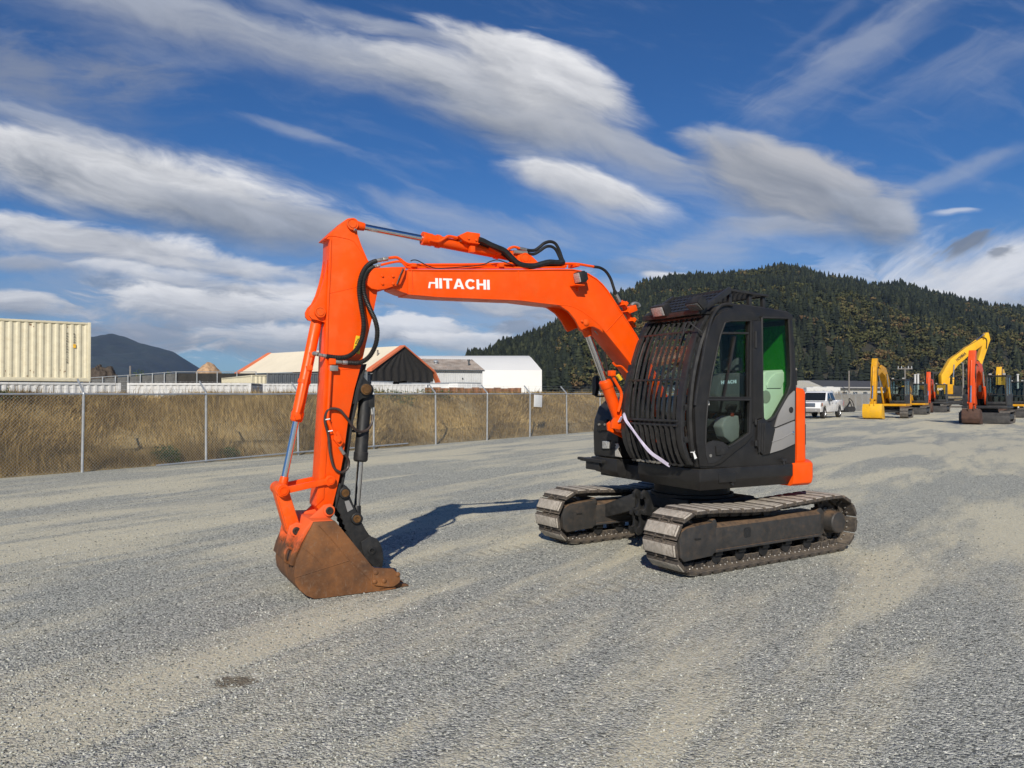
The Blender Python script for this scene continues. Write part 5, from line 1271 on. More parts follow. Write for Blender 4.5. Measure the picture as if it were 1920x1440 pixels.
# ------------------------------------------------------------------ guards on the cab
GP = [(2.555, .655), (2.50, .695), (2.345, .800), (2.106, .890), (1.854, .952), (1.748, .972), (1.60, .990), (1.472, .995)]
GL = [(1.445, 1.005), (1.32, .995), (1.206, .965), (1.11, .92), (1.045, .872)]
def gprof(z):
    a = sorted([(z_, u_) for z_, u_ in GP + GL]); return float(np.interp(z, [p[0] for p in a], [p[1] for p in a]))
def guards():
    fg = MB()
    for v in (.045, .945):           # upright side plates
        zs = np.linspace(2.55, 1.05, 18); fg.loft([[(gprof(z) + .012, v - .04, z), (gprof(z) + .012, v + .04, z), (gprof(z) - .035, v + .04, z), (gprof(z) - .035, v - .04, z)] for z in zs])
    g = fg.build('front_guard', GUARDM, EXC, .005)
    for z in (2.545, 2.385, 1.90, 1.485, 1.44): 
        u = gprof(z); MB().bar((u, .05, z), (u, .94, z), .045 if z in (2.545, 1.485, 1.44) else .03, .022).build('cross_bar', GUARDM, g, .003)
    vs = np.linspace(.12, .87, 10)
    for i, v in enumerate(vs):
        zs = np.linspace(2.54, 1.49, 14); d = .011
        MB().loft([[(gprof(z) + .006 + d, v - .013, z), (gprof(z) + .006 + d, v + .001, z), (gprof(z) + .006 - d, v + .006, z), (gprof(z) + .006 - d, v - .006, z)] for z in zs]).build('guard_bar', GUARDM, g)
        zs = np.linspace(1.435, 1.05, 9); rg = random.Random(i)
        MB().loft([[(gprof(z) + .034 - .01 * math.cos((z - 1.24) * 8), v - .022 + .012 * math.cos((z - 1.24) * 8), z), (gprof(z) + .034, v - .004, z), (gprof(z) - .018, v + .008, z), (gprof(z) - .018, v - .006, z)] for z in zs]).build('guard_bar', GUARDM, g)
        MB().bar((gprof(1.06) - .02, v - .01, 1.05), (gprof(1.06) + .045, v - .01, 1.035), .05, .02).build('bar_foot', FITTING if 0 < i < 6 else GUARDM, g, .003)
    MB().tube([(gprof(z) + .014, .006, z) for z in (2.36, 2.28, 2.20)], .014, 8).build('white_patch', WHITEP, g)  # short plain white strip on the guard's outer edge
    for z in (2.30, 1.98, 1.62, 1.30): MB().bb((gprof(z) - .10, .93, z - .03), (gprof(z) + .0, .985, z + .03)).build('guard_hinge', BLACKM, g, .006)
    # wire hook on the guard, bright where paint is gone
    q = lambda x, y, v: P3(x, y, v)
    hk = [q(1280, 629, .90), q(1284, 612, .91), q(1288, 605, .92), q(1293, 605, .95), q(1303, 613, 1.0), q(1314, 621, 1.04), q(1316, 626, 1.04)]
    MB().tube(catmull(hk, 4), .0085, 8).build('guard_stay', GUARDM, g)
    # roof guard: sloping visor plus flat mesh
    vz0, vz1 = (.735, 2.585), (.33, 2.83)
    rgd = MB()
    for v in (.07, .955): rgd.loft([[(vz0[0], v - .012, vz0[1] - .03), (vz1[0], v - .012, vz1[1] - .03), (vz1[0] + .01, v - .012, vz1[1] + .03), (vz0[0] + .01, v - .012, vz0[1] + .03)], [(vz0[0], v + .03, vz0[1] - .03), (vz1[0], v + .03, vz1[1] - .03), (vz1[0] + .01, v + .03, vz1[1] + .03), (vz0[0] + .01, v + .03, vz0[1] + .03)]])
    rgd.bar((vz0[0], .06, vz0[1]), (vz0[0], .97, vz0[1]), .05, .05); rgd.bar((vz1[0], .06, vz1[1]), (vz1[0], .97, vz1[1]), .03, .03)
    rgd.bar((-.20, .06, 2.80), (-.20, .97, 2.80), .03, .03)
    for v in (.07, .955): rgd.bar((vz1[0], v, vz1[1]), (-.22, v, 2.80), .03, .025)
    for u, v in ((.30, .1), (.30, .92), (-.18, .1), (-.18, .92), (.02, .92)): rgd.bb((u - .02, v - .02, 2.64), (u + .02, v + .02, 2.82))
    rg_ = rgd.build('roof_guard', GUARDM, EXC, .004)
    mb = MB()
    for k in range(15):
        v = .11 + k * .82 / 14; mb.bar((vz0[0] - .02, v + .02, vz0[1] + .012), (vz1[0] - .0, v - .015, vz1[1]), .022, .010)
    for k in range(1, 6):
        f = k / 6; u, z = vz0[0] + (vz1[0] - vz0[0]) * f, vz0[1] + (vz1[1] - vz0[1]) * f; mb.bar((u, .08, z + .006), (u, .95, z + .006), .03, .008, (.5, 0, .8))
    mb.build('visor_grating', GUARDM, rg_)
    mb = MB()
    for k in range(13):
        v = .10 + k * .84 / 12; mb.bar((vz1[0], v, 2.825), (-.20, v + .03, 2.80), .008, .012)
    for k in range(1, 9):
        u = vz1[0] - k * .53 / 9; mb.bar((u, .08, 2.82), (u - .02, .95, 2.815), .010, .010)
    mb.build('roof_grating', GUARDM, rg_)
    # lower plate of the roof edge behind the lamps
    MB().bar((.66, .06, 2.575), (.66, .97, 2.575), .14, .03).build('visor_sill', BLACKM, EXC, .005)
    def lamp(px0, px1, py0, py1, u, tilt, lens=LENS, n=.0):
        name = 'work_light'
        v0, z0 = Sv(px0, py0, u); v1, z1 = Sv(px1, py1, u); c = Vector((u, (v0 + v1) / 2, (z0 + z1) / 2)); w, h = abs(v1 - v0), abs(z0 - z1)
        M = Matrix.Rotation(tilt, 3, 'Y') ; M = Matrix.Rotation(n, 3, 'Z') @ M
        o = MB().box(c - M @ Vector((.045, 0, 0)), (.09, w, h), M).box(c - M @ Vector((.10, 0, 0)), (.05, w * .7, h * .7), M).build(name, BLACKM, EXC, .012)
        MB().box(c + M @ Vector((.002, 0, 0)), (.012, w * .82, h * .78), M).build('lamp_lens', lens, o, .006)
        MB().bar(c - M @ Vector((.05, 0, h * .4)), c - M @ Vector((.07, 0, h * .4 + .06)), .04, .02).build('lamp_bracket', BLACKM, o)
    lamp(1221, 1246, 576, 594, .80, R(24)); lamp(1289, 1315, 567, 585, .80, R(50), paint('shaded_lens', (.10, .10, .10), .2, .3, scale=60))
guards()

# white and lilac strap tied across the guard, paper tag beside it (they hang on it, so each is its own thing)
def ribbon():
    pts = [(1166, 781, 1.05), (1169, 776, 1.06), (1172, 784, 1.05), (1178, 795, 1.045), (1190, 812, 1.05), (1206, 833, 1.055), (1222, 850, 1.04), (1240, 863, .98), (1252, 871, .93), (1256, 873, .91)]
    c = [Vector((u, *Sv(x, y, u))) for x, y, u in pts]; c = catmull(c, 5); mb = MB(); n = len(c)
    mb.loft([[p + Vector((.004 * math.sin(i * .5), .010 + .008 * math.sin(i * .23), .015)), p - Vector((.004 * math.sin(i * .4), .010 + .008 * math.sin(i * .23), .015)), p - Vector((.003 + .004 * math.sin(i * .4), .010 + .008 * math.sin(i * .23), .015)), p + Vector((-.003, .010, .015))] for i, p in enumerate(c)])
    k = c[0]; mb.bar(k, k + Vector((0, -.05, -.06)), .03, .006)
    mb.build('strap', paint('lilac_strap', (.70, .64, .80), .7, .05), None, label='pale lilac strap draped diagonally over the front guard of the orange excavator', cat='strap', loc=(EX, EY, 0), rz=AH)
    mb = MB(); tg = [S(1300, 847, 1.07), S(1303, 848, 1.07), S(1308, 859, 1.07), S(1303.5, 861, 1.07)]; mb.prism(tg, 1.06, 1.063)
    mb.tube([P3(1295, 848, 1.06), P3(1302, 848, 1.062), P3(1302.5, 846, 1.07)], .004)
    mb.build('paper_tag', WHITEP, None, label='small white paper tag tied near the lower front corner of the cab', cat='tag', loc=(EX, EY, 0), rz=AH)
ribbon()

# ------------------------------------------------------------------ boom, arm, bucket, thumb
BV = -.10                                     # centre plane of the digging gear
def pin(mb, c, v0, v1, r, ring=.014, mat=0):
    """pin with a boss ring and a recessed end plate between v0 and v1"""
    u, z = c
    mb.lathe((u, v0, z), (0, 1, 0), [(0, r * .45), (0, r * .72), (.004, r * .72), (.004, r * .80), (-.004 + .004, r * .82), (0, r), (v1 - v0, r), (v1 - v0, r * .82), (v1 - v0 - .005, r * .80), (v1 - v0 - .005, r * .70), (v1 - v0 + .003, r * .66), (v1 - v0 + .003, 0.001)], 26, mat=mat)
def ring_only(mb, c, v0, v1, r, mat=0): mb.cyl((c[0], v0, c[1]), (c[0], v1, c[1]), r, n=26, mat=mat)
def cylinder(name, p, q, e0, rb, rr, label_barrel=ORANGE, v=BV, split=.5, parent=EXC):
    """hydraulic ram: barrel from pin p to fraction split, chrome rod on to pin q"""
    p, q = Vector((p[0], v, p[1])), Vector((q[0], v, q[1])); d = (q - p).normalized(); L = (q - p).length; m = p + d * (L * split)
    mb = MB().lathe(p + d * .03, d, [(0, rb * .7), (.03, rb), (L * split - .12, rb), (L * split - .118, rb * 1.10), (L * split - .045, rb * 1.10), (L * split - .04, rb * 1.02), (L * split - .03, rb * .9), (L * split - .03, rr)], 28)
    mb.cyl(p - Vector((0, .05, 0)), p + Vector((0, .05, 0)), rb * 1.05, n=24)
    o = mb.build(name, label_barrel, parent, .003)
    MB().cyl(m - d * .05, q - d * .05, rr, n=24).build('piston_rod', CHROME, o)
    mb = MB().cyl(q - Vector((0, .05, 0)), q + Vector((0, .05, 0)), rr * 1.75, n=24); mb.cyl(q - d * .12, q - d * .03, rr * 1.25, rr * 1.5, n=20); mb.build('rod_eye', label_barrel, o, .003)
    return o, p, q, d, L
def weld(name, pts, par, r=.0045, mat=None): MB().tube(pts, r, 6).build(name, mat or ORANGE, par)

def boom():
    v0, v1 = -.235, .045
    top = SS([(766, 506.5), (820, 507), (972, 507), (1040, 506), (1074, 506), (1090, 509), (1104, 514.5), (1118, 523), (1129, 533), (1139, 545), (1153, 567), (1172, 597), (1193, 629)], .05)
    bot = SS([(766, 550), (820, 555), (900, 558.5), (975, 561.5), (1030, 568.5), (1046, 570), (1062, 571.2), (1076, 574.5), (1090, 581.5), (1105, 592), (1122, 606), (1134, 620), (1160, 652), (1180, 677)], .05)
    foot_t, foot_b = [(.40, 1.72), (.22, 1.52)], [(.36, 1.40), (.24, 1.36)]
    # side plates and the closing plates, these a little proud as weld lips
    body = top + foot_t + foot_b[::-1] + bot[::-1]
    mb = MB().prism(body, v0 + .012, v1 - .003)
    bm_ = mb.build('boom', ORANGE, EXC, .004)
    def lip(path, off, name):
        n = len(path); rr = []
        for i, (u, z) in enumerate(path):
            a, b = path[max(0, i - 1)], path[min(n - 1, i + 1)]; d = Vector((b[0] - a[0], b[1] - a[1])).normalized(); nn = Vector((-d.y, d.x)) * off
            rr.append([(u - nn.x * .3, v0, z - nn.y * .3), (u - nn.x * .3, v1 + .006, z - nn.y * .3), (u + nn.x, v1 + .006, z + nn.y), (u + nn.x, v0, z + nn.y)])
        MB().loft(rr).build(name, ORANGE, bm_, .002)
    lip(top + [foot_t[0]], -.010, 'top_plate'); lip(bot + [foot_b[0]], .010, 'bottom_plate')
    # fork plates at the tip
    fk = SS([(686.5, 527), (688.5, 516), (694, 507.5), (702, 502.8), (735, 500.5), (761, 500.5), (759, 514), (751, 533), (722, 542), (707, 543.5), (696, 541), (689, 535)], .07)
    pv = S(707.5, 523, .07)
    for a, b in ((v1 - .02, v1 + .028), (v0 - .028, v0 + .02)):
        mb = MB().prism(fk, a, b)
        if b > 0:
            for x, y in ((716.5, 517.5), (736, 518), (716.5, 532), (736, 532)):
                q = S(x, y, .07); mb.cyl((q[0], b, q[1]), (q[0], b + .014, q[1]), .014, n=6)
        mb.build('fork_plate', ORANGE, bm_, .005)
    nk = SS([(735, 506), (768, 506.5), (768, 551), (757, 548), (738, 540)], .05); MB().prism(nk, v0 + .012, v1 - .012).build('fork_root', ORANGE, bm_, .006)
    weld('weld_seam', [P3(972.5, 508, v1), P3(976, 560, v1)], bm_); weld('weld_seam', [P3(1166, 589, v1), P3(1137, 621, v1)], bm_); weld('weld_seam', [P3(772, 508, v1), P3(773, 550, v1)], bm_, .006)
    # ram bracket under the bend
    br = SS([(1040, 571), (1050, 573), (1066, 584), (1078, 599), (1086, 614), (1090, 619), (1097, 616), (1104, 612.5), (1113, 612.5), (1124, 618), (1131, 624), (1128, 612), (1105, 590), (1085, 577), (1062, 570)], .045)
    for a, b in ((v1 - .028, v1 + .002), (v0 - .002, v0 + .028)): MB().prism(br, a, b).build('ram_bracket', ORANGE, bm_, .004)
    mb = MB(); ring_only(mb, S(1098.5, 604.5, .05), v1 - .005, v1 + .016, .034); ring_only(mb, S(1098.5, 604.5, .05), v1 - .005, v1 + .020, .024); q = S(1090.5, 602, .05); mb.cyl((q[0], v1 - .01, q[1]), (q[0], v1 + .02, q[1]), .014, n=10); mb.build('bracket_pin', ORANGE_W, bm_, .002)
    # HITACHI, left stem of the first letter half worn off
    loops, W = text_loops('hITACHI'); a, b = S(803, 540.2, v1), S(918.5, 543.3, v1)
    d = Vector((b[0] - a[0], b[1] - a[1])); Lr = d.length; d /= Lr; up = Vector((-d.y, d.x)); up = up if up.y > 0 else -up; hh = Lr / W * 1.0
    hh = .098; mb = MB()
    for o, hs in loops:
        f = lambda p: (a[0] + d.x * p[0] * Lr / W + up.x * p[1] * hh, a[1] + d.y * p[0] * Lr / W + up.y * p[1] * hh)
        mb.plate([[f(p) for p in o]] + [[f(p) for p in h] for h in hs], v1 - .004, v1 + .0005)
    mb.build('lettering', WHITEP, bm_, smooth=False)
    # work lamp on the boom side
    c = P3(1083, 521, .12); M = Matrix.Rotation(R(14), 3, 'Y')
    wl = MB().box(c + M @ Vector((-.035, .0, 0)), (.075, .125, .12), M).box(c + M @ Vector((-.085, 0, 0)), (.04, .09, .09), M)
    w = wl.build('boom_lamp', BLACKM, EXC, .014); MB().box(c + M @ Vector((.006, .0, 0)), (.012, .105, .10), M).build('lamp_lens', LENS, w, .008)
    mb = MB(); q = P3(1083, 534, .12); mb.bb((q.x - .06, v1 - .002, q.z - .012), (q.x + .05, .17, q.z)); mb.bb((q.x - .06, v1 - .002, q.z - .05), (q.x - .04, v1 + .02, q.z)); mb.build('lamp_shelf', ORANGE, w, .003)
    # pipes along the top of the boom
    def line(name, pts, v, r, mat=ORANGE, n=5): MB().tube(catmull([P3(x, y, v) for x, y in pts], n), r, 8).build(name, mat, EXC)
    line('boom_pipe', [(729, 484), (742, 482.5), (750, 486), (762, 494.5), (775, 496.5), (820, 496.5), (900, 495.8), (990, 493.5), (1044, 494.5), (1080, 494.8), (1104, 498.5), (1113, 500)], .0, .014)
    line('boom_pipe', [(714, 497), (735, 492), (752, 491), (766, 501.5), (800, 502), (900, 502.5), (990, 502), (1060, 501.5)], .02, .011)
    line('boom_pipe', [(764, 500.5), (850, 500.8), (960, 499), (1062, 499)], -.12, .014)
    line('boom_pipe', [(1164, 565), (1170, 575), (1180, 597), (1189, 613)], -.03, .026); line('boom_pipe', [(1168, 566), (1176, 582), (1186, 600)], -.14, .022)
    mb = MB()
    for x, y in ((771, 499), (934, 499), (1076, 498.5), (1167, 571), (1173, 584), (1182, 601)): q = P3(x, y, -.02); mb.box(q, (.05, .16, .035), Matrix.Rotation(R(0 if x < 1100 else 55), 3, 'Y'))
    mb.build('pipe_clamp', ORANGE, bm_, .004)
    mb = MB(); q = P3(1182, 580, -.10); mb.box(q, (.10, .12, .07), Matrix.Rotation(R(20), 3, 'Y')); mb.bar(P3(1175, 588, -.06), q, .05, .05); mb.build('valve_block', ORANGE, EXC, .008)
    MB().tube(catmull([P3(1183, 573, -.12), P3(1189, 569, -.12), P3(1196, 570, -.12), P3(1199, 575, -.12)], 5), .020, 8).tube([P3(1173, 586, -.1), P3(1172, 577, -.1), P3(1169, 573, -.1)], .018, 8).build('pipe_fitting', FITTING, EXC)
    line('boom_hose', [(1112, 500), (1125, 502), (1136, 509), (1145, 523), (1151, 541), (1156, 555), (1160, 561)], -.02, .016, HOSE); line('boom_hose', [(1178, 585), (1183, 605), (1189, 628), (1193, 650)], -.18, .020, HOSE)
    MB().tube([P3(1155, 552, -.02), P3(1162.5, 566, -.02)], .020, 8).build('pipe_fitting', FITTING, EXC)
    # hoses over the arm ram
    line('hose_sleeve', [(897, 449), (906, 452), (920, 459), (933, 464.5), (947, 471), (962, 486), (972, 494), (985, 498), (1003, 498.5), (1016, 495), (1030, 491.8), (1045, 492.5), (1057, 491)], .02, .030, HOSE, 7)
    line('hose_sleeve', [(900, 455), (921, 464), (946, 478), (968, 496), (990, 501), (1030, 497), (1057, 494)], -.05, .022, HOSE, 7)
    line('ram_hose', [(984, 468.5), (1001, 469.6), (1012, 463), (1020, 456.5), (1031, 453), (1041, 456.5), (1048, 468), (1053, 482), (1056, 490)], -.08, .017, HOSE)
    line('ram_hose', [(986, 474), (1000, 476.5), (1012, 470.5), (1023, 463), (1033, 462), (1042, 468), (1049, 482), (1053, 491)], -.02, .016, HOSE)
    line('ram_pipe', [(951, 470), (957, 465), (965, 463), (974, 466)], -.05, .014)
    MB().tube([P3(971, 465.5, -.06), P3(986, 468.5, -.08)], .020, 10).tube([P3(963, 472.5, -.03), P3(988, 474, -.02)], .020, 10).build('pipe_fitting', FITTING, EXC)
    line('control_cable', [(770, 489.5), (775, 487.5), (784, 489), (806, 500), (830, 503), (900, 497), (920, 490), (933, 487.5), (948, 492), (962, 497)], .05, .005, HOSE)
    line('control_cable', [(744, 533), (748, 522), (752, 512), (756, 503)], .085, .006, HOSE)
boom()

def foot_tower():
    tw = MB()
    for v in (-.285, .085): tw.prism([(.05, 1.00), (.52, 1.00), (.66, 1.20), (.98, 1.34), (.99, 1.42), (.93, 1.46), (.80, 1.30), (.46, 1.36), (.36, 1.60), (.16, 1.60), (.05, 1.36)], v - .018, v + .018)
    tw.bb((.1, -.28, .96), (.50, .08, 1.04)); t = tw.build('boom_foot_bracket', ORANGE, EXC, .006)
    mb = MB(); pl = SS([(1148, 803), (1150, 790), (1155, 783), (1168, 783), (1167, 797), (1163, 806)], .0); mb.prism(pl, -.05, -.0); mb.build('bracket_cover', ORANGE, t, .006)
    mb = MB(); pin(mb, (.26, 1.47), -.31, .11, .06); mb.build('foot_pin', ORANGE, t)
    # boom ram
    o, p, q, d, L = cylinder('boom_cylinder', S(1166, 800, BV), S(1096, 611, BV), None, .066, .036, split=.47)
    b = P3(1125, 690, BV)
    MB().tube(catmull([P3(1147, 700, .0), P3(1149, 706, .0), P3(1155, 717, .0), P3(1165, 737, .0), P3(1163, 757, .0), P3(1159, 772, .0)], 5), .017, 8).build('ram_pipe', ORANGE, o)
    MB().bb(*[(P3(1147, 700, .0) + Vector((s * .03, s * .035, s * .03)))[:] for s in (-1, 1)]).build('ram_port', ORANGE, o, .006)
    MB().tube(catmull([P3(1133, 660, -.2), P3(1138, 690, -.2), P3(1148, 716, -.18), P3(1165, 728, -.15), P3(1175, 722, -.12)], 5), .015, 8).build('boom_hose', HOSE, EXC)
    MB().tube(catmull([P3(1115, 620, -.1), P3(1140, 645, -.12), P3(1165, 668, -.12), P3(1178, 690, -.12)], 5), .008, 6).build('boom_pipe', FITTING, EXC)
    MB().tube(catmull([P3(1149, 680, .02), P3(1155, 686, .02), P3(1165, 687, .02), P3(1176, 698, .02)], 5), .012, 6).build('boom_pipe', ORANGE, EXC)
    MB().tube([P3(1158, 703, .0), P3(1164, 712, .0)], .022, 8).build('hose_collar', YEL, EXC)
foot_tower()

AV0, AV1 = -.215, .018
def arm():
    out = SS([(608.7, 447.5), (612, 444), (627, 430), (646, 413.5), (652, 409.5), (658.5, 408.5), (665, 412), (669, 421), (671, 440), (678.5, 461), (691.6, 491), (700, 515), (707, 540), (707.8, 549), (701, 584), (694, 614), (687, 644), (678, 683), (665, 730), (653.4, 786.6), (644, 857), (636, 900), (625, 945), (620, 960), (613, 966.5), (605, 964), (597, 955), (592, 949), (597.5, 900), (605, 772), (608.6, 701), (611.5, 605), (613.5, 556), (616.5, 500), (618.5, 449)], AV1)
    a = MB().prism(out, AV0, AV1).build('arm', ORANGE, EXC, .008)
    weld('weld_seam', [P3(x, y, AV1) for x, y in ((608.7, 447.5), (617, 442), (630, 443), (655, 448.5), (664, 453), (673, 466), (691, 491))], a, .005)
    weld('weld_seam', [P3(613, 551, AV1), P3(640, 545, AV1), P3(672, 537, AV1)], a, .003)
    weld('weld_seam', [P3(612, 700, AV1), P3(618, 695, AV1), P3(670, 690, AV1)], a, .004)
    # raised edge strip down the front of the near side
    fl = SS([(618.5, 449), (621.5, 449), (620.5, 500), (617.5, 556), (615.5, 605), (614, 690), (618, 697), (616, 790), (609, 900), (607, 935), (592, 949), (597.5, 900), (605, 772), (608.6, 701), (611.5, 605), (613.5, 556), (616.5, 500)], AV1)
    MB().prism(fl, AV1 - .01, AV1 + .008).build('edge_strip', ORANGE, a, .003)
    # round boss at the boom pin
    mb = MB(); pin(mb, S(659.5, 421, AV1), AV0 - .02, AV1 + .030, .052); mb.build('arm_pin', ORANGE_W, a)
    mb = MB(); pin(mb, S(707.5, 523, .0), -.29, .05, .05); mb.build('arm_pin', ORANGE, a)
    MB().tube([P3(667, 432, AV1 + .02), P3(664, 430, AV1 + .03)], .014, 6).build('grease_bolt', FITTING, a)
    # bucket ram bracket on the front
    bk = SS([(615, 484), (612, 505), (607, 528), (600, 551), (592, 567), (585, 574), (580.5, 583), (581, 592), (586, 598), (596, 600), (606, 603), (612, 605)], .0)
    for v in (-.03, -.17): MB().prism(bk, v - .016, v + .016).build('ram_bracket', ORANGE, a, .004)
    mb = MB(); pin(mb, S(599.7, 585.5, .0), -.21, .022, .048); mb.build('arm_pin', ORANGE_W, a)
    # bucket ram
    o, p, q, d, L = cylinder('bucket_cylinder', S(599.7, 585.5, BV + .05), S(530.8, 920, BV + .05), None, .050, .029, split=.62)
    mb = MB(); pts = [P3(586, 664, -.03), P3(580, 690, -.03), P3(566, 755, -.03), P3(558, 782, -.035)]; mb.tube(pts, .014, 8)
    for k in (0, 1, 3): mb.box(pts[k], (.05, .04, .045), Matrix.Rotation(R(12), 3, 'Y'))
    mb.build('ram_pipe', ORANGE, o, .003)
    for f_ in (.62, .92): MB().lathe(p + d * f_, d, [(0, .052), (0, .057), (.035, .057), (.035, .052)], 24).build('ram_band', ORANGE, o)
    # arm ram on top of the boom
    ar, p, q, d, L = cylinder('arm_cylinder', S(984, 484.5, BV), S(659.5, 421, BV), None, .056, .030, split=.615)
    mb = MB(); pin(mb, S(984, 484.5, -.02), -.20, .0, .055); mb.prism(SS([(972, 478), (990, 474), (1006, 489), (1012, 497), (965, 497)], -.02), -.045, -.015); mb.prism(SS([(972, 478), (990, 474), (1006, 489), (1012, 497), (965, 497)], -.02), -.185, -.155); mb.build('ram_mount', ORANGE, ar, .003)
    bx = SS([(857, 444), (873, 435.5), (897, 439), (896.5, 459), (875, 456), (866, 452)], -.02)
    vb = MB().prism(bx, -.16, .02).build('valve_cover', ORANGE, ar, .005)
    for x, y in ((878, 447), (892, 450)): q_ = S(x, y, .02); MB().cyl((q_[0], .015, q_[1]), (q_[0], .032, q_[1]), .012, n=6).build('cover_bolt', ORANGE_W, vb)
    MB().tube(catmull([P3(806, 450, -.03), P3(822, 453, -.03), P3(835, 446, -.03), P3(842, 443, -.03), P3(858, 446, -.03)], 5), .014, 8).tube(catmull([P3(917, 464, -.03), P3(930, 471, -.03), P3(939, 476, -.03)], 4), .014, 8).build('ram_pipe', ORANGE, ar)
    MB().tube([P3(862, 449, -.03), P3(872, 449, -.03)], .022, 8).build('pipe_fitting', FITTING, ar)
    for s_ in (.17, .52, .60): MB().lathe(p + d * s_ * L, d, [(0, .058), (0, .065), (.04, .065), (.04, .058)], 24).build('ram_band', ORANGE, ar, .002)
    mb = MB(); mb.box(P3(886, 467, .0) + Vector((0, -.02, 0)), (.05, .06, .06)); mb.build('ram_port', ORANGE, ar, .002)
    # yellow warning sticker: triangle over a block of small print
    st = SS([(667.5, 629), (678, 631), (674, 664), (661, 661)], AV1); s = MB().prism(st, AV1 - .002, AV1 + .002).build('warning_sticker', YEL, a, smooth=False)
    tri = SS([(671.5, 634), (676, 645.5), (665.5, 644.5)], AV1); tin = SS([(671.3, 637), (674.3, 644.3), (667.5, 643.6)], AV1)
    MB().plate([tri, tin], AV1 + .0015, AV1 + .003).build('warning_triangle', DARKM, s, smooth=False)
    mb = MB()
    for k in range(4): mb.prism(SS([(665 - k * .3, 648.5 + k * 3.2), (673 - k * .4, 650 + k * 3.2), (672.8 - k * .4, 651 + k * 3.2), (664.8 - k * .3, 649.5 + k * 3.2)], AV1), AV1 + .0015, AV1 + .003)
    mb.prism(SS([(670.5, 640), (671.6, 640), (671.5, 643), (670.3, 643)], AV1), AV1 + .0015, AV1 + .003); mb.build('sticker_print', DARKM, s, smooth=False)
    # big ribbed hose loops at the elbow
    h1 = catmull([P3(x, y, v) for x, y, v in ((706, 489, .04), (694, 494, .05), (683.5, 505, .07), (676, 523, .09), (673.5, 545, .09), (677, 573, .08), (681.5, 601, .08), (681, 622, .08), (676, 642, .08), (667, 657, .08), (655, 667, .07), (638, 670.5, .06), (612, 668, .04))], 10)
    h2 = catmull([P3(x, y, v) for x, y, v in ((701, 500, .05), (689, 509, .07), (682, 526, .09), (682, 547, .09), (687.5, 565, .08), (696, 584, .06), (703.5, 601, .05), (707.5, 622, .05), (704, 647, .05), (692, 669, .05), (674, 680, .05), (651, 680, .05))], 10)
    for h in (h1, h2): MB().tube(h, .0215, 10, rib=.0028, step=.0075).build('ribbed_hose', HOSE, EXC)
    mb = MB()
    for x0, y0, x1, y1, v, r in ((727, 485, 706, 489, .03, .021), (712, 498, 699, 501, .04, .018), (612, 668, 597, 664.5, .03, .019), (652, 680, 629, 678, .05, .022)):
        a_, b_ = P3(x0, y0, v), P3(x1, y1, v); mb.tube([a_, a_.lerp(b_, .45)], r, 6); mb.tube([a_.lerp(b_, .5), b_], r * .85, 10)
    mb.build('hose_fitting', FITTING, EXC, .002)
    MB().tube([P3(597, 664.5, .03), P3(590, 662, .0), P3(586, 664, -.03)], .02, 8).build('hose_elbow', FITTING, EXC)
    # steel line down the arm
    pl = catmull([P3(x, y, .045) for x, y in ((629, 678), (623, 676.5), (620.5, 681), (619.5, 695), (617.5, 730), (615.5, 765), (614.5, 784), (617, 794), (622, 804), (630, 816))], 6)
    ap = MB().tube(pl, .016, 8).build('arm_pipe', ORANGE, EXC)
    mb = MB(); mb.box(P3(622.5, 678, .045), (.06, .045, .055)); mb.prism(SS([(627, 811), (634, 808), (644, 829), (637, 838), (625, 824)], .04), .02, .055); q_ = S(634.5, 826, .05); mb.cyl((q_[0], .05, q_[1]), (q_[0], .075, q_[1]), .018, n=8); mb.build('pipe_bracket', ORANGE, ap, .004)
    mb = MB(); q_ = P3(625, 690.5, .04); mb.box(q_, (.075, .05, .05)); mb.build('pipe_clamp', FITTING, ap, .004)
    for x, y in ((614, 786), (619, 808)): MB().tube([P3(x - 4, y + 1, .06), P3(x + 4.5, y - .5, .06)], .006, 6).build('cable_tie', WHITEP, ap)
    hl = catmull([P3(x, y, v) for x, y, v in ((643, 846, .05), (650, 856, .04), (654, 866, .03), (652, 877, .03), (645, 884, .04), (637, 885, .045), (626, 876, .045), (619, 850, .045), (615.5, 816, .045), (609.5, 793, .05), (610, 779, .05), (616, 768, .05), (626, 766, .05), (637, 769, .05), (645, 777, .05), (652, 786, .04), (663, 802, .03), (673, 809, .0), (681, 809, -.02), (691, 804, -.03), (697, 793, -.05), (698.5, 783, -.06), (697.5, 772, -.07))], 7)
    MB().tube(hl, .0125, 8).build('thumb_hose', paint('brown_hose', (.05, .035, .03), .4, .2), EXC)
    mb = MB(); mb.tube([P3(637, 838, .05), P3(641, 845, .05), P3(645, 851, .045)], .017, 8); mb.tube([P3(695, 757, -.07), P3(697, 768, -.07), P3(698, 777, -.065)], .014, 8); mb.build('hose_fitting', FITTING, EXC)
    # link from arm to ram, push link to the bucket
    A, B, C = S(530.8, 920, .03), S(618, 901, .03), S(553, 993.6, .03)
    def strap(mb, p, q, w0, w1, v_0, v_1):
        d = Vector((q[0] - p[0], q[1] - p[1])).normalized(); n = Vector((-d.y, d.x))
        mb.prism([(p[0] + n.x * w0, p[1] + n.y * w0), (q[0] + n.x * w1, q[1] + n.y * w1), (q[0] - n.x * w1, q[1] - n.y * w1), (p[0] - n.x * w0, p[1] - n.y * w0)], v_0, v_1)
    for v_0, v_1 in ((.024, .055), (-.255, -.222)):
        mb = MB(); strap(mb, A, B, .030, .026, v_0, v_1); ring_only(mb, A, v_0, v_1 + .004, .056); ring_only(mb, B, v_0, v_1 + .004, .048); mb.build('bucket_link', ORANGE, EXC, .005)
    mb = MB(); pin(mb, A, -.27, .075, .040); pin(mb, B, -.27, .072, .036); mb.build('link_pin', ORANGE, EXC)
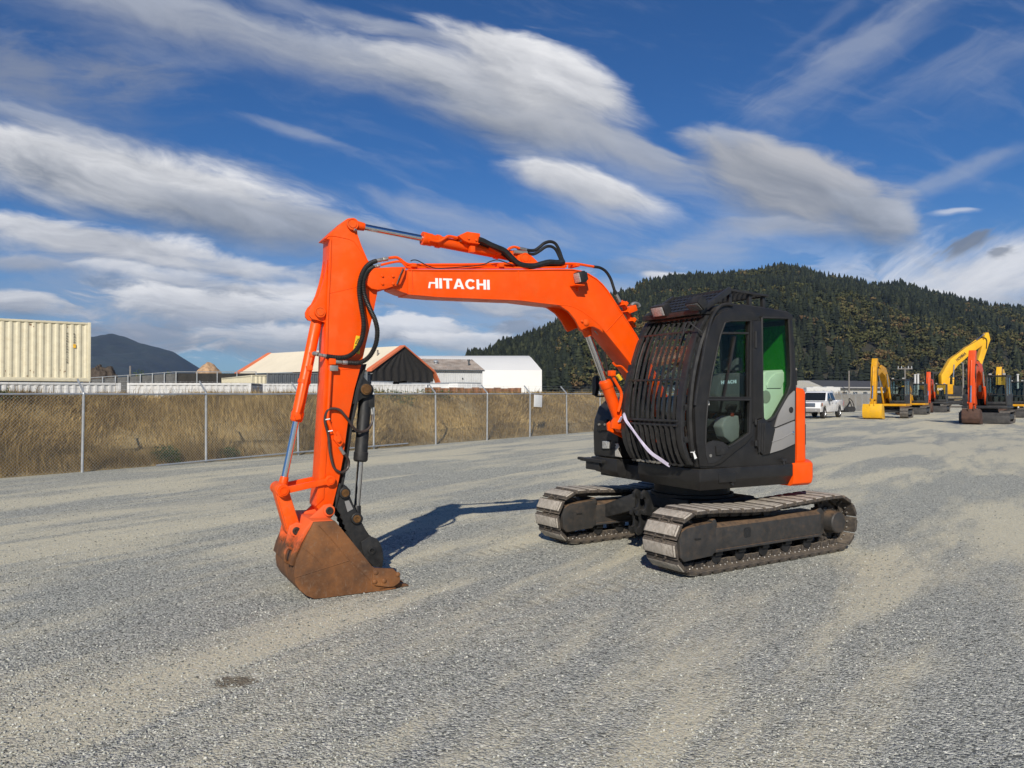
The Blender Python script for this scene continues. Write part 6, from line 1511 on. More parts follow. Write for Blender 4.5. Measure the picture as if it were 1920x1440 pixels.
    mb = MB(); strap(mb, A, C, .058, .064, -.17, -.03); strap(mb, A, C, .05, .058, -.20, .005); ring_only(mb, A, -.20, .005, .058); ring_only(mb, C, -.20, .005, .062); mb.build('push_link', ORANGE_W, EXC, .006)
    # grease line and blue wear marks on the link face are left to the paint
arm()

def bucket():
    n0, n1 = -.475, .275
    prof = SS([(588.6, 979.4), (567, 1024), (555.5, 1050), (551, 1074), (553.5, 1093), (562, 1107), (575, 1117.5), (590, 1123), (607.5, 1124.8), (640, 1120), (676, 1115), (709, 1109.5)], n1)
    prof = [(u, max(z, .004)) for u, z in prof]
    edge = SS([(740, 1101), (725, 1075), (698, 1062), (664, 1020), (628.7, 977)], n1)
    side = prof + edge
    bk = MB()
    for a, b in ((n1 - .022, n1), (n0, n0 + .022)): bk.prism(side, a, b)
    # wrapper sheet
    def inset(p, k):
        c = (4.2, .33); return (p[0] + (c[0] - p[0]) * k, p[1] + (c[1] - p[1]) * k)
    wr = [edge[-1]] + prof + [(3.70, .010)]
    bk.loft([[(p[0], n0 + .004, p[1]), (p[0], n1 - .004, p[1]), (inset(p, .05)[0], n1 - .004, inset(p, .05)[1]), (inset(p, .05)[0], n0 + .004, inset(p, .05)[1])] for p in wr])
    b = bk.build('bucket', RUST, EXC, .005)
    # weld-on side plate joins seen as raised beads
    weld('weld_seam', [P3(x, y, n1) for x, y in ((597, 985), (620, 1010), (654, 1050), (690, 1084), (702, 1098))], b, .005, RUST)
    weld('weld_seam', [P3(x, y, n1) for x, y in ((553, 1083), (600, 1068), (654, 1051))], b, .005, RUST)
    weld('weld_seam', [P3(x, y, n1) for x, y in ((566, 1026), (592, 1046), (605, 1062))], b, .003, RUST)
    wr2 = [prof[k] for k in range(3, 9)]; MB().loft([[(p[0] - (inset(p, .04)[0] - p[0]), v, p[1] - (inset(p, .04)[1] - p[1]) if p[1] > .03 else p[1]) for p in wr2] for v in (.02, .12)] , caps=False, closed=False).build('wear_strip', RUST, b) if False else None
    # side cutters with three bolts
    ct = SS([(697.5, 1067), (702, 1064), (736, 1065.5), (744, 1073), (749, 1081), (748.5, 1091), (737, 1099), (727, 1100), (702, 1097), (696.5, 1092)], n1)
    for a, c in ((n1 - .002, n1 + .022), (n0 - .022, n0 + .002)):
        m = MB().prism(ct, a, c)
        o = m.build('side_cutter', RUST, b, .006)
        if a > 0:
            for x, y in ((704.5, 1073), (702.5, 1090), (720, 1088.5), (746, 1077)):
                q = S(x, y, n1 + .02); MB().lathe((q[0], c - .004, q[1]), (0, 1, 0), [(0, .022), (.012, .020), (.018, .010), (.018, .001)], 12).build('cutter_bolt', RUST, o)
    MB().loft([[(3.86, v, .0), (3.86, v, .035), (3.72, v, .030), (3.70, v, .006)] for v in (n0, n1)]).build('lip_plate', RUST, b, .004)
    for k in range(5):
        v = n0 + .075 + k * (n1 - n0 - .15) / 4
        MB().loft([[(3.79, v - .045, .0), (3.79, v + .045, .0), (3.79, v + .045, .060), (3.79, v - .045, .060)], [(3.70, v - .038, .004), (3.70, v + .038, .004), (3.70, v + .038, .052), (3.70, v - .038, .052)], [(3.565, v - .030, .006), (3.565, v + .030, .006), (3.565, v + .030, .016), (3.565, v - .030, .016)]]).build('bucket_tooth', RUST, b, .005)
    # hitch ears, orange wearing off towards the bucket
    C, D = S(553, 993.6, .03), S(614.6, 956, .03)
    ears = [(D[0] - .055, D[1] + .02), (D[0] - .02, D[1] + .056), (D[0] + .04, D[1] + .05), (D[0] + .12, D[1] - .02), (C[0] - .06, C[1] + .055), (C[0] - .01, C[1] + .068), (C[0] + .05, C[1] + .045), (C[0] + .068, C[1] - .02), (C[0] + .085, C[1] - .11), (C[0] + .02, C[1] - .16), (4.47, .56), (4.30, .645), (D[0] - .02, D[1] - .075), (D[0] - .055, D[1] - .03)]
    for v in (.045, -.225): MB().prism(ears, v - .016, v + .016).build('hitch_ear', WORN, b, .005)
    rr = []
    for (u, z) in ((4.27, .662), (4.44, .668), (4.50, .60), (4.555, .50), (4.60, .40), (4.625, .31)): rr.append([(u + .012, n0 + .03, z), (u + .012, n1 - .03, z), (u - .02, n1 - .03, z - .012), (u - .02, n0 + .03, z - .012)])
    MB().loft(rr).build('hitch_plate', WORN, b, .004)
    for c, r in ((C, .052), (D, .050)):
        mb = MB(); ring_only(mb, c, -.26, .085, r); mb.build('pin_boss', WORN, b, .004)
        MB().lathe((c[0], -.28, c[1]), (0, 1, 0), [(0, .02), (0, .034), (.372, .034), (.378, .028), (.378, .016), (.37, .014), (.37, .001)], 20).build('bucket_pin', paint('worn_pin', (.05, .04, .032), .5, .3, metallic=.4), b)
    # lifting eye on the back
    q = [P3(543, 1040, .30), P3(548, 1033, .36), P3(556, 1026, .34), P3(558, 1022, .29)]
    MB().tube(catmull([(4.585, .16, .42), (4.635, .165, .44), (4.66, .165, .40), (4.655, .165, .33), (4.61, .16, .31)], 6), .014, 8).build('lifting_eye', WORN, b)
    return b
bucket()

def thumb():
    a, c = -.205, .0
    out = SS([(635.8, 906), (645, 908), (652, 913), (657, 932), (669, 960.5), (676, 974.7), (684, 990), (693.6, 1005), (706.6, 1010), (712, 1018), (716.5, 1030), (718.5, 1048), (716, 1064), (699.5, 1062), (683, 1047), (672, 1036), (668.5, 1036), (664, 1022), (660, 1019), (660.5, 1014), (655.5, 1011), (656, 1006), (651, 1002), (651.5, 996), (646.5, 992), (647, 986), (642.5, 982), (643.5, 976), (638.5, 971), (639, 965), (634.5, 960), (629, 948), (630, 924)], c)
    th = MB()
    for p, q in ((c - .024, c), (a, a + .024)): th.prism(out, p, q)
    core = SS([(637, 915), (648, 916), (655, 940), (672, 978), (690, 1008), (704, 1016), (712, 1040), (708, 1058), (690, 1050), (668, 1028), (640, 966), (632, 945)], BV); th.prism(core, a + .05, c - .05)
    t = th.build('thumb', BLACKM, EXC, .004)
    MB().prism(SS([(676, 1016), (693.6, 1005), (706.6, 1010), (712, 1018), (716.5, 1030), (718.5, 1048), (716, 1064), (699.5, 1062), (684, 1047), (678, 1030)], c), c - .004, c + .014).build('thumb_tip', BLACKM, t, .005)
    brown = paint('greased_brass', (.17, .085, .028), .45, .3, .3, (.05, .03, .015), 20, metallic=.4)
    for x, y in ((646, 924), (667.7, 972)):
        q = S(x, y, c); MB().lathe((q[0], a - .02, q[1]), (0, 1, 0), [(0, .03), (0, .052), (.245, .052), (.25, .047), (.25, .035)], 22).build('thumb_boss', BLACKM, t, .003)
        MB().lathe((q[0], c + .02, q[1]), (0, 1, 0), [(0, .036), (.014, .034), (.014, .016), (.008, .014), (.008, .001)], 20).build('thumb_pin', brown, t)
    q = S(696, 1031.5, c); MB().lathe((q[0], c + .010, q[1]), (0, 1, 0), [(0, .040), (.014, .038), (.016, .020), (.004, .016), (.004, .001)], 18).build('tip_hole', BLACKM, t)
    pl = SS([(646, 940), (654, 938), (662, 954), (651.5, 960)], c); MB().prism(pl, c - .002, c + .004).build('serial_plate', GREYP, t)
    # mounting strip and ears on the arm
    st = SS([(678.5, 683), (681.5, 683), (668, 740), (656.5, 790), (647, 860), (639, 905), (626, 950), (622, 950), (635.5, 900), (643.5, 857), (653, 786), (664.5, 730)], BV); MB().prism(st, -.20, .0).build('thumb_rail', BLACKM, t, .003)
    er = SS([(678, 700), (686, 711), (694, 718), (698, 728), (697, 738), (690, 745), (680, 747), (667, 757), (661, 757), (668, 726)], c)
    for v in (-.02, -.18): MB().prism(er, v - .014, v + .014).build('thumb_ear', BLACKM, t, .005)
    q = S(685.7, 730, .0); MB().lathe((q[0], -.22, q[1]), (0, 1, 0), [(0, .05), (.24, .05), (.242, .038), (.252, .036), (.252, .001)], 20).build('thumb_pin', brown, t)
    MB().lathe((q[0], -.222, q[1]), (0, 1, 0), [(0, .056), (.236, .056), (.236, .04)], 22).build('thumb_boss', BLACKM, t, .003)
    o, p, qq, d, L = cylinder('thumb_cylinder', S(685.7, 731, BV), S(667.7, 972, BV), None, .060, .029, BLACKM, split=.56)
    q = P3(695, 752, -.07); MB().box(q, (.06, .06, .12)).build('cylinder_port', BLACKM, o, .008)
    MB().tube([P3(655, 808, -.06), P3(668, 808, -.05)], .012).build('hose_guide', BLACKM, o)
thumb()

# ================================================================== OTHER MACHINES
YELLOW = paint('yellow_paint', (.62, .30, .008), .42, .14, .45, (.36, .21, .06), 2.0, spec=.3)
YELLOW2 = paint('bright_yellow_paint', (.74, .40, .012), .4, .10, .3, (.42, .25, .07), 1.6, coat=.1)
TANY = paint('faded_yellow_paint', (.42, .27, .09), .55, .12, .4, (.25, .18, .1), 2.0)
REDO = paint('red_orange_paint', (.66, .075, .012), .42, .10, .4, (.36, .08, .03), 2.0, spec=.3)
CHAR = paint('charcoal_paint', (.022, .022, .023), .5, .15, .3, (.08, .075, .065), 2.0)
PANE = glass('cab_glass', (.72, .78, .76), .02)
BKTB = paint('brown_bucket', (.065, .032, .022), .8, .3, .5, (.14, .08, .05), 4)
def machine(px_, D, yaw, k, label, body, gear, boom_pts, arm_pts, bucket_mat, blade=False, skirt=None, cab_on=True, gv=-.12, beacon=False, hood=True, text=None, bw=.95, tyaw=0.0, boom_w=(.20, .30, .19), rest=None):
    """generic crawler excavator: u forward, v left, z up, in metres before the scale k"""
    q = pt(px_, 738, D); root = thing('excavator', (q.x, q.y, 0), R(yaw), label, 'excavator', 'excavators parked in the far row'); root.scale = (k, k, k)
    skirt = skirt or body
    for s in (1, -1):
        vc = s * .93; mb = MB(); n = 34; uI, uS, zc, rp = 1.15, -1.15, .36, .29
        pts = []; L1 = uI - uS; arc = math.pi * rp; tot = 2 * (L1 + arc)
        for i in range(n):
            d = tot * i / n
            if d < L1: p = (uI - d, zc - rp)
            elif d < L1 + arc: a = (d - L1) / rp; p = (uS - math.sin(a) * rp, zc - math.cos(a) * rp)
            elif d < 2 * L1 + arc: p = (uS + d - L1 - arc, zc + rp - .03 * math.sin(math.pi * (d - L1 - arc) / L1))
            else: a = (d - 2 * L1 - arc) / rp; p = (uI + math.sin(a) * rp, zc + math.cos(a) * rp)
            pts.append(p)
        for i in range(n):
            a, b = Vector((pts[i][0], 0, pts[i][1])), Vector((pts[(i + 1) % n][0], 0, pts[(i + 1) % n][1])); d = (b - a).normalized(); nn = Vector((-d.z, 0, d.x))
            M = Matrix((d, nn.cross(d), nn)).transposed(); c = (a + b) / 2 + Vector((0, vc, 0))
            mb.box(c + nn * .03, ((b - a).length * .93, .50, .035), M); mb.box(c + nn * .055 + d * .03, (.02, .50, .03), M)
            mb.box(c - nn * .02, ((b - a).length, .16, .06), M)
        o = mb.build('track', TRACKF, root, smooth=False); o.rotation_euler = (0, 0, R(tyaw))
        mb = MB().prism([(-1.0, .22), (1.0, .22), (1.15, .3), (1.15, .45), (.9, .52), (-1.0, .50)], vc - .17, vc + .19)
        for u in (uI, uS): mb.cyl((u, vc - .2, zc), (u, vc + .2, zc), .2, n=16)
        o = mb.build('track_frame', CHAR, root, .015); o.rotation_euler = (0, 0, R(tyaw))
    o = MB().bb((-.6, -.8, .36), (.6, .8, .62)).cyl((0, 0, .6), (0, 0, .82), .5, n=24).build('car_body', CHAR, root, .02); o.rotation_euler = (0, 0, R(tyaw))
    if blade:
        rr = [[(1.62, v, z) if i == 0 else (1.60 + .035 * math.cos((z - .32) * 4.2), v, z) for i, z in ((1, .03), (1, .18), (1, .34), (1, .50), (1, .62))] + [(1.64 - .0, v, .60), (1.60, v, .05)] for v in (-1.2, 1.2)]
        o = MB().loft(rr).bar((.7, -.45, .42), (1.62, -.55, .35), .12, .14).bar((.7, .45, .42), (1.62, .55, .35), .12, .14).build('dozer_blade', BLADEM, root, .01); o.rotation_euler = (0, 0, R(tyaw))
    MB().loft([[(1.0, 1.1, z), (1.0, -1.1, z), (-.75, -1.1, z), (-.75, 1.1, z)] for z in (.82, .98)]).build('house_deck', skirt, root, .03)
    arc_ = [(1.28 * math.cos(R(a)) - .05, 1.22 * math.sin(R(a))) for a in np.linspace(118, 242, 14)]
    MB().loft([[(u * f, v * f, z) for u, v in arc_] for f, z in ((.93, .84), (1, .9), (1, 1.45 if hood else 1.2), (.95, 1.52 if hood else 1.25))]).build('counterweight', body, root, .01)
    MB().bb((-.95, -1.05, .98), (.35, -.30, 1.72)).build('engine_hood', body if body is not CHAR else CHAR, root, .05)
    MB().bb((.36, -1.05, .98), (.98, -.42, 1.60)).build('tank_housing', CHAR, root, .05)
    MB().bb((-.95, -.29, .98), (-.50, 1.05, 1.66)).build('rear_cover', body, root, .05)
    if cab_on:
        u0, u1, v0, v1, z0, z1 = -.48, .98, .10, 1.06, .985, 2.66
        pr = [(u1 - .06, z0), (u1, z0 + .4), (u1 - .02, z0 + .9), (u1 - .18, z1 - .1), (u1 - .30, z1), (u0 + .05, z1), (u0, z1 - .1), (u0, z0)]
        hl = [(u1 - .10, z0 + .55), (u1 - .12, z0 + .95), (u1 - .26, z1 - .16), (u1 - .34, z1 - .12), (.35, z1 - .12), (.35, z0 + .55)]; hr = [(.25, z0 + .62), (.25, z1 - .12), (u0 + .10, z1 - .14), (u0 + .10, z0 + .62)]
        hl = hl[::-1]
        c = MB(); c.plate([pr, hl, hr], v1 - .05, v1); c.plate([pr, hl, hr], v0, v0 + .05)
        c.bb((u0, v0 + .05, z1 - .08), (u1 - .3, v1 - .05, z1 - .002)); c.bb((u0, v0 + .05, z0), (u1 - .1, v1 - .05, z0 + .08)); c.bb((u0, v0 + .05, z0 + .08), (u0 + .05, v1 - .05, z0 + .6))
        c.bb((u1 - .12, v0 + .05, z0 + .08), (u1 - .05, v1 - .05, z0 + .22)); cb = c.build('cab', CHAR, root, .012)
        fr = [(u1 - .02, z0 + .22), (u1 - .012, z0 + .5), (u1 - .03, z0 + .9), (u1 - .19, z1 - .1), (u1 - .30, z1 - .03)]
        MB().loft([[(u - .02, v, z) for u, z in fr] for v in (v0 + .05, v1 - .05)], caps=False, closed=False).build('windscreen', PANE, cb)
        MB().bar((u1 - .01, v0, z0 + .62), (u1 - .01, v1, z0 + .62), .03, .03).build('windscreen_bar', CHAR, cb)
        for v in (v0 + .02, v1 - .03):
            for h in (hl, hr): MB().plate([h], v, v + .006).build('side_window', PANE, cb, smooth=False)
        MB().bb((u0 + .01, v0 + .05, z0 + .6), (u0 + .016, v1 - .05, z1 - .08)).build('rear_window', PANE, cb, smooth=False)
        MB().bb((-.2, .35, z0 + .08), (.3, .8, z0 + .5)).bb((-.28, .37, z0 + .5), (-.12, .78, z0 + 1.15)).build('seat', SEATM, cb, .04)
        for v in (v0 + .15, v1 - .15): MB().box((u1 - .28, v, z1 + .05), (.08, .14, .09)).build('work_light', LENS, cb, .012)
        MB().tube([(u1 - .1, v0 - .02, 1.9), (u1 + .15, v0 - .25, 1.95)], .02).bb((u1 + .12, v0 - .33, 1.75), (u1 + .15, v0 - .2, 2.1)).build('mirror', CHAR, root)
        if text:
            loops, W = text_loops(text); mb = MB(); hh = .2; w = .42
            for o_, hs in loops:
                f = lambda p: (v1 - .20 - (1 - p[0] / W) * w * 1.0 + .0, 2.22 + p[1] * hh)
                g_ = lambda p: (v0 + .18 + (1 - p[0] / W) * w * -1.0 + w, p[1] * hh + 2.1)
                mb.plate([[(v0 + .26 + p[0] / W * w, 2.08 + p[1] * hh) for p in o_]] + [[(v0 + .26 + p[0] / W * w, 2.08 + p[1] * hh) for p in h] for h in hs], u1 - .045, u1 - .040, lambda p, q_, w_: (w_ - .02, p, q_))
            mb.build('windscreen_lettering', WHITEP, cb, smooth=False)
    if beacon: MB().bb((-.3, .4, 2.68), (-.1, .7, 2.72)).cyl((-.2, .55, 2.72), (-.2, .55, 2.86), .06, n=10).build('beacon', YELLOW2, root, .01)
    # digging gear
    def strip(pts, ws):
        up, dn = [], []
        for i, (u, z) in enumerate(pts):
            a, b = pts[max(0, i - 1)], pts[min(len(pts) - 1, i + 1)]; d = Vector((b[0] - a[0], b[1] - a[1])).normalized(); w = ws[i]
            up.append((u - d.y * w, z + d.x * w)); dn.append((u + d.y * w, z - d.x * w))
        return up + dn[::-1]
    nb = len(boom_pts); ws = [float(np.interp(i / (nb - 1), [0, .5, 1], boom_w)) for i in range(nb)]
    bm = MB().prism(strip(boom_pts, ws), gv - .19, gv + .19).build('boom', gear, root, .015)
    na = len(arm_pts); wa = [float(np.interp(i / (na - 1), [0, .22, 1], (.11, .27, .13))) for i in range(na)]
    MB().prism(strip(arm_pts, wa), gv - .17, gv + .17).build('arm', gear, root, .015)
    B = lambda i, f=0: Vector((boom_pts[i][0], gv, boom_pts[i][1]))
    def ram(name, p, q, r, sp, m):
        p, q = Vector((p[0], p[1], p[2])), Vector((q[0], q[1], q[2])); mid = p.lerp(q, sp); o = MB().cyl(p, mid, r, n=14).build(name, m, root, .005); MB().cyl(mid, q, r * .55, n=12).build('piston_rod', CHROME, o)
    top, j = arm_pts[0], boom_pts[-1]
    m_ = boom_pts[nb // 2]
    ram('arm_cylinder', (m_[0] * .75 + j[0] * .25, gv, m_[1] * .75 + j[1] * .25 + .30), (top[0], gv, top[1]), .075, .62, gear)
    a0, a1, tip = arm_pts[0], arm_pts[1], arm_pts[-1]
    d = Vector((tip[0] - a0[0], tip[1] - a0[1])).normalized(); n_ = Vector((-d.y, d.x)); n_ = n_ if n_.x > 0 else -n_
    p0 = (a0[0] + d.x * .55 + n_.x * .26, a0[1] + d.y * .55 + n_.y * .26); p1 = (tip[0] - d.x * .35 + n_.x * .34, tip[1] - d.y * .35 + n_.y * .34)
    ram('bucket_cylinder', (p0[0], gv, p0[1]), (p1[0], gv, p1[1]), .065, .6, gear)
    for v in (gv - .24, gv + .24): ram('boom_cylinder', (.75, v, 1.05), (boom_pts[nb // 2][0] * .8 + boom_pts[1][0] * .2 + .1, v, boom_pts[nb // 2][1] - .15), .07, .55, gear)
    bl = Vector((p1[0] - tip[0], p1[1] - tip[1])); MB().bar((p1[0], gv, p1[1]), (tip[0] + n_.x * .25, gv, tip[1] + n_.y * .25 - .12), .16, .08).bar((p1[0], gv + .15, p1[1]), (tip[0] - d.x * .25, gv + .15, tip[1] - d.y * .25), .04, .08).bar((p1[0], gv - .15, p1[1]), (tip[0] - d.x * .25, gv - .15, tip[1] - d.y * .25), .04, .08).build('bucket_link', gear, root, .01)
    MB().tube(catmull([(j[0] - .5, gv + .17, j[1] + .25), (j[0] + .1, gv + .2, j[1] + .35), (j[0] + .25, gv + .2, j[1] - .2), (j[0] + .15, gv + .17, j[1] - .6)], 6), .03, 6).build('hose_loop', HOSE, root)
    for e in (-.10, .10): MB().tube(catmull([(u, gv + e, z + ws[i] + .03) for i, (u, z) in enumerate(boom_pts)], 4), .025, 6).build('boom_pipe', HOSE, root)
    MB().tube(catmull([(boom_pts[-1][0] - .2, gv - .2, boom_pts[-1][1] + .3), (boom_pts[-1][0] + .2, gv - .24, boom_pts[-1][1] + .1), (boom_pts[-1][0] + .2, gv - .22, boom_pts[-1][1] - .6)], 5), .03, 6).build('hose_loop', HOSE, root)
    MB().tube([(.9, -1.0, 1.0), (.9, -1.0, 1.95), (.3, -1.0, 2.1), (.3, -1.0, 1.7)], .025, 6).build('hand_rail', CHAR, root)
    if bucket_mat is not None:
        x, z = tip; zb = .0 if rest is None else rest
        sd = [(x + .30, z + .05), (x + .42, z - .20), (x + .44, zb + .32), (x + .34, zb + .10), (x + .12, zb + .02), (x - .42, zb + .02), (x - .36, zb + .16), (x - .16, z - .08)]
        mb = MB()
        for v in (-bw / 2, bw / 2 - .03): mb.prism(sd, gv + v, gv + v + .03)
        ws_ = [sd[-1]] + sd[:6]
        mb.loft([[(u, gv - bw / 2 + .005, z_), (u, gv + bw / 2 - .005, z_), (u + (x - u) * .07, gv + bw / 2 - .005, z_ + (zb + .35 - z_) * .07), (u + (x - u) * .07, gv - bw / 2 + .005, z_ + (zb + .35 - z_) * .07)] for u, z_ in ws_])
        b = mb.build('bucket', bucket_mat, root, .01)
        for e in (-.13, .13): MB().prism([(x - .12, z + .12), (x + .30, z + .22), (x + .42, z + .02), (x + .36, z - .12), (x - .05, z - .08)], gv + e - .02, gv + e + .02).build('hitch_ear', bucket_mat, b, .008)
        for t_ in range(5):
            v = gv - bw / 2 + .08 + t_ * (bw - .16) / 4; MB().loft([[(x - .38, v - .05, zb + .01), (x - .38, v + .05, zb + .01), (x - .38, v + .05, zb + .08), (x - .38, v - .05, zb + .08)], [(x - .56, v - .03, zb + .012), (x - .56, v + .03, zb + .012), (x - .56, v + .03, zb + .025), (x - .56, v - .03, zb + .025)]]).build('bucket_tooth', bucket_mat, b)
    return root
TRACKF = paint('far_track_steel', (.11, .10, .09), .8, .25, .5, (.22, .19, .15), 4.0); BLADEM = paint('blade_steel', (.035, .034, .034), .6, .2, .4, (.12, .11, .10), 2.5)
curl = [(.35, 1.45), (1.0, 2.35), (1.75, 3.05), (2.6, 3.25), (3.35, 3.15)]
def armv(x, top, pin_z, lean=.25): return [(x - .10, top), (x + .02, top - .62), (x + lean, pin_z)]
machine(1672, 56.5, 230, 1.05, 'yellow excavator with shiny yellow bucket and dark cab beside the white pickup', YELLOW, YELLOW, [(.35, 1.45), (1.0, 2.45), (1.8, 3.15), (2.7, 3.35), (3.5, 3.05)], armv(3.7, 3.98, .95, .30), YELLOW2, skirt=YELLOW, bw=1.2, tyaw=6)
machine(1712, 66, 232, .98, 'small excavator with yellow skirt half hidden behind the yellow one', CHAR, YELLOW, [(.35, 1.3), (.95, 1.9), (1.7, 2.25), (2.4, 2.2), (3.0, 1.95)], armv(3.1, 2.45, .8, .15), BKTB, skirt=YELLOW, blade=True, tyaw=4)
machine(1752, 74, 235, 1.0, 'small dark excavator with red orange arm and lettered windscreen mid row', CHAR, REDO, [(.35, 1.4), (.9, 2.3), (1.5, 2.8), (2.3, 2.85), (2.9, 2.6)], armv(3.1, 3.75, .85, .1), BKTB, blade=True, text='CAT', bw=.7)
hon = machine(1762, 100, 5, 1.72, 'large yellow excavator with high raised boom at the back of the row', YELLOW, YELLOW2, [(.20, 1.25), (.22, 2.3), (.95, 3.35), (2.1, 4.25), (3.3, 5.0)], [(3.62, 5.62), (3.62, 5.15), (2.9, 3.0), (2.75, 2.5)], None, skirt=CHAR, boom_w=(.24, .36, .24))
def honma():
    loops, W = text_loops('HONMA'); mb = MB(); a, b = Vector((1.20, 3.42)), Vector((1.93, 3.99)); d = (b - a); L = d.length; d /= L; up = Vector((-d.y, d.x)); hh = .23
    for o, hs in loops:
        f = lambda p: (a.x + d.x * p[0] / W * L + up.x * p[1] * hh, a.y + d.y * p[0] / W * L + up.y * p[1] * hh)
        for sg, v in ((1, -.318),): mb.plate([[f(p) for p in o]] + [[f(p) for p in h] for h in hs], v, v + .008)
    mb.build('boom_lettering', DARKM, hon, smooth=False)
honma()
machine(1852, 46.4, 228, 1.07, 'black cabbed excavator with red orange arm, brown bucket and wide dozer blade', CHAR, REDO, [(.35, 1.45), (.9, 2.35), (1.5, 3.0), (2.2, 3.15), (2.75, 2.85)], armv(2.75, 3.95, .80, .12), BKTB, blade=True, gv=-.20, bw=.85, tyaw=4)
machine(1893, 58, 228, 1.0, 'dark excavator with yellow boom behind the red orange one at far right', YELLOW, YELLOW2, [(.35, 1.35), (.75, 2.3), (1.1, 3.05), (1.5, 3.35), (1.95, 3.3)], armv(2.1, 3.7, 1.0, .2), BKTB, skirt=YELLOW, blade=True, gv=-.3)

# ------------------------------------------------------------------ white pickup
def pickup():
    q = pt(1535, 738, 56.5); root = thing('pickup_truck', (q.x, q.y, 0), R(232), 'white four door pickup truck parked by the fence', 'truck')
    W = .98; wp = paint('white_car_paint', (.78, .78, .78), .25, .02, .05, (.5, .48, .44), 1.0, coat=.6); tyre = paint('tyre_rubber', (.018, .018, .018), .85, .2, .4, (.09, .08, .07), 6); rim = paint('alloy_rim', (.45, .45, .46), .3, .1, metallic=.8)
    prof = [(2.92, .48), (2.94, .70), (2.90, 1.08), (2.80, 1.16), (1.45, 1.24), (1.35, 1.24), (-1.02, 1.24), (-1.03, 1.30), (-2.86, 1.30), (-2.92, .72), (-2.88, .55)]
    def arch(u): return [(u + .50 * math.cos(a), .42 + .50 * math.sin(a)) for a in np.linspace(R(12), R(168), 9)]
    bottom = [(-2.42, .50)] + arch(-1.86)[::-1] + [(-1.2, .46), (1.35, .46)] + arch(1.86)[::-1] + [(2.42, .48)]
    b = MB().prism(prof + bottom, -W, W).build('body', wp, root, .035)
    cabp = [(1.38, 1.22), (.62, 1.86), (.35, 1.92), (-.70, 1.92), (-.92, 1.86), (-1.06, 1.22)]
    rr = [[(u, s * (W - .04 - max(0, z - 1.22) * .26), z) for u, z in cabp] for s in (1, -1)]
    c = MB().loft(rr).build('cab', wp, root, .03)
    win = lambda pts: pts
    for s in (1, -1):
        for nm, pts in (('side_window', [(1.12, 1.27), (.60, 1.78), (.22, 1.82), (.22, 1.27)]), ('side_window', [(.12, 1.27), (.12, 1.82), (-.68, 1.82), (-.86, 1.27)])):
            MB().loft([[(u, s * (W - .04 - (z - 1.22) * .26 + e), z) for u, z in pts] for e in (-.02, .006)]).build(nm, GLASSD, c)
        for u in (.17, -.95): MB().bb((u - .006, s * (W - .002), .55), (u + .006, s * (W + .004), 1.22)).build('door_gap', DARKM, b)
        for u in (.05, -.85): MB().bb((u, s * W, 1.06), (u + .16, s * (W + .03), 1.10)).build('door_handle', CHROME, b, .008)
        MB().bb((.98, s * (W + .02), 1.20), (1.16, s * (W + .26), 1.42)).build('mirror', NAVY, b, .04)
        MB().prism([(2.55, .86), (2.92, .84), (2.88, 1.08), (2.55, 1.12)], s * (W - .30), s * (W + .006)).build('headlight', LENS, b, .02)
        MB().prism([(2.44, .90), (2.60, .89), (2.60, 1.09), (2.44, 1.10)], s * (W - .10), s * (W + .012)).build('turn_lamp', paint('amber_lens', (.5, .13, .03), .3), b, .01)
        MB().bb((-2.93, s * (W - .16), .85), (-2.84, s * (W + .005), 1.22)).build('tail_lamp', paint('red_lens', (.35, .02, .015), .3), b, .01)
        for u in (1.86, -1.86):
            w = MB().lathe((u, s * (W - .26), .40), (0, s, 0), [(0, .25), (0, .37), (.04, .40), (.22, .40), (.26, .37), (.26, .25), (.20, .24), (.2, .02)], 26).build('tyre', tyre, root)
            m = MB(); m.lathe((u, s * (W - .08), .40), (0, s, 0), [(0, .235), (.07, .245), (.075, .22), (.02, .20), (.02, .02)], 24)
            for k in range(6):
                a = k * math.pi / 3; m.bar((u, s * (W - .03), .40), (u + .21 * math.cos(a), s * (W - .03), .40 + .21 * math.sin(a)), .06, .04, (0, 1, 0))
            m.build('rim', rim, w)
    ws = [(1.33, 1.27), (.64, 1.83)]
    MB().loft([[(u + .02, s * (W - .12 - (z - 1.22) * .26), z) for s in (1, -1)] for u, z in ws], caps=False, closed=False).build('windscreen', GLASSD, c)
    rw = [(-1.06, 1.30), (-.95, 1.82)]; MB().loft([[(u - .03, s * (W - .2 - (z - 1.22) * .26), z) for s in (1, -1)] for u, z in rw], caps=False, closed=False).build('rear_window', GLASSD, c)
    gr = MB().bb((2.90, -.62, .82), (2.945, .62, 1.10)).build('grille', NAVY, b, .02)
    for z in (.88, .96, 1.04): MB().bb((2.94, -.60, z - .022), (2.965, .60, z + .022)).build('grille_bar', CHROME, gr, .006)
    MB().bb((2.90, -.96, .48), (3.04, .96, .74)).build('front_bumper', GREYP, root, .04); MB().bb((2.95, -.5, .40), (3.0, .5, .50)).build('air_dam', DARKM, root, .02)
    MB().bb((-3.02, -.94, .50), (-2.90, .94, .70)).build('rear_bumper', CHROME, root, .03)
    for s in (1, -1): MB().cyl((3.02, s * .70, .60), (3.06, s * .70, .60), .07, n=14).build('fog_lamp', LENS, root)
    MB().bb((-2.82, -.86, 1.285), (-1.10, .86, 1.302)).build('bed_shade', DARKM, b)  # black sheet over the solid bed stands for the shade inside it
GLASSD = paint('dark_car_glass', (.012, .014, .016), .06, .1)
pickup()
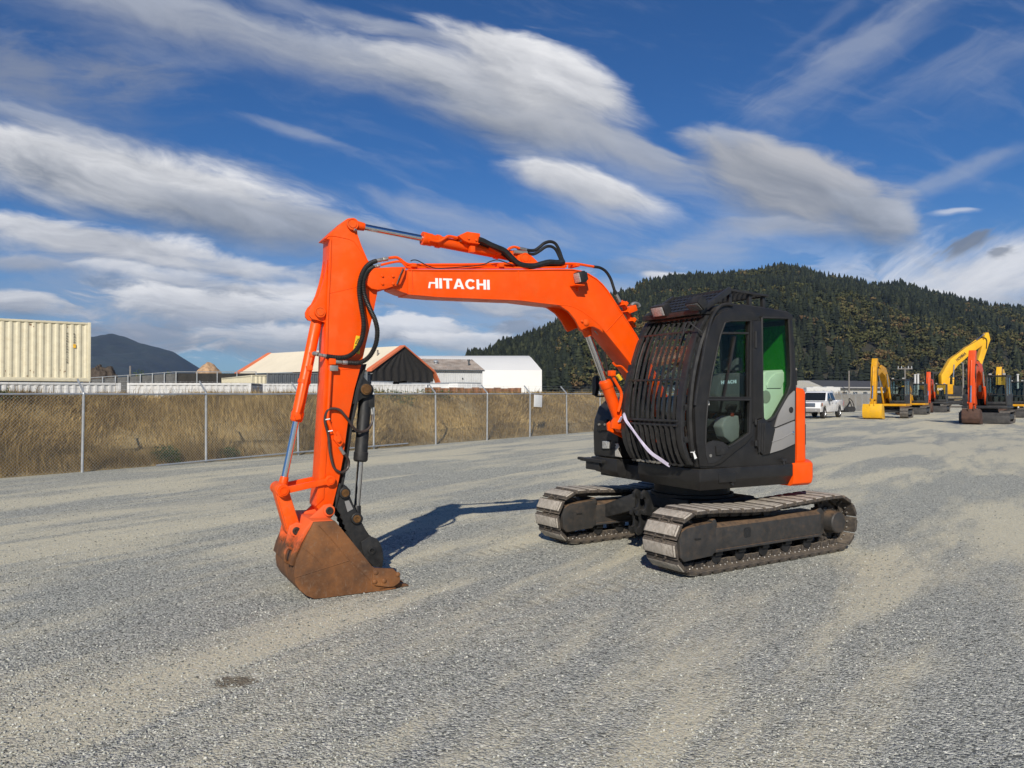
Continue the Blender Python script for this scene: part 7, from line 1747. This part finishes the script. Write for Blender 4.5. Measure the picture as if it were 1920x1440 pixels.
# things further along the row
def scrap():
    q = pt(1591, 771, 74); root = thing('implement', (q.x, q.y, 0), .4, 'black implement leaning by the fence between pickup and yellow excavator', 'implement')
    MB().bar((-.5, 0, .1), (.3, .1, 1.0), .14, .10).bar((.3, .1, 1.0), (.5, -.1, .1), .10, .10).bb((-.8, -.3, 0), (-.2, .3, .35)).build('frame', CHAR, root, .02)
    for k in range(4): MB().lathe((-.6 + k * .28, -.35, .28), (.2, 1, 0), [(0, .02), (.0, .26), (.03, .26), (.03, .02)], 16).build('disc', CHAR, root)
    MB().tube(catmull([(.1, 0, .8), (.4, .3, 1.3), (.6, .1, 1.0), (.7, 0, .5)], 5), .04).build('hose', HOSE, root)
scrap()
def car():
    q = pt(1921, 738, 88); root = thing('parked_car', (q.x, q.y, 0), R(255), 'white car parked at the far right edge', 'car'); wp = bpy.data.materials['white_car_paint']
    b = MB().prism([(2.1, .35), (2.15, .7), (1.3, .95), (.6, 1.42), (-.9, 1.46), (-1.9, 1.0), (-2.1, .9), (-2.1, .35)], -.85, .85).build('body', wp, root, .08)
    MB().prism([(1.2, .98), (.6, 1.36), (-.8, 1.40), (-1.6, 1.0)], -.86, .86).build('side_window', GLASSD, b)
    for u in (1.3, -1.3):
        for s in (1, -1): MB().cyl((u, s * .65, .33), (u, s * .87, .33), .33, n=20).build('wheel', bpy.data.materials['tyre_rubber'], root)
car()
def silo_pipes():
    for k, (x, y) in enumerate(((1716, 703), (1721.5, 702))):
        q = pt(x, y, 90); MB().cyl((0, 0, 0), (0, 0, q.z), .11, n=10).cyl((0, 0, q.z), (0, 0, q.z + .08), .15, n=10).build('exhaust_stack', WHITE_C, None, label='white vertical pipe behind the small yellow skirted excavator', cat='pipe', group='pair of white vertical pipes', loc=(q.x, q.y, 0))
    q = pt(1908.5, 703, 80); MB().cyl((0, 0, 0), (0, 0, q.z), .10, .08, 10).cyl((0, 0, q.z), (0, 0, q.z + .1), .13, n=10).build('vertical_pipe', WHITE_C, None, label='pale upright pipe at the far right beside the last cab', cat='pipe', loc=(q.x, q.y, 0))
silo_pipes()
